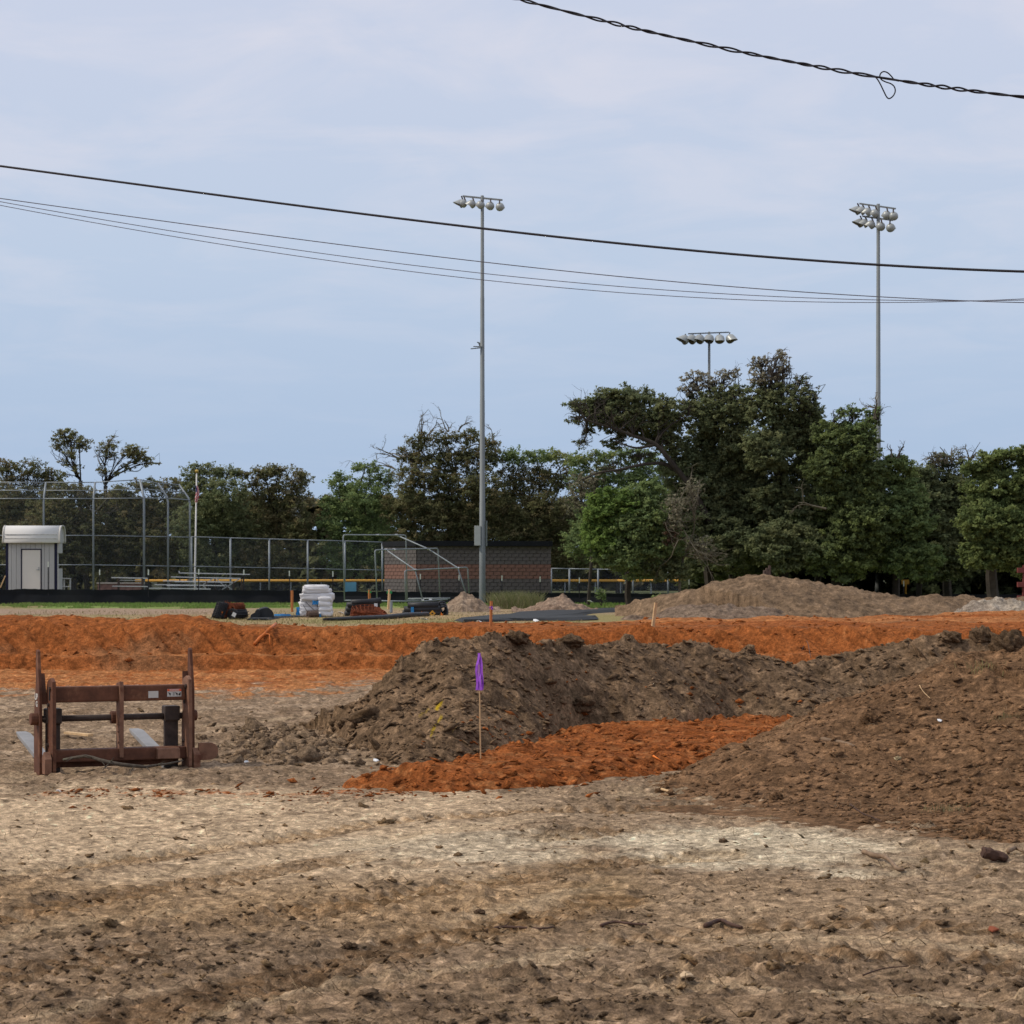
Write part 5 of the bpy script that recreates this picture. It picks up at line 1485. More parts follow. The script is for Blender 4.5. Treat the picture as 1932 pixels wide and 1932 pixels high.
for x, y, Y in ((855, 34, 125.8), (1290, 224, 125.0), (1685, 478, 124.0), (715, 232, 123.1), (1110, 505, 122.3), (600, 35, 124.9), (1212, 915, 122), (825, 230, 123.4), (1315, 908, 123)):
    c = Q6(x, y, Y); mb = MB(); mb.tube([c - Vector((0.07, 0, 0)), c + Vector((0.07, 0, 0))], 0.05, 8); mb.build('clamp', mat('bright_clamp', (0.55, 0.56, 0.57), 0.4, 0.4, var=0.1) if 'bright_clamp' not in bpy.data.materials else bpy.data.materials['bright_clamp'], bc)
bm_ = MB(); vs = [Q6(160, 60, 123.5), Q6(980, 70, 126), Q6(1000, 900, 126), Q6(160, 905, 123.5)]

# white ticket booth with a vaulted metal roof
BY = 134.0
def Q3(x, y, Y): return P((x / 5.0846) / 2.0704, (2020 + y / 5.0846) / 2.0704, Y)
booth = thing('booth', 'small white metal booth with a rounded roof and a closed door behind the black fence', 'booth', Q3(620, 1480, BY))
M_siding = mat('white_siding', (0.40, 0.395, 0.385), 0.55, 0.0, var=0.05, scale=0.8)
M_roofm = mat('white_roof_metal', (0.62, 0.61, 0.59), 0.9, 0.0, var=0.05, scale=0.6)
M_door = mat('cream_door', (0.66, 0.62, 0.56), 0.5, var=0.04, scale=0.6)
M_navy = mat('navy_trim', (0.006, 0.007, 0.03), 0.6, var=0.1)
DEP = 1.15
gzB = 0.2
front_l, front_r = Q3(165, 520, BY), Q3(1080, 520, BY)
def wall_box(x0, x1, y0, y1, z0, z1, name, m, par=booth, bev=0.0):
    mb = MB(); mb.box(((x0 + x1) / 2, (y0 + y1) / 2, (z0 + z1) / 2), (abs(x1 - x0), abs(y1 - y0), abs(z1 - z0))); return mb.build(name, m, par, bevel=bev)
zt = Q3(0, 515, BY).z; zl = gzB
core = wall_box(front_l.x + 0.02, front_r.x + 0.02, BY + 0.06, BY + DEP, zl, zt, 'wall', M_siding)
dl_, dr_, dt_ = Q3(420, 0, BY).x, Q3(825, 0, BY).x, Q3(0, 632, BY).z
seams = [165, 228, 325, 418]
for i in range(3): wall_box(Q3(seams[i] + 2, 0, BY).x, Q3(seams[i + 1] - 3, 0, BY).x, BY, BY + 0.058, zl, zt, 'siding_board', M_siding, bev=0.008)
seams = [828, 885, 978, 1080]
for i in range(3): wall_box(Q3(seams[i] + 2, 0, BY).x, Q3(seams[i + 1] - 3, 0, BY).x, BY, BY + 0.058, zl, zt, 'siding_board', M_siding, bev=0.008)
seams = [420, 515, 610, 700, 825]
for i in range(4): wall_box(Q3(seams[i] + 2, 0, BY).x, Q3(seams[i + 1] - 3, 0, BY).x, BY, BY + 0.058, dt_ + 0.005, zt, 'siding_board', M_siding, bev=0.008)
fr = MB()
for a, b in (((dl_, zl), (dl_ + 0.05, dt_)), ((dr_ - 0.05, zl), (dr_, dt_))): fr.box(((a[0] + b[0]) / 2, BY - 0.01, (a[1] + b[1]) / 2), (b[0] - a[0], 0.05, b[1] - a[1]))
fr.box(((dl_ + dr_) / 2, BY - 0.008, dt_ - 0.025), (dr_ - dl_ - 0.102, 0.046, 0.05))
fr.build('door_frame', M_navy, booth)
door = wall_box(dl_ + 0.055, dr_ - 0.055, BY - 0.005, BY + 0.05, zl, dt_ - 0.055, 'door', M_door, bev=0.006)
h = MB(); hc = Q3(770, 1045, BY - 0.04); h.tube([hc + Vector((0, 0.03, 0)), hc - Vector((0, 0.02, 0))], 0.035, 10); h.bar(hc - Vector((0.0, 0.03, 0)), hc + Vector((-0.13, -0.03, 0)), 0.02, 0.025); h.tube([hc + Vector((0, 0.03, 0.1)), hc + Vector((0, -0.01, 0.1))], 0.03, 10)
h.build('handle', M_galv, door)
for x0, x1 in ((110, 165), (1080, 1135)):
    wall_box(Q3(x0 + 1, 0, BY).x, Q3(x1 - 1, 0, BY).x, BY + 0.01, BY + 0.2, zl, zt, 'corner_trim', M_navy)
# right side wall with a counter opening, seen obliquely as a stepped strip
sdx = Q3(1137, 0, BY).x
wall_box(sdx, sdx + 0.08, BY + 0.02, BY + DEP, zl, Q3(0, 1020, BY).z, 'side_panel', M_siding)
wall_box(sdx, sdx + 0.08, BY + 0.02, BY + DEP, Q3(0, 715, BY).z, zt, 'side_panel', M_siding)
wall_box(sdx, sdx + 0.022, BY + 0.02, BY + 0.2, Q3(0, 1020, BY).z + 0.003, Q3(0, 715, BY).z - 0.003, 'side_post', M_siding)
def vault(x0, x1, name, m, off=0.0, th=0.03, zcut=0.0):
    """Barrel roof running left-right."""
    z0, z1 = Q3(0, 505, BY).z, Q3(0, 165, BY).z
    yc = BY + DEP / 2
    prof = []
    for i in range(33):
        t = i / 32
        an = math.pi * t
        c_, s_ = math.cos(an), math.sin(an)
        prof.append((yc - (DEP / 2 + 0.28 + off) * math.copysign(abs(c_) ** 0.62, c_), z0 + (z1 - z0 + off) * abs(s_) ** 0.75))
    vs = []
    for x in (x0, x1):
        for k_ in (0, th):
            for y_, z_ in prof:
                vs.append((x, yc + (y_ - yc) * (1 - k_ / 1.2), z_ - k_))
    n = len(prof); fs = []
    for i in range(n - 1):
        fs += [(i, i + 1, 2 * n + i + 1, 2 * n + i), (n + i, 3 * n + i, 3 * n + i + 1, n + i + 1), (i, n + i, n + i + 1, i + 1), (2 * n + i, 2 * n + i + 1, 3 * n + i + 1, 3 * n + i)]
    fs += [(0, 2 * n, 3 * n, n), (n - 1, 2 * n - 1, 4 * n - 1, 3 * n - 1)]
    mb = MB(); mb.add(vs, fs); return mb.build(name, m, booth, smooth_=(th < 0.1))
rx0, rx1 = Q3(85, 0, BY).x, Q3(1195, 0, BY).x
rf = vault(rx0, rx1, 'roof', M_roofm)
for py_ in (345, 425):
    zq = Q3(0, py_, BY).z
    z0, z1 = Q3(0, 505, BY).z, Q3(0, 165, BY).z
    s_ = min(1, max(0.01, (zq - z0) / (z1 - z0))) ** (1 / 0.75); an = math.asin(s_)
    yq = BY + DEP / 2 - (DEP / 2 + 0.28) * math.cos(an) ** 0.62
    mb = MB(); mb.bar((rx0 + 0.1, yq - 0.005, zq), (rx1 - 0.1, yq - 0.005, zq), 0.03, 0.035); mb.build('roof_seam', mat('seam_grey', (0.47, 0.465, 0.45), 0.6) if 'seam_grey' not in bpy.data.materials else bpy.data.materials['seam_grey'], rf)
vault(rx0 - 0.06, rx0 + 0.03, 'roof_trim', M_white, 0.015, 0.05); vault(rx1 - 0.03, rx1 + 0.06, 'roof_trim', M_white, 0.015, 0.05)
for xg in (rx0 + 0.10, rx1 - 0.10):
    zg0, zg1 = Q3(0, 507, BY).z, Q3(0, 168, BY).z
    ycg = BY + DEP / 2
    MB().prism([(xg, ycg - (DEP / 2 + 0.2) * math.copysign(abs(math.cos(math.pi * t / 16)) ** 0.62, math.cos(math.pi * t / 16)), zg0 + (zg1 - zg0 - 0.05) * math.sin(math.pi * t / 16) ** 0.75) for t in range(17)], (0.05, 0, 0)).build('gable', M_siding, booth)
wall_box(rx1 - 0.09, rx1 - 0.05, BY - 0.05, BY + DEP, Q3(0, 500, BY).z - 0.02, Q3(0, 330, BY).z, 'gable_panel', M_siding)
# plank leaning left of the booth
mb = MB(); mb.bar(Q3(5, 1400, 132), Q3(105, 1165, 132), 0.12, 0.05); o = mb.build('plank', M_lath); tag(o, 'orange tinted plank leaning left of the white booth', 'plank')

# tall backstop of bent galvanised posts
def Q1(x, y, Y): return P((x / 1.932) / 2.0704, (1600 + y / 1.932) / 2.0704, Y)
bs = thing('backstop', 'tall chain link backstop with posts bent over at the top', 'backstop', (-14, 150, 0.2))
posts = [(-1250, 672, -1235, 549, 150.0), (-850, 672, -835, 549, 150.0), (-450, 672, -435, 549, 150.0), (-60, 672, -45, 549, 150.0), (330, 672, 346, 549, 150.0), (705, 672, 718, 549, 150.0), (1087, 668, 1056, 528, 150.3), (1268, 670, 1192, 556, 152.2), (1433, 682, 1350, 566, 154.2)]
for x, y, xt, yt, Y in posts:
    b = Q1(x, y, Y); t = Q1(xt, yt, Y + 0.5)
    mb = MB(); mb.tube([Vector((b.x, b.y, 0.15)), b - Vector((0, 0, 0.25)), b + (t - b) * 0.12, t], 0.062 if Y != 150.3 else 0.075, 8); mb.build('post', M_galv, bs, smooth_=True)
def rails(lst, r, par, name='rail', m=M_galv):
    for a, b in lst:
        mb = MB(); mb.tube([a, b], r, 6); mb.build(name, m, par, smooth_=True)
for ya, yb, f in ((549, 565, 1.0), (606, 624, 0.5), (672, 683, 0.0)):
    pts = []
    for x, y, xt, yt, Y in posts:
        pts.append(Q1(x, y, Y) * (1 - f) + Q1(xt, yt, Y + 0.5) * f)
    rails(list(zip(pts[:-1], pts[1:])), 0.034, bs)
for yl, yr in ((950, 963), (1172, 1184)):
    pts = [Q1(x, yl + (yr - yl) * max(0, (x - 705) / 728), Y) for x, y, xt, yt, Y in posts]
    rails(list(zip(pts[:-1], pts[1:])), 0.034, bs)
for i in range(len(posts) - 1):
    (x, y, xt, yt, Y), (x2, y2, xt2, yt2, Y2) = posts[i], posts[i + 1]
    for (a, b, c, d) in ((Vector((*Q1(x, y, Y)[:2], 0.2)), Vector((*Q1(x2, y2, Y2)[:2], 0.2)), Q1(x2, y2, Y2), Q1(x, y, Y)), (Q1(x, y, Y), Q1(x2, y2, Y2), Q1(xt2, yt2, Y2 + .5), Q1(xt, yt, Y + .5))):
        mb = MB(); mb.prism([a + Vector((0, 0.06, 0)), b + Vector((0, 0.06, 0)), c + Vector((0, 0.06, 0)), d + Vector((0, 0.06, 0))], (0, 0.004, 0)); mb.build('mesh_panel', M_chain, bs)

# side fence running away from the backstop
sf2 = thing('side_fence', 'galvanised chain link fence running from the backstop back to the dugout', 'fence', (-15, 165, 0.2))
def zz2(x, y): return ((750 + x / 1.932) / 2.0704, (1900 + y / 1.932) / 2.0704)
fp = [(-4, 380, 603, 154.4), (290, 389, 609, 156.0), (583, 397, 614, 157.6), (873, 405, 620, 159.2), (1153, 412, 627, 160.8), (1436, 421, 632, 162.4)]
tops, mids = [], []
for x, yt, ym, Y in fp:
    t, m_ = P(*zz2(x, yt), Y), P(*zz2(x, ym), Y)
    tops.append(t); mids.append(m_)
    mb = MB(); mb.tube([Vector((t.x, t.y, 0.15)), t], 0.06, 8); mb.build('post', M_galv, sf2, smooth_=True)
rails(list(zip(tops[:-1], tops[1:])), 0.038, sf2); rails(list(zip(mids[:-1], mids[1:])), 0.032, sf2)
for a, b in zip(tops[:-1], tops[1:]):
    mb = MB(); mb.prism([Vector((a.x, a.y + .05, 0.2)), Vector((b.x, b.y + .05, 0.2)), b + Vector((0, .05, 0)), a + Vector((0, .05, 0))], (0, 0.004, 0)); mb.build('mesh_panel', M_chain, sf2)

# outfield fence with yellow cap
of = thing('outfield_fence', 'low outfield fence with a yellow plastic cap along its top', 'fence', (0, 164, 0.2))
OY = 164.0
capz = P(0, 1095.5, OY).z
for a, b in ((255, 1165), (1165, 1460), (1700, 1885)):
    x0, x1 = P(a, 0, OY).x, P(b, 0, OY).x
    mb = MB(); mb.tube([(x0, OY, capz), ((x0 + x1) / 2, OY, capz), (x1, OY, capz)], 0.085, 8); mb.build('yellow_cap', M_yellow, of, smooth_=True)
    mb = MB(); mb.prism([(x0, OY + .05, 0.2), (x1, OY + .05, 0.2), (x1, OY + .05, capz), (x0, OY + .05, capz)], (0, 0.004, 0)); mb.build('mesh_panel', M_chain, of)
    for px in np.arange(a + 6, b, 57.5):
        mb = MB(); x = P(px, 0, OY).x; mb.tube([(x, OY + .1, 0.15), (x, OY + .1, capz - 0.03)], 0.045, 6); mb.build('post', M_galv, of)
# fence stub right of the dugout
rfz = thing('right_fence', 'chain link fence with grey posts right of the dugout', 'fence', (10, 150, 0.2))
ps_ = []
for x, y in ((86, 1482), (200, 1484), (380, 1487), (600, 1491), (820, 1495), (1040, 1500)):
    t = P(*zz4(x, y), 150); ps_.append(t)
    mb = MB(); mb.tube([Vector((t.x, t.y, 0.15)), t], 0.055, 8); mb.build('post', M_galv, rfz, smooth_=True)
rails(list(zip(ps_[:-1], ps_[1:])), 0.035, rfz)
for a, b in zip(ps_[:-1], ps_[1:]):
    mb = MB(); mb.prism([Vector((a.x, a.y + .05, 0.2)), Vector((b.x, b.y + .05, 0.2)), b + Vector((0, .05, 0)), a + Vector((0, .05, 0))], (0, 0.004, 0)); mb.build('mesh_panel', M_chain, rfz)
fr_ = thing('far_right_fence', 'short grey fence posts glimpsed under the dark trees at the right', 'fence', (30, 140, 0.2))
for px in (1686, 1697, 1719, 1725, 1744, 1790, 1830, 1868):
    t = P(px, 1098, 140); mb = MB(); mb.tube([Vector((t.x, t.y, 0.1)), t], 0.05, 6); mb.build('post', M_galv, fr_)
mb = MB(); mb.tube([P(1680, 1099, 140), P(1880, 1099, 140)], 0.03, 6); mb.build('rail', M_galv, fr_)
mk = thing('yellow_marker', 'yellow marker post under the trees at the right end of the spoil mound', 'marker post', P(1709, 1115, 130)); mb = MB(); mb.tube([P(1709, 1125, 130), P(1709, 1100, 130)], 0.06, 8); mb.build('pipe', M_yellow, mk); mb = MB(); mb.box(P(1708, 1098, 130), (0.42, 0.08, 0.25)); mb.build('cap_box', M_yellow, mk)

# blue sign on the fence
sg = thing('banner', 'small blue banner hanging low on the fence right of the white sacks', 'banner', P(*zz2(1197, 790), 150))
a_, b_ = P(*zz2(1155, 795), 150), P(*zz2(1240, 722), 150)
mb = MB(); mb.box(((a_.x + b_.x) / 2, 150, (a_.z + b_.z) / 2), (b_.x - a_.x, 0.02, b_.z - a_.z)); mb.build('sheet', mat('banner_blue', (0.10, 0.26, 0.36), 0.6, var=0.35, scale=1.2, spots=((0.32, 0.47, 0.52), 0.52)), sg)

# bleachers
def Q4(x, y, Y): return P((420 + x / 3.578) / 2.0704, (2180 + y / 3.578) / 2.0704, Y)
bl = thing('bleacher', 'five row aluminium bleacher with cross braces behind the black fence', 'bleacher', Q4(1100, 500, 138))
rows = [(578, 420, 1440, 433, 136.0), (660, 370, 1635, 386, 136.7), (780, 318, 1745, 336, 137.4), (890, 263, 1862, 285, 138.1), (1000, 207, 1990, 228, 138.8)]
for x0, y0, x1, y1, Y in rows:
    mb = MB(); mb.bar(Q4(x0, y0, Y), Q4(x1, y1, Y), 0.26, 0.055); mb.build('seat_plank', M_alu, bl)
for x0, y0, x1, y1, Y in ((940, 330, 1320, 330, 137.0), (830, 385, 1240, 382, 136.4), (1300, 380, 1640, 386, 137.1), (1400, 335, 1750, 338, 137.8)):
    mb = MB(); mb.bar(Q4(x0, y0, Y), Q4(x1, y1, Y), 0.24, 0.045); mb.build('foot_plank', M_alu, bl)
for xs_ in ((780, 890, 1010, 1125), (1270, 1385, 1500, 1505), (1690, 1762, 1872, 1900)):
    for x, top_, Y in zip(xs_, (425, 325, 290, 240), (136.2, 136.9, 137.6, 138.6)):
        mb = MB(); p = Q4(x, top_, Y); mb.bar(Vector((p.x, p.y, 0.2)), p, 0.06, 0.06, (0, 1, 0)); mb.build('upright', M_dkst, bl)
for a, b in (((1330, 372), (1480, 285)), ((1340, 395), (1400, 440)), ((1520, 285), (1640, 400)), ((1600, 440), (1850, 290)), ((1640, 370), (1740, 440)), ((1190, 300), (1250, 440))):
    mb = MB(); mb.bar(Q4(*a, 139.0), Q4(*b, 139.0), 0.06, 0.05); mb.build('brace', M_alu, bl)
mb = MB(); mb.bar(Q4(1000, 180, 138.8), Q4(1004, 210, 138.8), 0.05, 0.05, (0, 1, 0)); mb.build('seat_end', M_alu, bl)
bn = thing('team_bench', 'long two rail aluminium bench left of the bleacher', 'bench', Q4(310, 440, 136))
mb = MB(); mb.bar(Q4(60, 272, 136), Q4(562, 283, 136), 0.28, 0.06); mb.build('seat', M_alu, bn)
mb = MB(); mb.bar(Q4(165, 310, 136.3), Q4(485, 312, 136.3), 0.1, 0.05); mb.build('rail', M_alu, bn)
mb = MB(); mb.bar(Q4(70, 392, 135.6), Q4(560, 398, 135.6), 0.24, 0.045); mb.build('foot_plank', M_alu, bn)
for x in (155, 490): 
    p = Q4(x, 280, 136); mb = MB(); mb.bar(Vector((p.x, p.y, 0.2)), p, 0.09, 0.3, (0, 1, 0)); mb.build('leg', M_dkst, bn)
b2 = thing('stool_bench', 'small white bench standing against the right side of the booth', 'bench', Q3(1260, 1420, 136))
mb = MB(); mb.bar(Q3(1205, 1215, 136), Q3(1405, 1222, 136), 0.3, 0.05); mb.build('seat', M_alu, b2)
mb = MB(); mb.bar(Q3(1205, 1375, 135.8), Q3(1405, 1380, 135.8), 0.2, 0.05); mb.build('foot_plank', M_alu, b2)
for x in (1275, 1395):
    p = Q3(x, 1215, 136); mb = MB(); mb.bar(Vector((p.x, p.y, 0.2)), p, 0.07, 0.07, (0, 1, 0)); mb.build('leg', M_alu, b2)

# low wall of pinkish blocks behind the bench
lw = thing('low_block_wall', 'low wall of pinkish blocks with a pale cap behind the bench', 'wall', Q4(100, 430, 146))
M_pink = mat('pink_block', (0.20, 0.115, 0.095), 0.9, var=0.25, scale=4)
M_mortar = mat('mortar', (0.23, 0.20, 0.18), 0.95, var=0.15, scale=6)
def mini_wall(par, x0, x1, y, z0, rows_, bw, bh, m_of, name='block', skip=None, axis=(1, 0), limit=[0], depth=0.12, gap=0.012):
    d = Vector((axis[0], axis[1], 0)).normalized(); nrm = Vector((d.y, -d.x, 0))
    L = x1 - x0
    meshes = {}
    for r_ in range(rows_):
        off = 0 if r_ % 2 == 0 else bw / 2
        s = -off
        while s < L - 0.02:
            a, b = max(s, 0), min(s + bw, L)
            s += bw
            if b - a < 0.06: continue
            key = (round(b - a, 3), m_of(r_).name)
            if key not in meshes:
                mb = MB(); mb.box((0, 0, 0), (b - a - gap, depth, bh - gap)); o = mb.build(name, m_of(r_), par, True)
                meshes[key] = o.data
            else:
                o = bpy.data.objects.new(name, meshes[key]); COL.objects.link(o); o.parent = par
            w = y + d * ((a + b) / 2) + nrm * (0.012 * ((r_ * 7 + int(s * 10)) % 3 - 1) * 0.3)
            o.location = Vector((w.x, w.y, z0 + bh * (r_ + 0.5))) - par.location
            o.rotation_euler = (0, 0, math.atan2(d.y, d.x))
wx0, wx1 = Q4(-140, 0, 146).x, Q4(500, 0, 146).x
mini_wall(lw, wx0, wx1, Vector((wx0, 146, 0)), 0.2, 4, 0.42, 0.2, lambda r_: M_pink)
mb = MB(); mb.box(((wx0 + wx1) / 2, 146.1, 0.6), (wx1 - wx0, 0.12, 0.78)); mb.build('core', M_mortar, lw)
mb = MB(); mb.box(((wx0 + wx1) / 2, 146.05, 1.04), (wx1 - wx0 + 0.1, 0.36, 0.07)); mb.build('cap', mat('pale_cap', (0.42, 0.36, 0.31), 0.8, var=0.1), lw)

# flagpole
fpY = 158.0
fo = thing('flagpole', 'white flagpole with a limp striped flag behind the backstop', 'flagpole', P(371, 1118, fpY))
zz1 = lambda x, y: ((x / 1.932) / 2.0704, (1600 + y / 1.932) / 2.0704)
mb = MB(); pb_, pt_ = P(*zz1(1471, 1290), fpY), P(*zz1(1484, 478), fpY)
mb.tube([Vector((pb_.x, fpY, 0.1)), pb_, pt_], [0.065, 0.065, 0.045], 10); mb.build('pole', mat('white_pole', (0.62, 0.60, 0.57), 0.4, var=0.06), fo, smooth_=True)
bm_ = bmesh.new(); bmesh.ops.create_uvsphere(bm_, u_segments=10, v_segments=6, radius=0.13, matrix=Matrix.Translation(P(*zz1(1484, 466), fpY) - fo.location))
me = bpy.data.meshes.new('finial'); bm_.to_mesh(me); bm_.free(); me.materials.append(mat('gold_ball', (0.55, 0.36, 0.08), 0.3, 0.8, var=0.1)); fi = bpy.data.objects.new('finial', me); COL.objects.link(fi); fi.parent = fo
fv, ff, fc = [], [], []
NX, NZ = 13, 20
for j in range(NZ):
    for i in range(NX):
        u, v = i / (NX - 1), j / (NZ - 1)
        px_, py_ = zz1(1474 + 28 * u * (0.5 + 0.5 * math.sin(v * 2.6 + 0.3)) + 3 * math.sin(v * 5), 572 + 126 * v + 6 * u)
        q = P(px_, py_, fpY - 0.3 + 0.16 * math.sin(u * 11 + v * 2) * (0.3 + v))
        fv.append(tuple(q - fo.location))
        s = int((u * 4 + v * 9)) % 2
        fc.append((0.55, 0.03, 0.04) if s else (0.75, 0.70, 0.70))
        if v < 0.42 and u < 0.35: fc[-1] = (0.03, 0.04, 0.16)
for j in range(NZ - 1):
    for i in range(NX - 1):
        a = j * NX + i; ff.append((a, a + 1, a + NX + 1, a + NX))
fl_ = np_mesh('flag', np.array(fv), np.array(ff), M_grass, np.array(fc), 'tint', True, fo)

# dugout of dark and reddish blocks with a black roof
DY = 134.0
M_bd = mat('dark_block', (0.105, 0.092, 0.088), 0.9, var=0.3, scale=2.5)
M_br = mat('red_block', (0.185, 0.098, 0.075), 0.9, var=0.3, scale=2.5)
M_bm = mat('block_mortar', (0.28, 0.25, 0.235), 0.95, var=0.2, scale=5)
dug = thing('dugout', 'block dugout with a reddish middle band and a flat black roof', 'dugout', (P(880, 0, DY).x, DY, 0.2))
def zz3(x, y): return ((1200 + x / 1.932) / 2.0704, (1600 + y / 1.932) / 2.0704)
cor = P(*zz3(829, 1025), DY); rgt = P(*zz3(1837, 1025), DY)
bh = (P(*zz3(0, 1028), DY).z - P(*zz3(0, 1386), DY).z) / 13
ztop = P(*zz3(0, 1030), DY).z
nrow = 15; z0d = ztop - nrow * bh
def mrow(r_):
    q = nrow - 1 - r_          # row counted from the top
    return M_br if 5 <= q < 9 else M_bd
dirf = Vector((math.cos(R(6)), math.sin(R(6)), 0))
Lf = (rgt.x - cor.x) / dirf.x * 1.005
mini_wall(dug, 0, Lf, Vector((cor.x, DY, 0)), z0d, nrow, bh * 2.0, bh, mrow, axis=dirf, gap=0.022)
LEr = 3.1
dire = Vector((-math.cos(R(56)), math.sin(R(56)), 0))
xe = P(*zz3(587, 0), DY + LEr * dire.y).x
LEr = (cor.x - xe) / math.cos(R(56))
start = Vector((cor.x, DY, 0)) + dire * LEr
mini_wall(dug, 0, LEr, start, z0d, nrow, bh * 2.0, bh, mrow, axis=-dire, gap=0.022)
nf = Vector((-dirf.y, dirf.x, 0)); ne = Vector((dire.y, -dire.x, 0)) * -1
fcor = Vector((cor.x, DY, 0))
mb = MB()
foot = [fcor + nf * 0.05 + dirf * 0.05, fcor + dirf * (Lf - 0.02) + nf * 0.05, fcor + dirf * (Lf - 0.02) + nf * 3.0, fcor + dire * LEr + dirf * 0.5 + nf * 0.4, fcor + dire * (LEr - 0.02) + dirf * 0.06]
mb.prism([Vector((p.x, p.y, (z0d + ztop) / 2)) for p in foot], (0, 0, ztop - z0d - 0.01)); mb.build('mortar_core', M_bm, dug)
zr0, zr1 = ztop + 0.005, P(*zz3(0, 990), DY - 0.3).z
mb = MB()
rp = [fcor - nf * 0.35 - dirf * 0.1, fcor + dirf * (Lf + 0.05) - nf * 0.35, fcor + dirf * (Lf + 0.05) + nf * 3.2, fcor + dire * (LEr + 0.1) + nf * 0.6, fcor + dire * (LEr + 0.1) - dirf * 0.12]
mb.prism([Vector((p.x, p.y, (zr0 + zr1) / 2)) for p in rp], (0, 0, zr1 - zr0)); mb.build('roof', M_black, dug)

# ------------------------------------------------------------------ floodlight poles
def lamp_mb(c, aim, r):
    """Spun reflector with deep visor: bell shell along aim."""
    aim = aim.normalized(); s = aim.cross(Vector((0, 0, 1))).normalized(); u = s.cross(aim)
    n = 18
    rings = [(-0.75, 0.22), (-0.70, 0.42), (-0.45, 0.78), (-0.05, 0.98), (0.35, 1.0)]
    vs, fs = [], []
    for t, q in rings:
        for k_ in range(n):
            a = 2 * math.pi * k_ / n
            vs.append(c + aim * (t * r) + (s * math.cos(a) + u * math.sin(a)) * (q * r))
    for k_ in range(n):               # visor: lip reaches forward over the top
        a = 2 * math.pi * k_ / n
        ext = 0.45 + 0.95 * max(0, math.sin(a) + 0.35)
        vs.append(c + aim * (ext * r) + (s * math.cos(a) + u * math.sin(a)) * (0.99 * r))
    m_ = len(rings) + 1
    for i in range(m_ - 1):
        for k_ in range(n):
            fs.append((i * n + k_, i * n + (k_ + 1) % n, (i + 1) * n + (k_ + 1) % n, (i + 1) * n + k_))
    fs.append(tuple(reversed(range(n))))
    sh_ = MB(); sh_.add(vs, fs)
    ln = MB(); ring = [c + aim * (0.30 * r) + (s * math.cos(2 * math.pi * k_ / n) + u * math.sin(2 * math.pi * k_ / n)) * (0.96 * r) for k_ in range(n)]
    ln.prism(ring, aim * 0.02)
    return sh_, ln
def flood_pole(label, base, ztop_, r0, r1, bars, boxes=()):
    o = thing('light_pole', label, 'light pole', base, 'sports floodlight poles')
    mb = MB(); H = ztop_ - base.z
    pts = [base - Vector((0, 0, 0.1))]; rs = [r0 * 1.02]
    for t in (0.0, 0.25, 0.2502, 0.5, 0.5002, 0.75, 0.7502, 1.0):
        pts.append(base + Vector((0, 0, H * t))); rs.append(r0 + (r1 - r0) * t - (0.008 if str(t).endswith('02') else 0))
    mb.tube(pts, rs, 16); mb.build('pole', M_pole, o, smooth_=True)
    for (a, b, lamps, r) in bars:
        mb = MB(); mb.bar(a, b, 0.09, 0.09); cb = mb.build('crossarm', M_pole, o)
        for t, drop_, aim in lamps:
            p = a + (b - a) * t; c = p + Vector((0, -0.05, -drop_))
            sh_, ln = lamp_mb(c, aim, r)
            lo_ = sh_.build('floodlight', M_lamp, o, smooth_=True)
            lm = ln.build('lens', M_lens, o); lm.parent = lo_
            ymb = MB(); ymb.bar(p, c - aim.normalized() * r * 0.5 + Vector((0, 0, r * 0.3)), 0.07, 0.07, (0, 1, 0)); ym = ymb.build('yoke', M_dkst, o); ym.parent = lo_
    return o
b1 = drop(910, 1131); Y1 = 127.0; base1 = Vector((P(910, 0, Y1).x, Y1, float(ground_z(0, Y1))))
def Q5(x, y, Y): return P((1700 + x / 2.415) / 2.0704, (700 + y / 2.415) / 2.0704, Y)
down = -0.42
aL = lambda dx_, dy_: Vector((dx_, dy_, down))
z1 = Q5(460, 155, Y1).z
p1 = flood_pole('tall grey floodlight pole with a single row of lamps and a cabinet near its base', base1, z1, 0.172, 0.085,
    [(Q5(262, 160, Y1 + 0.5), Q5(632, 197, Y1 - 0.5), [(0.02, 0.38, aL(-1, 0.25)), (0.24, 0.36, aL(-0.9, 0.45)), (0.46, 0.36, aL(-0.55, 0.8)), (0.70, 0.36, aL(-0.35, 0.95)), (0.94, 0.36, aL(0.25, 0.95)), (-0.04, 0.40, aL(-1, -0.2))], 0.23)])
def part_box(par, c, s, m, name, rot=None, bev=0.01):
    mb = MB(); mb.box(c, s, rot); return mb.build(name, m, par, bevel=bev)
ca_, cb_ = P(*zz3(1260, 1026), Y1), P(*zz3(1308, 877), Y1)
part_box(p1, ((ca_.x + cb_.x) / 2 + 0.01, Y1 - 0.02, (ca_.z + cb_.z) / 2), (cb_.x - ca_.x, 0.34, cb_.z - ca_.z), mat('cabinet_grey', (0.42, 0.43, 0.43), 0.5, 0.2, var=0.06), 'cabinet')
part_box(p1, P(*zz3(1353, 935), Y1), (0.09, 0.12, 1.35), M_pole, 'conduit_box')
arm = MB(); arm.bar(Q5(335, 1600, Y1), Q5(455, 1588, Y1), 0.05, 0.05); arm.bar(Q5(395, 1538, Y1), Q5(455, 1560, Y1), 0.06, 0.06); arm.bar(Q5(412, 1540, Y1), Q5(425, 1580, Y1), 0.09, 0.05, (0, 1, 0)); arm.bar(Q5(360, 1578, Y1 - 0.1), Q5(455, 1582, Y1 - 0.1), 0.05, 0.05)
arm.build('bracket', M_pole, p1)
Y2 = 135.0
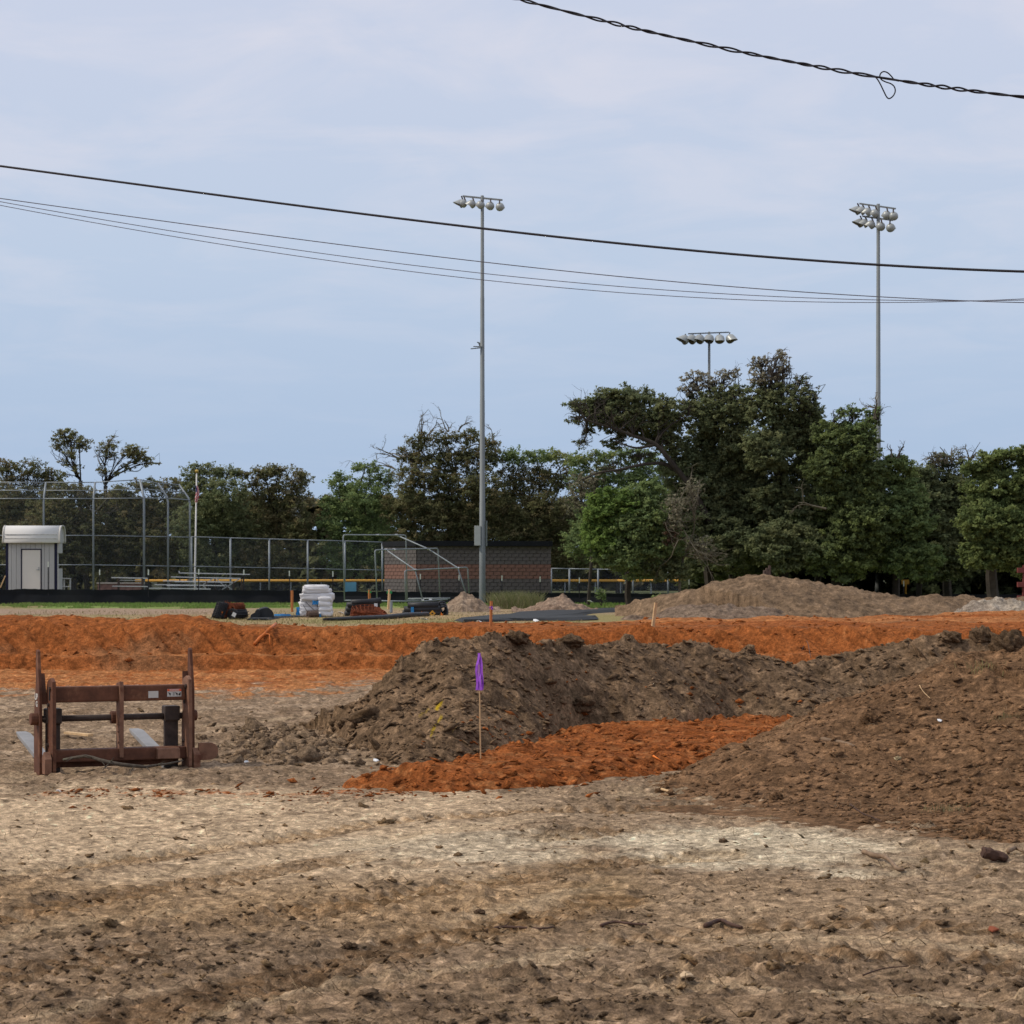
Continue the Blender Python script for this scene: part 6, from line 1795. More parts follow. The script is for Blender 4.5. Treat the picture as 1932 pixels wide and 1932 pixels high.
def Qr(x, y, Y): return P((3250 + x / 5.52) / 2.0704, (750 + y / 5.52) / 2.0704, Y)
base2 = Vector((P(1657, 0, Y2).x, Y2, 0.2)); z2 = Qr(1030, 258, Y2).z
b2p = P(1657.5, 0, Y2)
flood_pole('tall grey floodlight pole with two rows of lamps rising behind the right trees', base2, z2, 0.182, 0.095,
    [(Qr(595, 250, Y2 + 0.55), Qr(1370, 360, Y2 - 0.55), [(-0.06, 0.40, aL(-1, -0.1)), (0.07, 0.38, aL(-1, 0.25)), (0.24, 0.40, aL(-0.8, 0.5)), (0.44, 0.42, aL(-0.6, 0.8)), (0.76, 0.42, aL(-0.25, 0.95)), (0.94, 0.42, aL(0.25, 0.95))], 0.255),
     (Qr(660, 522, Y2 + 0.5), Qr(1300, 610, Y2 - 0.5), [(-0.08, 0.40, aL(-1, -0.25)), (0.08, 0.38, aL(-1, 0.25)), (0.30, 0.40, aL(-0.8, 0.55)), (0.62, 0.42, aL(-0.3, 0.95)), (0.93, 0.42, aL(0.45, 0.9))], 0.255)])
Y3 = 178.0
def Qm(x, y, Y): return P((2560 + x / 5.367) / 2.0704, (1270 + y / 5.367) / 2.0704, Y)
base3 = Vector((P(1338, 0, Y3).x, Y3, 0.2)); z3 = Qm(1130, 140, Y3).z
nf_ = lambda dx_: Vector((dx_, -0.8, -0.75))
flood_pole('distant floodlight pole with a single row of lamps above the central trees', base3, z3, 0.2, 0.085,
    [(Qm(690, 182, Y3 - 0.4), Qm(1540, 150, Y3 + 0.4), [(-0.08, 0.42, nf_(-1.8)), (0.10, 0.42, nf_(-1.2)), (0.29, 0.42, nf_(-0.9)), (0.52, 0.42, nf_(-0.45)), (0.77, 0.46, nf_(0.0)), (1.03, 0.46, nf_(0.55))], 0.37)])

# ------------------------------------------------------------------ overhead wires
def wire_pts(pts, Ya, Yb, n=60):
    xs_ = [p[0] for p in pts]; ys_ = [p[1] for p in pts]
    deg = min(3, len(pts) - 1)
    cf = np.polyfit(xs_, ys_, deg)
    out = []
    x0, x1 = xs_[0], xs_[-1]
    for i in range(n):
        t = i / (n - 1); px = x0 + (x1 - x0) * t
        out.append(P(px, float(np.polyval(cf, px)), Ya + (Yb - Ya) * t))
    k = int(0.9 * n)
    d0, d1 = out[0] - out[1], out[-1] - out[-2]
    return [out[0] + d0 * (k - i) + Vector((0, 0, 0.00002 * (k - i) ** 2)) for i in range(k)] + out + [out[-1] + d1 * (i + 1) + Vector((0, 0, 0.00002 * (i + 1) ** 2)) for i in range(k)]
def wire(name, label, pts, Ya, Yb, r, m, cat='cable', group=None):
    mb = MB(); mb.tube(wire_pts(pts, Ya, Yb), r, 8); o = mb.build(name, m, None, smooth_=True); tag(o, label, cat, group); return o
wire('power_cable', 'thick black cable sagging across the whole sky', [(-90, 302), (0, 313.5), (240, 344), (483, 376), (724, 409), (966, 440), (1210, 464), (1450, 484), (1690, 500), (1932, 512), (2030, 516)], 40, 33, 0.018, M_cable)
def tw(x, y): return (x / .966 / 2.0704, y / .966 / 2.0704)
gW = 'thin wires below the thick cable'
wire('thin_wire', 'uppermost of the three thin wires below the thick cable at the left', [(-90, 362), tw(0, 746), tw(400, 806), tw(800, 862), tw(1200, 912), tw(1600, 958), tw(1930, 998), (1300, 538), (1700, 560), (1932, 570), (2030, 574)], 47, 44, 0.0085, M_wire, 'wire', gW)
wire('thin_wire', 'middle of the three thin wires below the thick cable', [(-90, 365), tw(0, 757), tw(400, 832), tw(800, 897), tw(1200, 955), tw(1600, 1005), tw(1930, 1040), (1300, 552), (1700, 566), (1932, 566), (2030, 564)], 48, 46, 0.0070, M_wire, 'wire', gW)
wire('thin_wire', 'lowest of the three thin wires below the thick cable', [(-90, 370), tw(0, 772), tw(400, 850), tw(800, 920), tw(1200, 978), tw(1600, 1028), tw(1930, 1062), (1300, 563), (1700, 571), (1932, 563), (2030, 558)], 49, 47, 0.0070, M_wire, 'wire', gW)
# twisted service drop at the top right
tc_ = thing('twisted_cable', 'twisted black service cable with a loose loop at the upper right', 'cable', P(1460, 110, 22))
zt7 = lambda x, y: ((2000 + x / 0.966) / 2.0704, (y / 0.966) / 2.0704)
axis_px = [zt7(*q) for q in ((-60, -25), (40, 0), (230, 47), (400, 92), (520, 121), (650, 149), (800, 182), (920, 207), (1050, 234), (1180, 256), (1290, 275), (1380, 294), (1450, 303), (1560, 317), (1740, 341), (1932, 366), (2000, 375))]
ax = wire_pts(axis_px, 22, 21, 420)
for sidx in range(2):
    pts = []
    for i, p in enumerate(ax):
        t = (i - 378) / 419
        ph = t * 2 * math.pi * 14 + sidx * math.pi + 0.8 * math.sin(t * 23)
        amp = 0.0115 * (0.85 + 0.4 * math.sin(t * 31 + 1))
        if 0.70 < t < 0.745: amp *= 0.5
        pts.append(p + Vector((0, math.sin(ph) * amp, math.cos(ph) * amp)))
    mb = MB(); mb.tube(pts, 0.0085, 7); mb.build('strand', M_cable, tc_, smooth_=True)
lpx = [zt7(*q) for q in ((1366, 287), (1378, 298), (1390, 318), (1403, 345), (1414, 366), (1424, 372), (1438, 362), (1446, 345), (1443, 328), (1430, 316), (1410, 309), (1394, 300), (1388, 287), (1393, 275), (1404, 270), (1418, 275), (1431, 287), (1443, 301), (1460, 306))]
mb = MB(); mb.tube(catmull([P(a, b, 21.35 - 0.02 * math.sin(i * 0.5)) for i, (a, b) in enumerate(lpx)]), 0.006, 7); mb.build('loose_loop', M_cable, tc_, smooth_=True)

# maroon steel frame cut by the right edge
mr = thing('machine_rack', 'maroon steel machine frame standing at the far right edge of the site', 'machine frame', drop(1931, 1152))
mY = mr.location.y
def Qe(x, y): return P((3700 + x / 6.44) / 2.0704, (2150 + y / 6.44) / 2.0704, mY)
mb = MB(); mb.bar(Qe(1930, 1450), Qe(1950, 370), 0.14, 0.2, (0, 1, 0)); mb.build('column', M_maroon, mr)
mb = MB(); mb.bar(Qe(2400, 1450), Qe(2420, 370), 0.14, 0.2, (0, 1, 0)); mb.build('column', M_maroon, mr)
for y in (500, 860, 1200):
    mb = MB(); mb.box(Qe(2150, y), (1.35, 0.26, 0.22)); mb.build('crossbeam', M_maroon, mr, bevel=0.01)
mb = MB(); mb.box(Qe(2160, 1440), (1.4, 0.6, 0.08)); mb.build('base_plate', M_maroon, mr)
mb = MB(); mb.box(drop(1922, 1149.5) + Vector((0, 0, 0.06)), (0.9, 0.4, 0.12)); o = mb.build('concrete_slab', mat('pale_concrete', (0.42, 0.38, 0.34), 0.9)); tag(o, 'pale concrete slab at the foot of the maroon frame', 'slab')
# split stump on the spoil mound
st_ = P(1447, 1090, 95)
mb = MB()
for (xo, h_, w_) in ((-0.10, 0.30, 0.12), (0.0, 0.38, 0.14), (0.10, 0.48, 0.12)):
    mb.box(st_ + Vector((xo, 0.02 * xo, h_ / 2 - 0.2)), (w_, 0.3, h_ + 0.4), Euler((0, 0.08 * xo, 0)).to_matrix(), 0.7)
o = mb.build('tree_stump', mat('stump_wood', (0.10, 0.065, 0.05), 0.95, var=0.4, scale=6), None, bevel=0.02); tag(o, 'splintered dark stump poking up behind the spoil mound', 'stump')

# ------------------------------------------------------------------ trees
OLIVE = [(0.166, 0.166, 0.075), (0.189, 0.178, 0.086), (0.141, 0.149, 0.074), (0.203, 0.171, 0.089)]
DARKG = [(0.179, 0.202, 0.099), (0.207, 0.221, 0.108), (0.152, 0.179, 0.092)]
MIDG = [(0.194, 0.251, 0.101), (0.222, 0.280, 0.109), (0.165, 0.222, 0.095)]
BRIGHT = [(0.171, 0.248, 0.066), (0.198, 0.275, 0.073), (0.143, 0.215, 0.064)]
LIME = [(0.26, 0.29, 0.10), (0.29, 0.30, 0.11), (0.21, 0.25, 0.09)]
BROWNL = [(0.31, 0.285, 0.205), (0.27, 0.25, 0.17), (0.34, 0.31, 0.23)]
GREYL = [(0.215, 0.20, 0.135), (0.25, 0.235, 0.16)]

def leaf_cloud(centres, radii, counts, tints, size, g, out=None):
    """Leaf-sized faces strung along short twigs that leave each small clump outward and upward."""
    n = int(counts.sum()); m = len(centres)
    idx = np.repeat(np.arange(m), counts)
    NT = 4
    td = g.standard_normal((m, NT, 3)) * np.array((1.0, 1.0, 0.75)) + np.array((0, 0, 0.25))
    if out is not None: td = td + out[:, None, :] * 0.9
    td /= np.linalg.norm(td, axis=2)[:, :, None]
    tw = td[idx, g.integers(0, NT, n)]
    t = g.uniform(-0.5, 1.45, n)[:, None]
    c = centres[idx] + tw * t * radii[idx] + np.clip(g.standard_normal((n, 3)), -2, 2) * radii[idx] * (0.34 - 0.12 * np.maximum(t, 0))
    nrm = tw * 0.3 + g.standard_normal((n, 3)) * 0.6 + np.array((-0.25, -0.2, 0.75)); nrm /= np.linalg.norm(nrm, axis=1)[:, None]
    t_ = np.cross(nrm, g.standard_normal((n, 3))); t_ /= np.linalg.norm(t_, axis=1)[:, None]
    b = np.cross(nrm, t_)
    s = (size * g.uniform(0.55, 1.3, n))[:, None]
    V = np.stack([c + t_ * s * 0.75, c - t_ * s * 0.40 + b * s * 0.45, c - t_ * s * 0.40 - b * s * 0.45], 1).reshape(-1, 3)
    Q = np.arange(3 * n).reshape(-1, 3)
    col = tints[idx] * g.uniform(0.78, 1.25, n)[:, None]
    col = col + (g.random(n) < 0.04)[:, None] * np.array((0.04, 0.04, 0.012))
    return V, Q, np.repeat(col, 3, axis=0)

def limb(mb, a, b, r0, r1, g, sag=0.12, n=6):
    a, b = np.array(a), np.array(b)
    L = np.linalg.norm(b - a)
    off = g.standard_normal(3) * L * sag
    off2 = g.standard_normal(3) * L * sag * 0.5
    pts = []
    for i in range(n + 1):
        t = i / n
        pts.append(a + (b - a) * t + off * math.sin(math.pi * t) + off2 * math.sin(2 * math.pi * t) + np.array((0, 0, 1)) * L * 0.06 * math.sin(math.pi * t))
    mb.tube([Vector(p) for p in pts], [r0 + (r1 - r0) * i / n for i in range(n + 1)], 6, False)
    return pts

def bare(mb, p, d, L, r, depth, g):
    p = np.array(p, float); d = np.array(d, float); d /= np.linalg.norm(d)
    pts = [p]; n = 4
    for i in range(n):
        d = d + g.standard_normal(3) * 0.22; d /= np.linalg.norm(d)
        pts.append(pts[-1] + d * L / n)
    mb.tube([Vector(q) for q in pts], [r * (1 - 0.6 * i / n) for i in range(n + 1)], 4, False)
    if depth > 0:
        for k_ in range(g.integers(2, 4)):
            q = pts[g.integers(1, n + 1)]
            nd = d + g.standard_normal(3) * 0.65
            bare(mb, q, nd, L * g.uniform(0.4, 0.7), r * 0.5, depth - 1, g)

LEAF_N = [0]
def tree(name, label, D, base, clumps, pal,  size=0.24, dens=0.42, trunk_r=0.28, seed=1, extra=None, dead=(), lean=None, group=None, cat='tree', split=0.45, limb_m=None, nleaf=None, hubs=None):
    g = np.random.default_rng(seed)
    bz = 0.15
    bx = (base - CX) / FL * D
    o = thing(name, label, cat, Vector((bx, D, bz)), group)
    k = D / FL
    org = np.array((bx, D, bz))
    cs, rs, ns, ts, os_ = [], [], [], [], []
    mb = MB()
    main = []
    for cl in clumps:
        px, py, rx, ry = cl[:4]
        dn = cl[4] if len(cl) > 4 else 1.0
        pl = cl[5] if len(cl) > 5 else pal
        dep = (min(rx, ry) * 0.9 + 8) * k
        c = np.array(P(px, py, D)); c[1] += g.normal(0, dep * 0.5)
        rr = np.array((rx * k, dep, ry * k))
        area = rx * ry * math.pi
        m_ = int(max(6, min(260, area / (30 if dn > 0.7 else 32))))
        d = g.standard_normal((m_, 3)); d /= np.linalg.norm(d, axis=1)[:, None]
        sc = c + d * rr * (g.random(m_) ** 0.45)[:, None] * 1.0
        r0 = math.sqrt(area / m_ / math.pi) * k * (2.5 if dn > 0.7 else 1.35)
        sr = np.stack([r0 * g.uniform(0.7, 1.4, m_), r0 * g.uniform(0.7, 1.3, m_), r0 * g.uniform(0.45, 0.95, m_)], 1)
        tot = area * dens * (2.2 * dn if dn > 0.7 else (1.75 * dn if dn > 0.52 else 1.15 * dn))
        cn = np.maximum(3, (tot * g.dirichlet(np.full(m_, 5.0)))).astype(int)
        pa = np.array(pl)
        tn = pa[g.integers(0, len(pa), m_)] * g.uniform(0.9, 1.12, (m_, 1))
        os_.append(d)
        cs.append(sc); rs.append(sr); ns.append(cn); ts.append(tn)
        main.append((c, rr, sc, dn))
    cs, rs, ns, ts = np.concatenate(cs), np.concatenate(rs), np.concatenate(ns), np.concatenate(ts)
    V, Q, Cc = leaf_cloud(cs - org, rs, ns, ts, size * 0.70, g, np.concatenate(os_))
    LEAF_N[0] += len(Q)
    np_mesh('crown', V, Q, M_leaf, Cc, 'tint', False, o)
    # trunk up to the fork, limbs to every clump, twigs into sub-clumps
    zs = sorted(m[0][2] for m in main)
    ftop = bz + (zs[len(zs) // 2] - bz) * split * 1.5
    allx = np.mean([m[0][0] for m in main])
    fork_pt = np.array((bx + (allx - bx) * 0.35, D, max(ftop, bz + 1.0)))
    if lean is not None: fork_pt = np.array(P(lean[0], lean[1], D))
    fork_pt[1] += 1.6
    limb(mb, (bx, D + 1.6, bz - 0.1), fork_pt, trunk_r, trunk_r * 0.7, g, 0.03)
    for c, rr, sc, dn in main:
        if c[2] < fork_pt[2] - 0.5 and dn > 0.7: continue
        L = np.linalg.norm(c - fork_pt)
        r = min(trunk_r * 0.5, 0.025 + 0.011 * L)
        st0 = fork_pt
        if hubs is not None:
            hb = min(hubs, key=lambda q: np.linalg.norm(np.array(q) - c))
            if np.linalg.norm(np.array(hb) - c) < L: st0 = np.array(hb); r = min(r, 0.05)
        pts = limb(mb, st0, c, r, r * 0.45, g, 0.09)
        if dn <= 0.8:
            for q in sc[:26]:
                limb(mb, pts[-1 - int(g.integers(0, 4))], q + (q - c) * 0.25, min(r * 0.35, 0.03), 0.010, g, 0.16, 4)
            if dn < 0.52 and rx > 10:
                for q in sc[::max(1, len(sc) // 7)][:7]:
                    v_ = q - c; v_[2] += 0.4 * rr[2]
                    bare(mb, pts[-1 - int(g.integers(0, 3))], v_, max(0.5, 1.1 * rr[2]), 0.022, 2, g)
        else:
            for q in sc[:5]:
                limb(mb, pts[-1], q, r * 0.4, 0.015, g, 0.14, 4)
    if extra: extra(mb, g)
    mb.v = [tuple(np.array(v) - org) for v in mb.v]
    mb.build('trunk', limb_m or M_bark, o, True)
    for (px, py, dx_, dz_, L, n_) in dead:
        db = MB()
        for q in range(n_):
            bare(db, np.array(P(px + g.normal(0, 3), py, D - 0.6)), (dx_ + g.normal(0, 0.35), g.normal(0, 0.2), dz_), L * k * g.uniform(0.7, 1.2), 0.055, 3, g)
        db.v = [tuple(np.array(v) - org) for v in db.v]
        db.build('dead_branch', M_deadwood, o, True)
    return o
gT = 'trees of the far tree line'
tree('oak_tree', 'dark tree at the far left edge behind the backstop', 186, 30, [(12, 888, 26, 26, .8), (58, 888, 32, 22, .75), (95, 902, 26, 18), (25, 940, 50, 40), (85, 950, 45, 40), (20, 1010, 60, 50), (90, 1020, 60, 55)], OLIVE, 0.22, seed=1, group=gT)
tree('tall_tree', 'tall sparse tree with a round open crown left of the leaning tree', 181, 158, [(133, 826, 40, 17, .5), (110, 838, 20, 12, .5), (155, 840, 22, 14, .5), (120, 818, 18, 10, .5), (140, 858, 16, 12, .45), (122, 872, 11, 10, .5), (150, 885, 10, 12, .4), (118, 893, 8, 8, .4)], [(0.20, 0.195, 0.088), (0.17, 0.175, 0.082), (0.215, 0.195, 0.095)], 0.24, 0.52, 0.24, 2, lean=(145, 905), group=gT)
tree('tall_tree', 'slender sparse tree with two leaning leafy arms beside the round crowned tree', 180, 196, [(203, 835, 18, 13, .5), (193, 850, 12, 14, .45), (207, 858, 14, 10, .5), (195, 888, 12, 14, .5), (255, 853, 22, 14, .75), (262, 868, 20, 10, .6), (285, 874, 14, 8, .5), (240, 880, 14, 7, .5), (222, 893, 8, 8, .5)], [(0.20, 0.195, 0.088), (0.17, 0.175, 0.082), (0.215, 0.195, 0.095)], 0.24, 0.52, 0.22, 3, lean=(192, 915), dead=((205, 840, 0.35, 1, 28, 1), (187, 880, -0.4, 1, 35, 1)), group=gT)
tree('oak_tree', 'wide olive tree behind the left part of the backstop', 176, 130, [(120, 925, 40, 14), (165, 940, 40, 22), (100, 975, 60, 40), (165, 1000, 55, 45), (120, 1045, 80, 50), (60, 1040, 50, 45)], OLIVE, 0.22, seed=4, group=gT, dead=((175, 970, 0.3, 0.6, 50, 2),))
tree('oak_tree', 'wide olive tree behind the right part of the backstop', 177, 265, [(235, 930, 30, 14), (280, 916, 36, 12), (325, 915, 24, 12), (240, 970, 50, 35), (310, 960, 45, 40), (270, 1020, 70, 45), (330, 1040, 50, 45), (210, 1040, 55, 50)], OLIVE, 0.22, seed=5, group=gT, dead=((200, 980, 0.2, 1, 60, 2),))
tree('oak_tree', 'dense rounded dark tree just right of the flagpole', 175, 405, [(365, 890, 22, 14), (395, 886, 25, 13), (430, 893, 25, 12), (380, 925, 45, 30), (430, 940, 45, 40), (375, 985, 55, 45), (440, 1000, 50, 45), (400, 1055, 70, 45)], DARKG, 0.21, seed=6, group=gT)
tree('oak_tree', 'dense dark tree with browned right edge beside the gap of sky', 176, 525, [(462, 893, 14, 10), (492, 890, 22, 12), (530, 888, 30, 13), (565, 905, 22, 20, 1, BROWNL[:2] + OLIVE), (505, 925, 50, 35), (560, 945, 32, 35, 1, BROWNL[:2] + OLIVE), (520, 990, 65, 45), (565, 1010, 35, 40), (500, 1055, 75, 45)], OLIVE, 0.21, seed=7, group=gT)
tree('elm_tree', 'lighter green tree right of the gap of sky', 176, 665, [(690, 884, 24, 12), (640, 905, 22, 14), (660, 920, 35, 22), (625, 950, 22, 22), (715, 905, 28, 22), (690, 945, 50, 35), (645, 985, 45, 40), (705, 1000, 50, 45), (660, 1045, 60, 45), (725, 1050, 50, 40)], MIDG, 0.20, seed=8, group=gT, dead=((755, 865, -1, 0.25, 45, 2), (745, 885, -0.9, 0.5, 35, 2), (700, 940, 0.5, 0.7, 50, 2)))
tree('oak_tree', 'big dark oak with bare dead twigs along its crown behind the middle pole', 174, 850, [(790, 832, 26, 17), (772, 858, 30, 18), (842, 826, 30, 15), (885, 826, 24, 14), (922, 838, 20, 18), (820, 862, 45, 25), (890, 865, 50, 30), (935, 860, 15, 14), (790, 905, 50, 35), (855, 920, 60, 40), (910, 925, 45, 40), (765, 955, 45, 40), (835, 975, 65, 45), (905, 990, 60, 45), (790, 1030, 65, 45), (870, 1045, 70, 45)], OLIVE, 0.20, seed=9, group=gT,
     dead=((795, 826, 0.0, 1, 36, 3), (810, 822, 0.5, 1, 36, 2), (846, 815, -0.3, 1, 34, 2), (866, 815, 0.4, 1, 30, 2), (768, 862, -1, 0.15, 50, 2), (930, 835, 0.2, 1, 22, 1)))
tree('oak_tree', 'mixed green tree between the middle pole and the big oak limb', 175, 1010, [(968, 862, 30, 16, 1, MIDG), (1005, 862, 30, 15, 1, MIDG), (1045, 862, 24, 15, 1, LIME), (1075, 870, 14, 15, 1, LIME), (980, 905, 50, 32), (1040, 905, 45, 30), (960, 955, 40, 35), (1020, 960, 55, 40), (1065, 985, 40, 40, 1, GREYL + OLIVE), (990, 1015, 65, 45), (1060, 1045, 60, 45)], OLIVE, 0.20, seed=10, group=gT)
tree('elm_tree', 'light green tree glimpsed behind the long oak limb', 172, 1170, [(1095, 872, 26, 16, 1, LIME + MIDG), (1130, 862, 28, 14, 1, LIME + MIDG), (1170, 858, 28, 14, 1, MIDG), (1215, 862, 30, 16, 1, MIDG), (1110, 910, 45, 32), (1175, 900, 50, 32), (1235, 905, 40, 35), (1130, 960, 55, 40), (1200, 960, 60, 45), (1260, 960, 40, 45), (1110, 1020, 50, 45), (1190, 1030, 60, 50)], MIDG, 0.20, seed=22, group=gT)
# the big group behind the spoil mound
gB = 'big trees behind the spoil mound'
def left_limbs(mb, g):
    p = [P(1346, 1000, 117.5), P(1310, 930, 117), P(1263, 868, 116.5), P(1236, 838, 116.5), P(1194, 822, 116.5), P(1150, 806, 116.5), P(1105, 793, 116.5)]
    mb.tube(catmull(p), [0.17 - 0.13 * i / 36 for i in range(37)], 8, False)
    p = [P(1290, 900, 117), P(1255, 876, 116.8), P(1215, 876, 116.6), P(1170, 886, 116.4), P(1130, 892, 116.4), P(1098, 906, 116.4)]
    mb.tube(catmull(p), [0.11 - 0.08 * i / 30 for i in range(31)], 7, False)
    p = [P(1236, 838, 116.5), P(1200, 845, 116.4), P(1160, 832, 116.4)]
    mb.tube(catmull(p), [0.09 - 0.065 * i / 12 for i in range(13)], 6, False)
    for x, y in ((1150, 806), (1120, 798), (1194, 822), (1105, 793), (1170, 812)):
        for _ in range(4): bare(mb, P(x, y, 116.5), (-0.4 + g.normal(0, .5), g.normal(0, .3), 0.8), 1.2, 0.03, 2, g)
tree('oak_tree', 'large oak stretching a long crooked limb out to the left over the green bush', 118, 1345, [(1104, 768, 32, 16, .75), (1140, 752, 32, 18, .8), (1180, 750, 34, 20), (1215, 752, 26, 18, .8), (1250, 772, 26, 22, .8), (1170, 785, 55, 22), (1225, 795, 40, 25), (1085, 792, 20, 9, .5), (1108, 815, 18, 10, .45), (1096, 838, 14, 9, .4), (1158, 836, 24, 12, .6), (1270, 800, 30, 30, .85), (1262, 838, 25, 22, .8), (1296, 770, 14, 18, .6), (1190, 812, 42, 14, .8), (1235, 825, 30, 18, .8), (1130, 800, 30, 12, .6), (1205, 862, 40, 10, .5), (1150, 880, 26, 10, .4), (1140, 775, 45, 18, .8),
     (1285, 880, 45, 40), (1320, 930, 55, 45), (1340, 990, 60, 45), (1300, 1000, 40, 45, .8)], DARKG, 0.17, 0.62, 0.26, 11, extra=left_limbs, lean=(1312, 935), group=gB, hubs=[P(*q, 116.6) for q in ((1300, 915), (1263, 868), (1250, 852), (1236, 838), (1215, 830), (1194, 822), (1172, 813), (1150, 806), (1128, 799), (1105, 793), (1215, 876), (1170, 886), (1130, 892))])
tree('oak_tree', 'tall oak with thin brownish top twigs in front of the distant floodlight', 119, 1400, [(1314, 716, 32, 18, .45, BROWNL), (1300, 735, 22, 12, .4, BROWNL), (1374, 708, 22, 16, .4, BROWNL), (1345, 725, 24, 16, .5, BROWNL), (1352, 748, 34, 20, .7), (1405, 775, 24, 30, .8), (1300, 765, 22, 22, .7), (1385, 745, 22, 22, .7), (1330, 790, 36, 35, .8), (1375, 790, 40, 38), (1335, 838, 50, 40), (1395, 850, 50, 45), (1380, 905, 60, 50), (1340, 960, 60, 50), (1400, 970, 60, 50), (1370, 1030, 70, 50), (1430, 1050, 60, 45)], DARKG, 0.17, 0.60, 0.24, 12, lean=(1372, 870), group=gB)
tree('oak_tree', 'tallest oak with an airy brownish round top at the middle of the tree group', 117, 1478, [(1440, 688, 28, 20, .45, BROWNL), (1468, 672, 20, 12, .4, BROWNL), (1480, 690, 18, 14, .45, BROWNL), (1430, 712, 24, 14, .45, BROWNL), (1462, 712, 26, 16, .5, BROWNL), (1449, 738, 34, 18, .6), (1510, 724, 22, 16, .5, BROWNL + DARKG), (1532, 742, 20, 14, .5, BROWNL + DARKG), (1495, 755, 34, 26, .7), (1530, 790, 32, 30, .8), (1418, 752, 24, 26, .65), (1545, 830, 40, 30), (1450, 775, 42, 32, .85), (1520, 775, 30, 25, .7), (1490, 820, 55, 40), (1440, 850, 45, 45), (1500, 890, 65, 50), (1450, 950, 65, 50), (1520, 960, 60, 50), (1480, 1030, 75, 50)], DARKG, 0.17, 0.60, 0.25, 13, lean=(1470, 850), group=gB)
tree('elm_tree', 'green tree with feathery upright shoots just left of the right pole', 115, 1585, [(1612, 775, 26, 14, .5, MIDG), (1588, 782, 16, 14, .45, MIDG), (1642, 792, 22, 16, .55, MIDG), (1655, 778, 12, 16, .3, MIDG), (1570, 815, 35, 25, .85), (1620, 815, 34, 24, .8, MIDG), (1640, 840, 22, 16, .7), (1600, 855, 55, 32), (1560, 880, 45, 40), (1640, 890, 40, 30), (1600, 925, 70, 45), (1560, 980, 60, 50), (1630, 985, 60, 50), (1590, 1045, 75, 50)], [(0.163, 0.202, 0.081), (0.182, 0.221, 0.081), (0.137, 0.172, 0.075)], 0.18, 0.58, 0.28, 14, group=gB, dead=((1654, 790, 0.5, 1, 34, 2), (1560, 960, -0.8, 0.3, 60, 1)))
tree('elm_tree', 'pale green narrow tree directly right of the right pole', 116, 1700, [(1698, 878, 24, 18, .85, LIME[2:] + MIDG), (1672, 868, 22, 12, .6), (1700, 905, 30, 26, 1, LIME[2:] + MIDG), (1712, 940, 38, 32, 1, MIDG), (1685, 960, 40, 40), (1715, 985, 45, 40, 1, MIDG), (1690, 1020, 55, 45), (1720, 1055, 55, 40)], MIDG, 0.18, 0.56, 0.2, 15, group=gB, dead=((1690, 866, 0.0, 1, 24, 3),))
tree('oak_tree', 'tree with half bare spreading top right of the pale green tree', 122, 1800, [(1772, 865, 22, 12, .4, GREYL + DARKG), (1812, 868, 24, 14, .4, GREYL + DARKG), (1790, 880, 30, 14, .5), (1758, 885, 16, 12, .45), (1800, 915, 38, 22), (1765, 930, 30, 25), (1795, 960, 55, 40), (1760, 1000, 50, 45), (1815, 1010, 50, 45), (1780, 1055, 65, 40)], DARKG, 0.19, 0.58, 0.24, 16, group=gB, dead=((1790, 875, 0.1, 1, 40, 3), (1825, 880, 0.6, 1, 36, 2), (1770, 880, -0.6, 1, 30, 2)))
tree('elm_tree', 'broad green tree with drooping boughs at the right edge', 112, 1890, [(1842, 885, 30, 18, .85), (1868, 866, 22, 14), (1898, 862, 24, 13), (1928, 856, 20, 14), (1950, 880, 30, 25), (1880, 890, 45, 22), (1925, 910, 40, 25), (1870, 930, 55, 32), (1930, 955, 45, 40), (1860, 985, 65, 40), (1920, 1010, 55, 45), (1870, 1045, 70, 30), (1935, 1060, 45, 30)], [(0.176, 0.221, 0.081), (0.202, 0.240, 0.088), (0.146, 0.189, 0.075)], 0.18, 0.58, 0.3, 17, group=gB)
tree('elm_tree', 'mid green tree filling the gap between the pale narrow tree and the half bare one', 121, 1742, [(1742, 890, 30, 12, .8), (1738, 905, 30, 18), (1745, 940, 45, 30), (1738, 985, 50, 40), (1750, 1030, 55, 40), (1742, 1065, 55, 30)], DARKG, 0.18, 0.56, 0.16, 23, group=gB)
tree('oak_tree', 'broad dark tree filling in behind the feathery green tree', 122, 1545, [(1545, 850, 40, 25), (1560, 900, 60, 40), (1640, 905, 45, 35), (1545, 965, 60, 45), (1650, 960, 50, 45), (1550, 1030, 65, 45), (1650, 1030, 60, 45)], DARKG, 0.18, 0.56, 0.2, 24, group=gB)
tree('oak_tree', 'dark tree filling in low behind the trunks at the middle of the big group', 122, 1410, [(1320, 880, 45, 30), (1400, 890, 55, 40), (1300, 940, 45, 40), (1360, 950, 60, 45), (1440, 950, 60, 45), (1310, 1010, 50, 45), (1390, 1020, 65, 45), (1450, 1030, 60, 45), (1340, 1065, 60, 35)], DARKG, 0.18, 0.56, 0.2, 25, group=gB)
tree('elm_tree', 'bright green bushy tree under the long oak limb', 113, 1191, [(1149, 940, 32, 18), (1128, 968, 36, 22), (1180, 955, 40, 25), (1155, 995, 55, 28), (1118, 1005, 22, 20), (1130, 1030, 34, 20), (1185, 1000, 45, 35, 1, MIDG), (1170, 1050, 50, 24, 1, MIDG), (1225, 975, 42, 40, 1, MIDG), (1245, 1025, 45, 40, 1, MIDG), (1200, 1080, 34, 18, .8, MIDG), (1260, 1070, 50, 30, 1, DARKG), (1215, 930, 45, 25, 1, MIDG)], BRIGHT, 0.17, 0.50, 0.17, 18, group=gB, split=0.3)
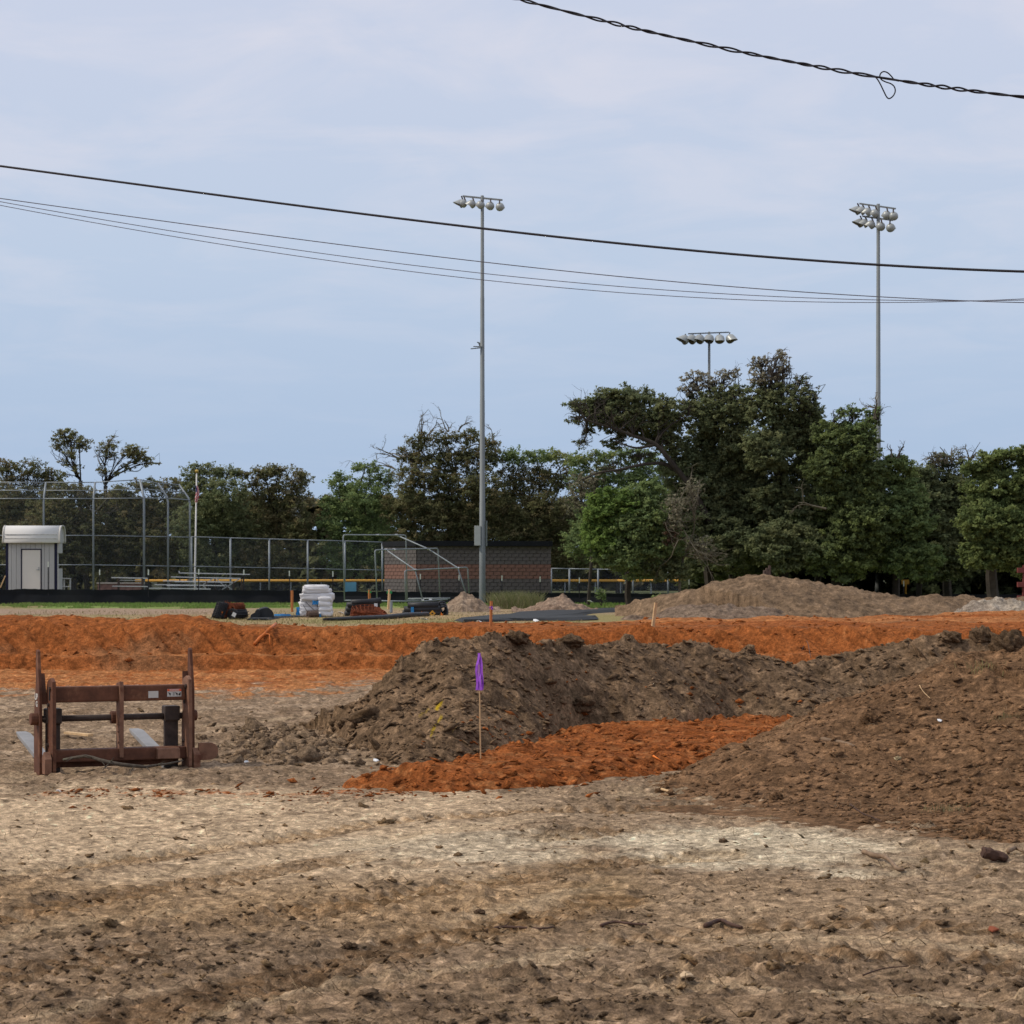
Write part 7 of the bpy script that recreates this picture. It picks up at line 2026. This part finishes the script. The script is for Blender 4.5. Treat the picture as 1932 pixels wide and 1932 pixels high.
def hang(mb, g):
    for x, y, dx_, dz_, L in ((1280, 1018, 0.1, -1, 1.8), (1290, 1000, 0.6, -0.8, 2.2), (1330, 1040, 0.5, -0.8, 1.6), (1278, 940, -0.1, -1, 1.6), (1320, 905, 0.1, -1, 1.4), (1275, 950, 0.2, 0.9, 1.5), (1300, 1045, 1, -0.2, 2), (1255, 985, 0.05, -1, 1.5)):
        bare(mb, P(x, y, 111.6), (dx_, 0, dz_), L, 0.025, 2, g)
tree('dying_tree', 'dying bush of grey hanging twigs and brown leaves below the oak trunk', 112, 1290, [(1275, 960, 24, 40, .35, BROWNL + GREYL), (1265, 1005, 22, 26, .45, [(0.12, 0.07, 0.045), (0.10, 0.062, 0.04)]), (1320, 1030, 34, 22, .35, GREYL), (1345, 1050, 24, 14, .3, GREYL), (1305, 920, 26, 22, .3, GREYL)], GREYL, 0.15, 0.5, 0.08, 19, extra=hang, group=gB, limb_m=M_deadwood)
tree('dying_tree', 'greyish twiggy bush hanging left below the oak limb', 117, 1112, [(1098, 915, 26, 26, .45, GREYL), (1085, 950, 22, 26, .4, GREYL), (1120, 905, 22, 20, .45, GREYL + BROWNL)], GREYL, 0.15, 0.5, 0.09, 20, group=gB)
# understorey that closes the view between the trunks
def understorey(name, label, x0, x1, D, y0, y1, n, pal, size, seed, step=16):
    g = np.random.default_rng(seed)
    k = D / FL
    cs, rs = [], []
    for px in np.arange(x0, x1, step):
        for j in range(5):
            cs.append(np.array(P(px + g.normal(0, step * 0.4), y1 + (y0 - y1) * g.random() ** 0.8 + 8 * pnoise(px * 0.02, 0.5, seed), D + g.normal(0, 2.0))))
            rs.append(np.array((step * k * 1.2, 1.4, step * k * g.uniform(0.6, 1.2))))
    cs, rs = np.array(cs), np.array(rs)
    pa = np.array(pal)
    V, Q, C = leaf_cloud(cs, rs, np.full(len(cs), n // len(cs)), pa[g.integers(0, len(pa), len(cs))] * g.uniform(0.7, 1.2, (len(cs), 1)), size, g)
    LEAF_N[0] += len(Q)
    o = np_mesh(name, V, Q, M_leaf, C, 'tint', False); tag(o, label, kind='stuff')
understorey('undergrowth', 'dark undergrowth below the far tree line', -420, 1340, 200, 945, 1122, 120000, OLIVE, 0.55, 51)
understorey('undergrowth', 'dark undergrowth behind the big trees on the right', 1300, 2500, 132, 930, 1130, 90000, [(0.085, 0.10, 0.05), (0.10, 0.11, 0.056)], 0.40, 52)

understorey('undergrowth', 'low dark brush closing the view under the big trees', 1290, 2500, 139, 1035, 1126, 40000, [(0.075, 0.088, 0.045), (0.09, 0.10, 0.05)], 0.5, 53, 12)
understorey('undergrowth', 'low dark brush closing the view under the far tree line', -420, 1340, 197, 1040, 1120, 50000, OLIVE, 0.6, 54, 12)

# weed clump by the tall pole, and the grass fringe of the meadow
g = np.random.default_rng(77)
def blades(name, label, n, pos, h, w, tones, cat=None, kind=None):
    V, F, C = [], [], []
    X, Y = pos(n)
    for x, y in zip(X, Y):
        z = float(ground_z(0, y)) - 0.02
        L = h * g.uniform(0.35, 1.15); a = g.uniform(0, 6.28); ln = g.uniform(0.05, 0.55)
        d = np.array((math.cos(a) * ln, math.sin(a) * ln, 1)); s = np.array((1.0, 0.25 * math.sin(a), 0)) * w * g.uniform(0.6, 1.3)
        p = np.array((x, y, z)); b = len(V)
        V += [p - s, p + s, p + d * L * 0.6 + s * 0.6, p + d * L * 0.6 - s * 0.6, p + d * L + np.array((math.cos(a), 0, -0.2)) * L * 0.2]
        F += [(b, b + 1, b + 2, b + 3), (b + 3, b + 2, b + 4, b + 4)]
        C += [np.array(tones[g.integers(len(tones))]) * g.uniform(0.7, 1.3)] * 5
    V, F, C = np.array(V), F, np.array(C)
    me = bpy.data.meshes.new(name); me.from_pydata(V.tolist(), [], [f if f[2] != f[3] else f[:3] for f in F])
    at_ = me.attributes.new('tint', 'FLOAT_COLOR', 'POINT'); c = np.ones((len(V), 4), np.float32); c[:, :3] = C; at_.data.foreach_set('color', c.ravel())
    me.materials.append(M_grass); o = bpy.data.objects.new(name, me); COL.objects.link(o); tag(o, label, cat, None, kind)
    return o
wc = P(972, 1140, 112)
def wpos(n):
    t = g.random(n) * 2 * np.pi; r = np.sqrt(g.random(n))
    return wc.x + np.cos(t) * r * 1.25, 112 + np.sin(t) * r * 0.9
blades('weed_clump', 'tall pale green weed clump right of the tall pole base', 2600, lambda n: wpos(n), 0.85, 0.012, [(0.27, 0.27, 0.12), (0.20, 0.22, 0.09), (0.32, 0.29, 0.16)], 'weeds')
def gpos(n):
    Y = g.uniform(113, 127.6, n * 2) ; X = g.uniform(-26, 9, n * 2)
    k = (fbm(X * 0.35, Y * 0.2, 3, 66) + (Y - 119) * 0.05) > -0.05
    return X[k][:n], Y[k][:n]
blades('grass', 'strip of green grass along the foot of the black fence', 14000, gpos, 0.16, 0.025, [(0.17, 0.27, 0.06), (0.21, 0.30, 0.08), (0.24, 0.28, 0.10)], kind='stuff')
def dpos(n):
    Y = 1 / g.uniform(1 / 105, 1 / 66, n); X = g.uniform(-0.21, 0.03, n) * Y
    return X, Y
blades('dry_grass', 'short dry grass between the clay bank and the stored bundles', 9000, dpos, 0.10, 0.012, [(0.34, 0.25, 0.13), (0.28, 0.24, 0.10), (0.20, 0.19, 0.07), (0.38, 0.29, 0.17)], kind='stuff')

# little saplings at the foot of the right trees
def sapling(px, py, Y, h, label, sd):
    b = P(px, py, Y); b.z = float(ground_z(0, Y))
    o = thing('sapling', label, 'sapling', b)
    g2 = np.random.default_rng(sd); mb = MB(); tips = []
    for i in range(3):
        e = np.array((g2.normal(0, .18), g2.normal(0, .15), h * g2.uniform(.7, 1.0)))
        limb(mb, (0, 0, 0), e, 0.02, 0.008, g2, 0.08); tips.append(e * 0.8)
    mb.build('stem', M_bark, o, True)
    V, Q, C = leaf_cloud(np.array(tips), np.full((3, 3), 0.28 * h), np.full(3, 70), np.array(MIDG)[g2.integers(0, 3, 3)], 0.10, g2)
    np_mesh('crown', V, Q, M_leaf, C, 'tint', False, o)
sapling(1136, 1138, 117, 0.9, 'thin green sapling left of the bright green tree trunk', 1)
sapling(1240, 1142, 109, 0.7, 'thin green sapling at the left foot of the spoil mound', 2)

print('leaves', LEAF_N[0], 'tris', sum(sum(len(p.vertices) - 2 for p in m.polygons) if len(m.polygons) < 20000 else len(m.polygons) * 2 for m in {o.data for o in COL.objects if o.type == 'MESH'}))
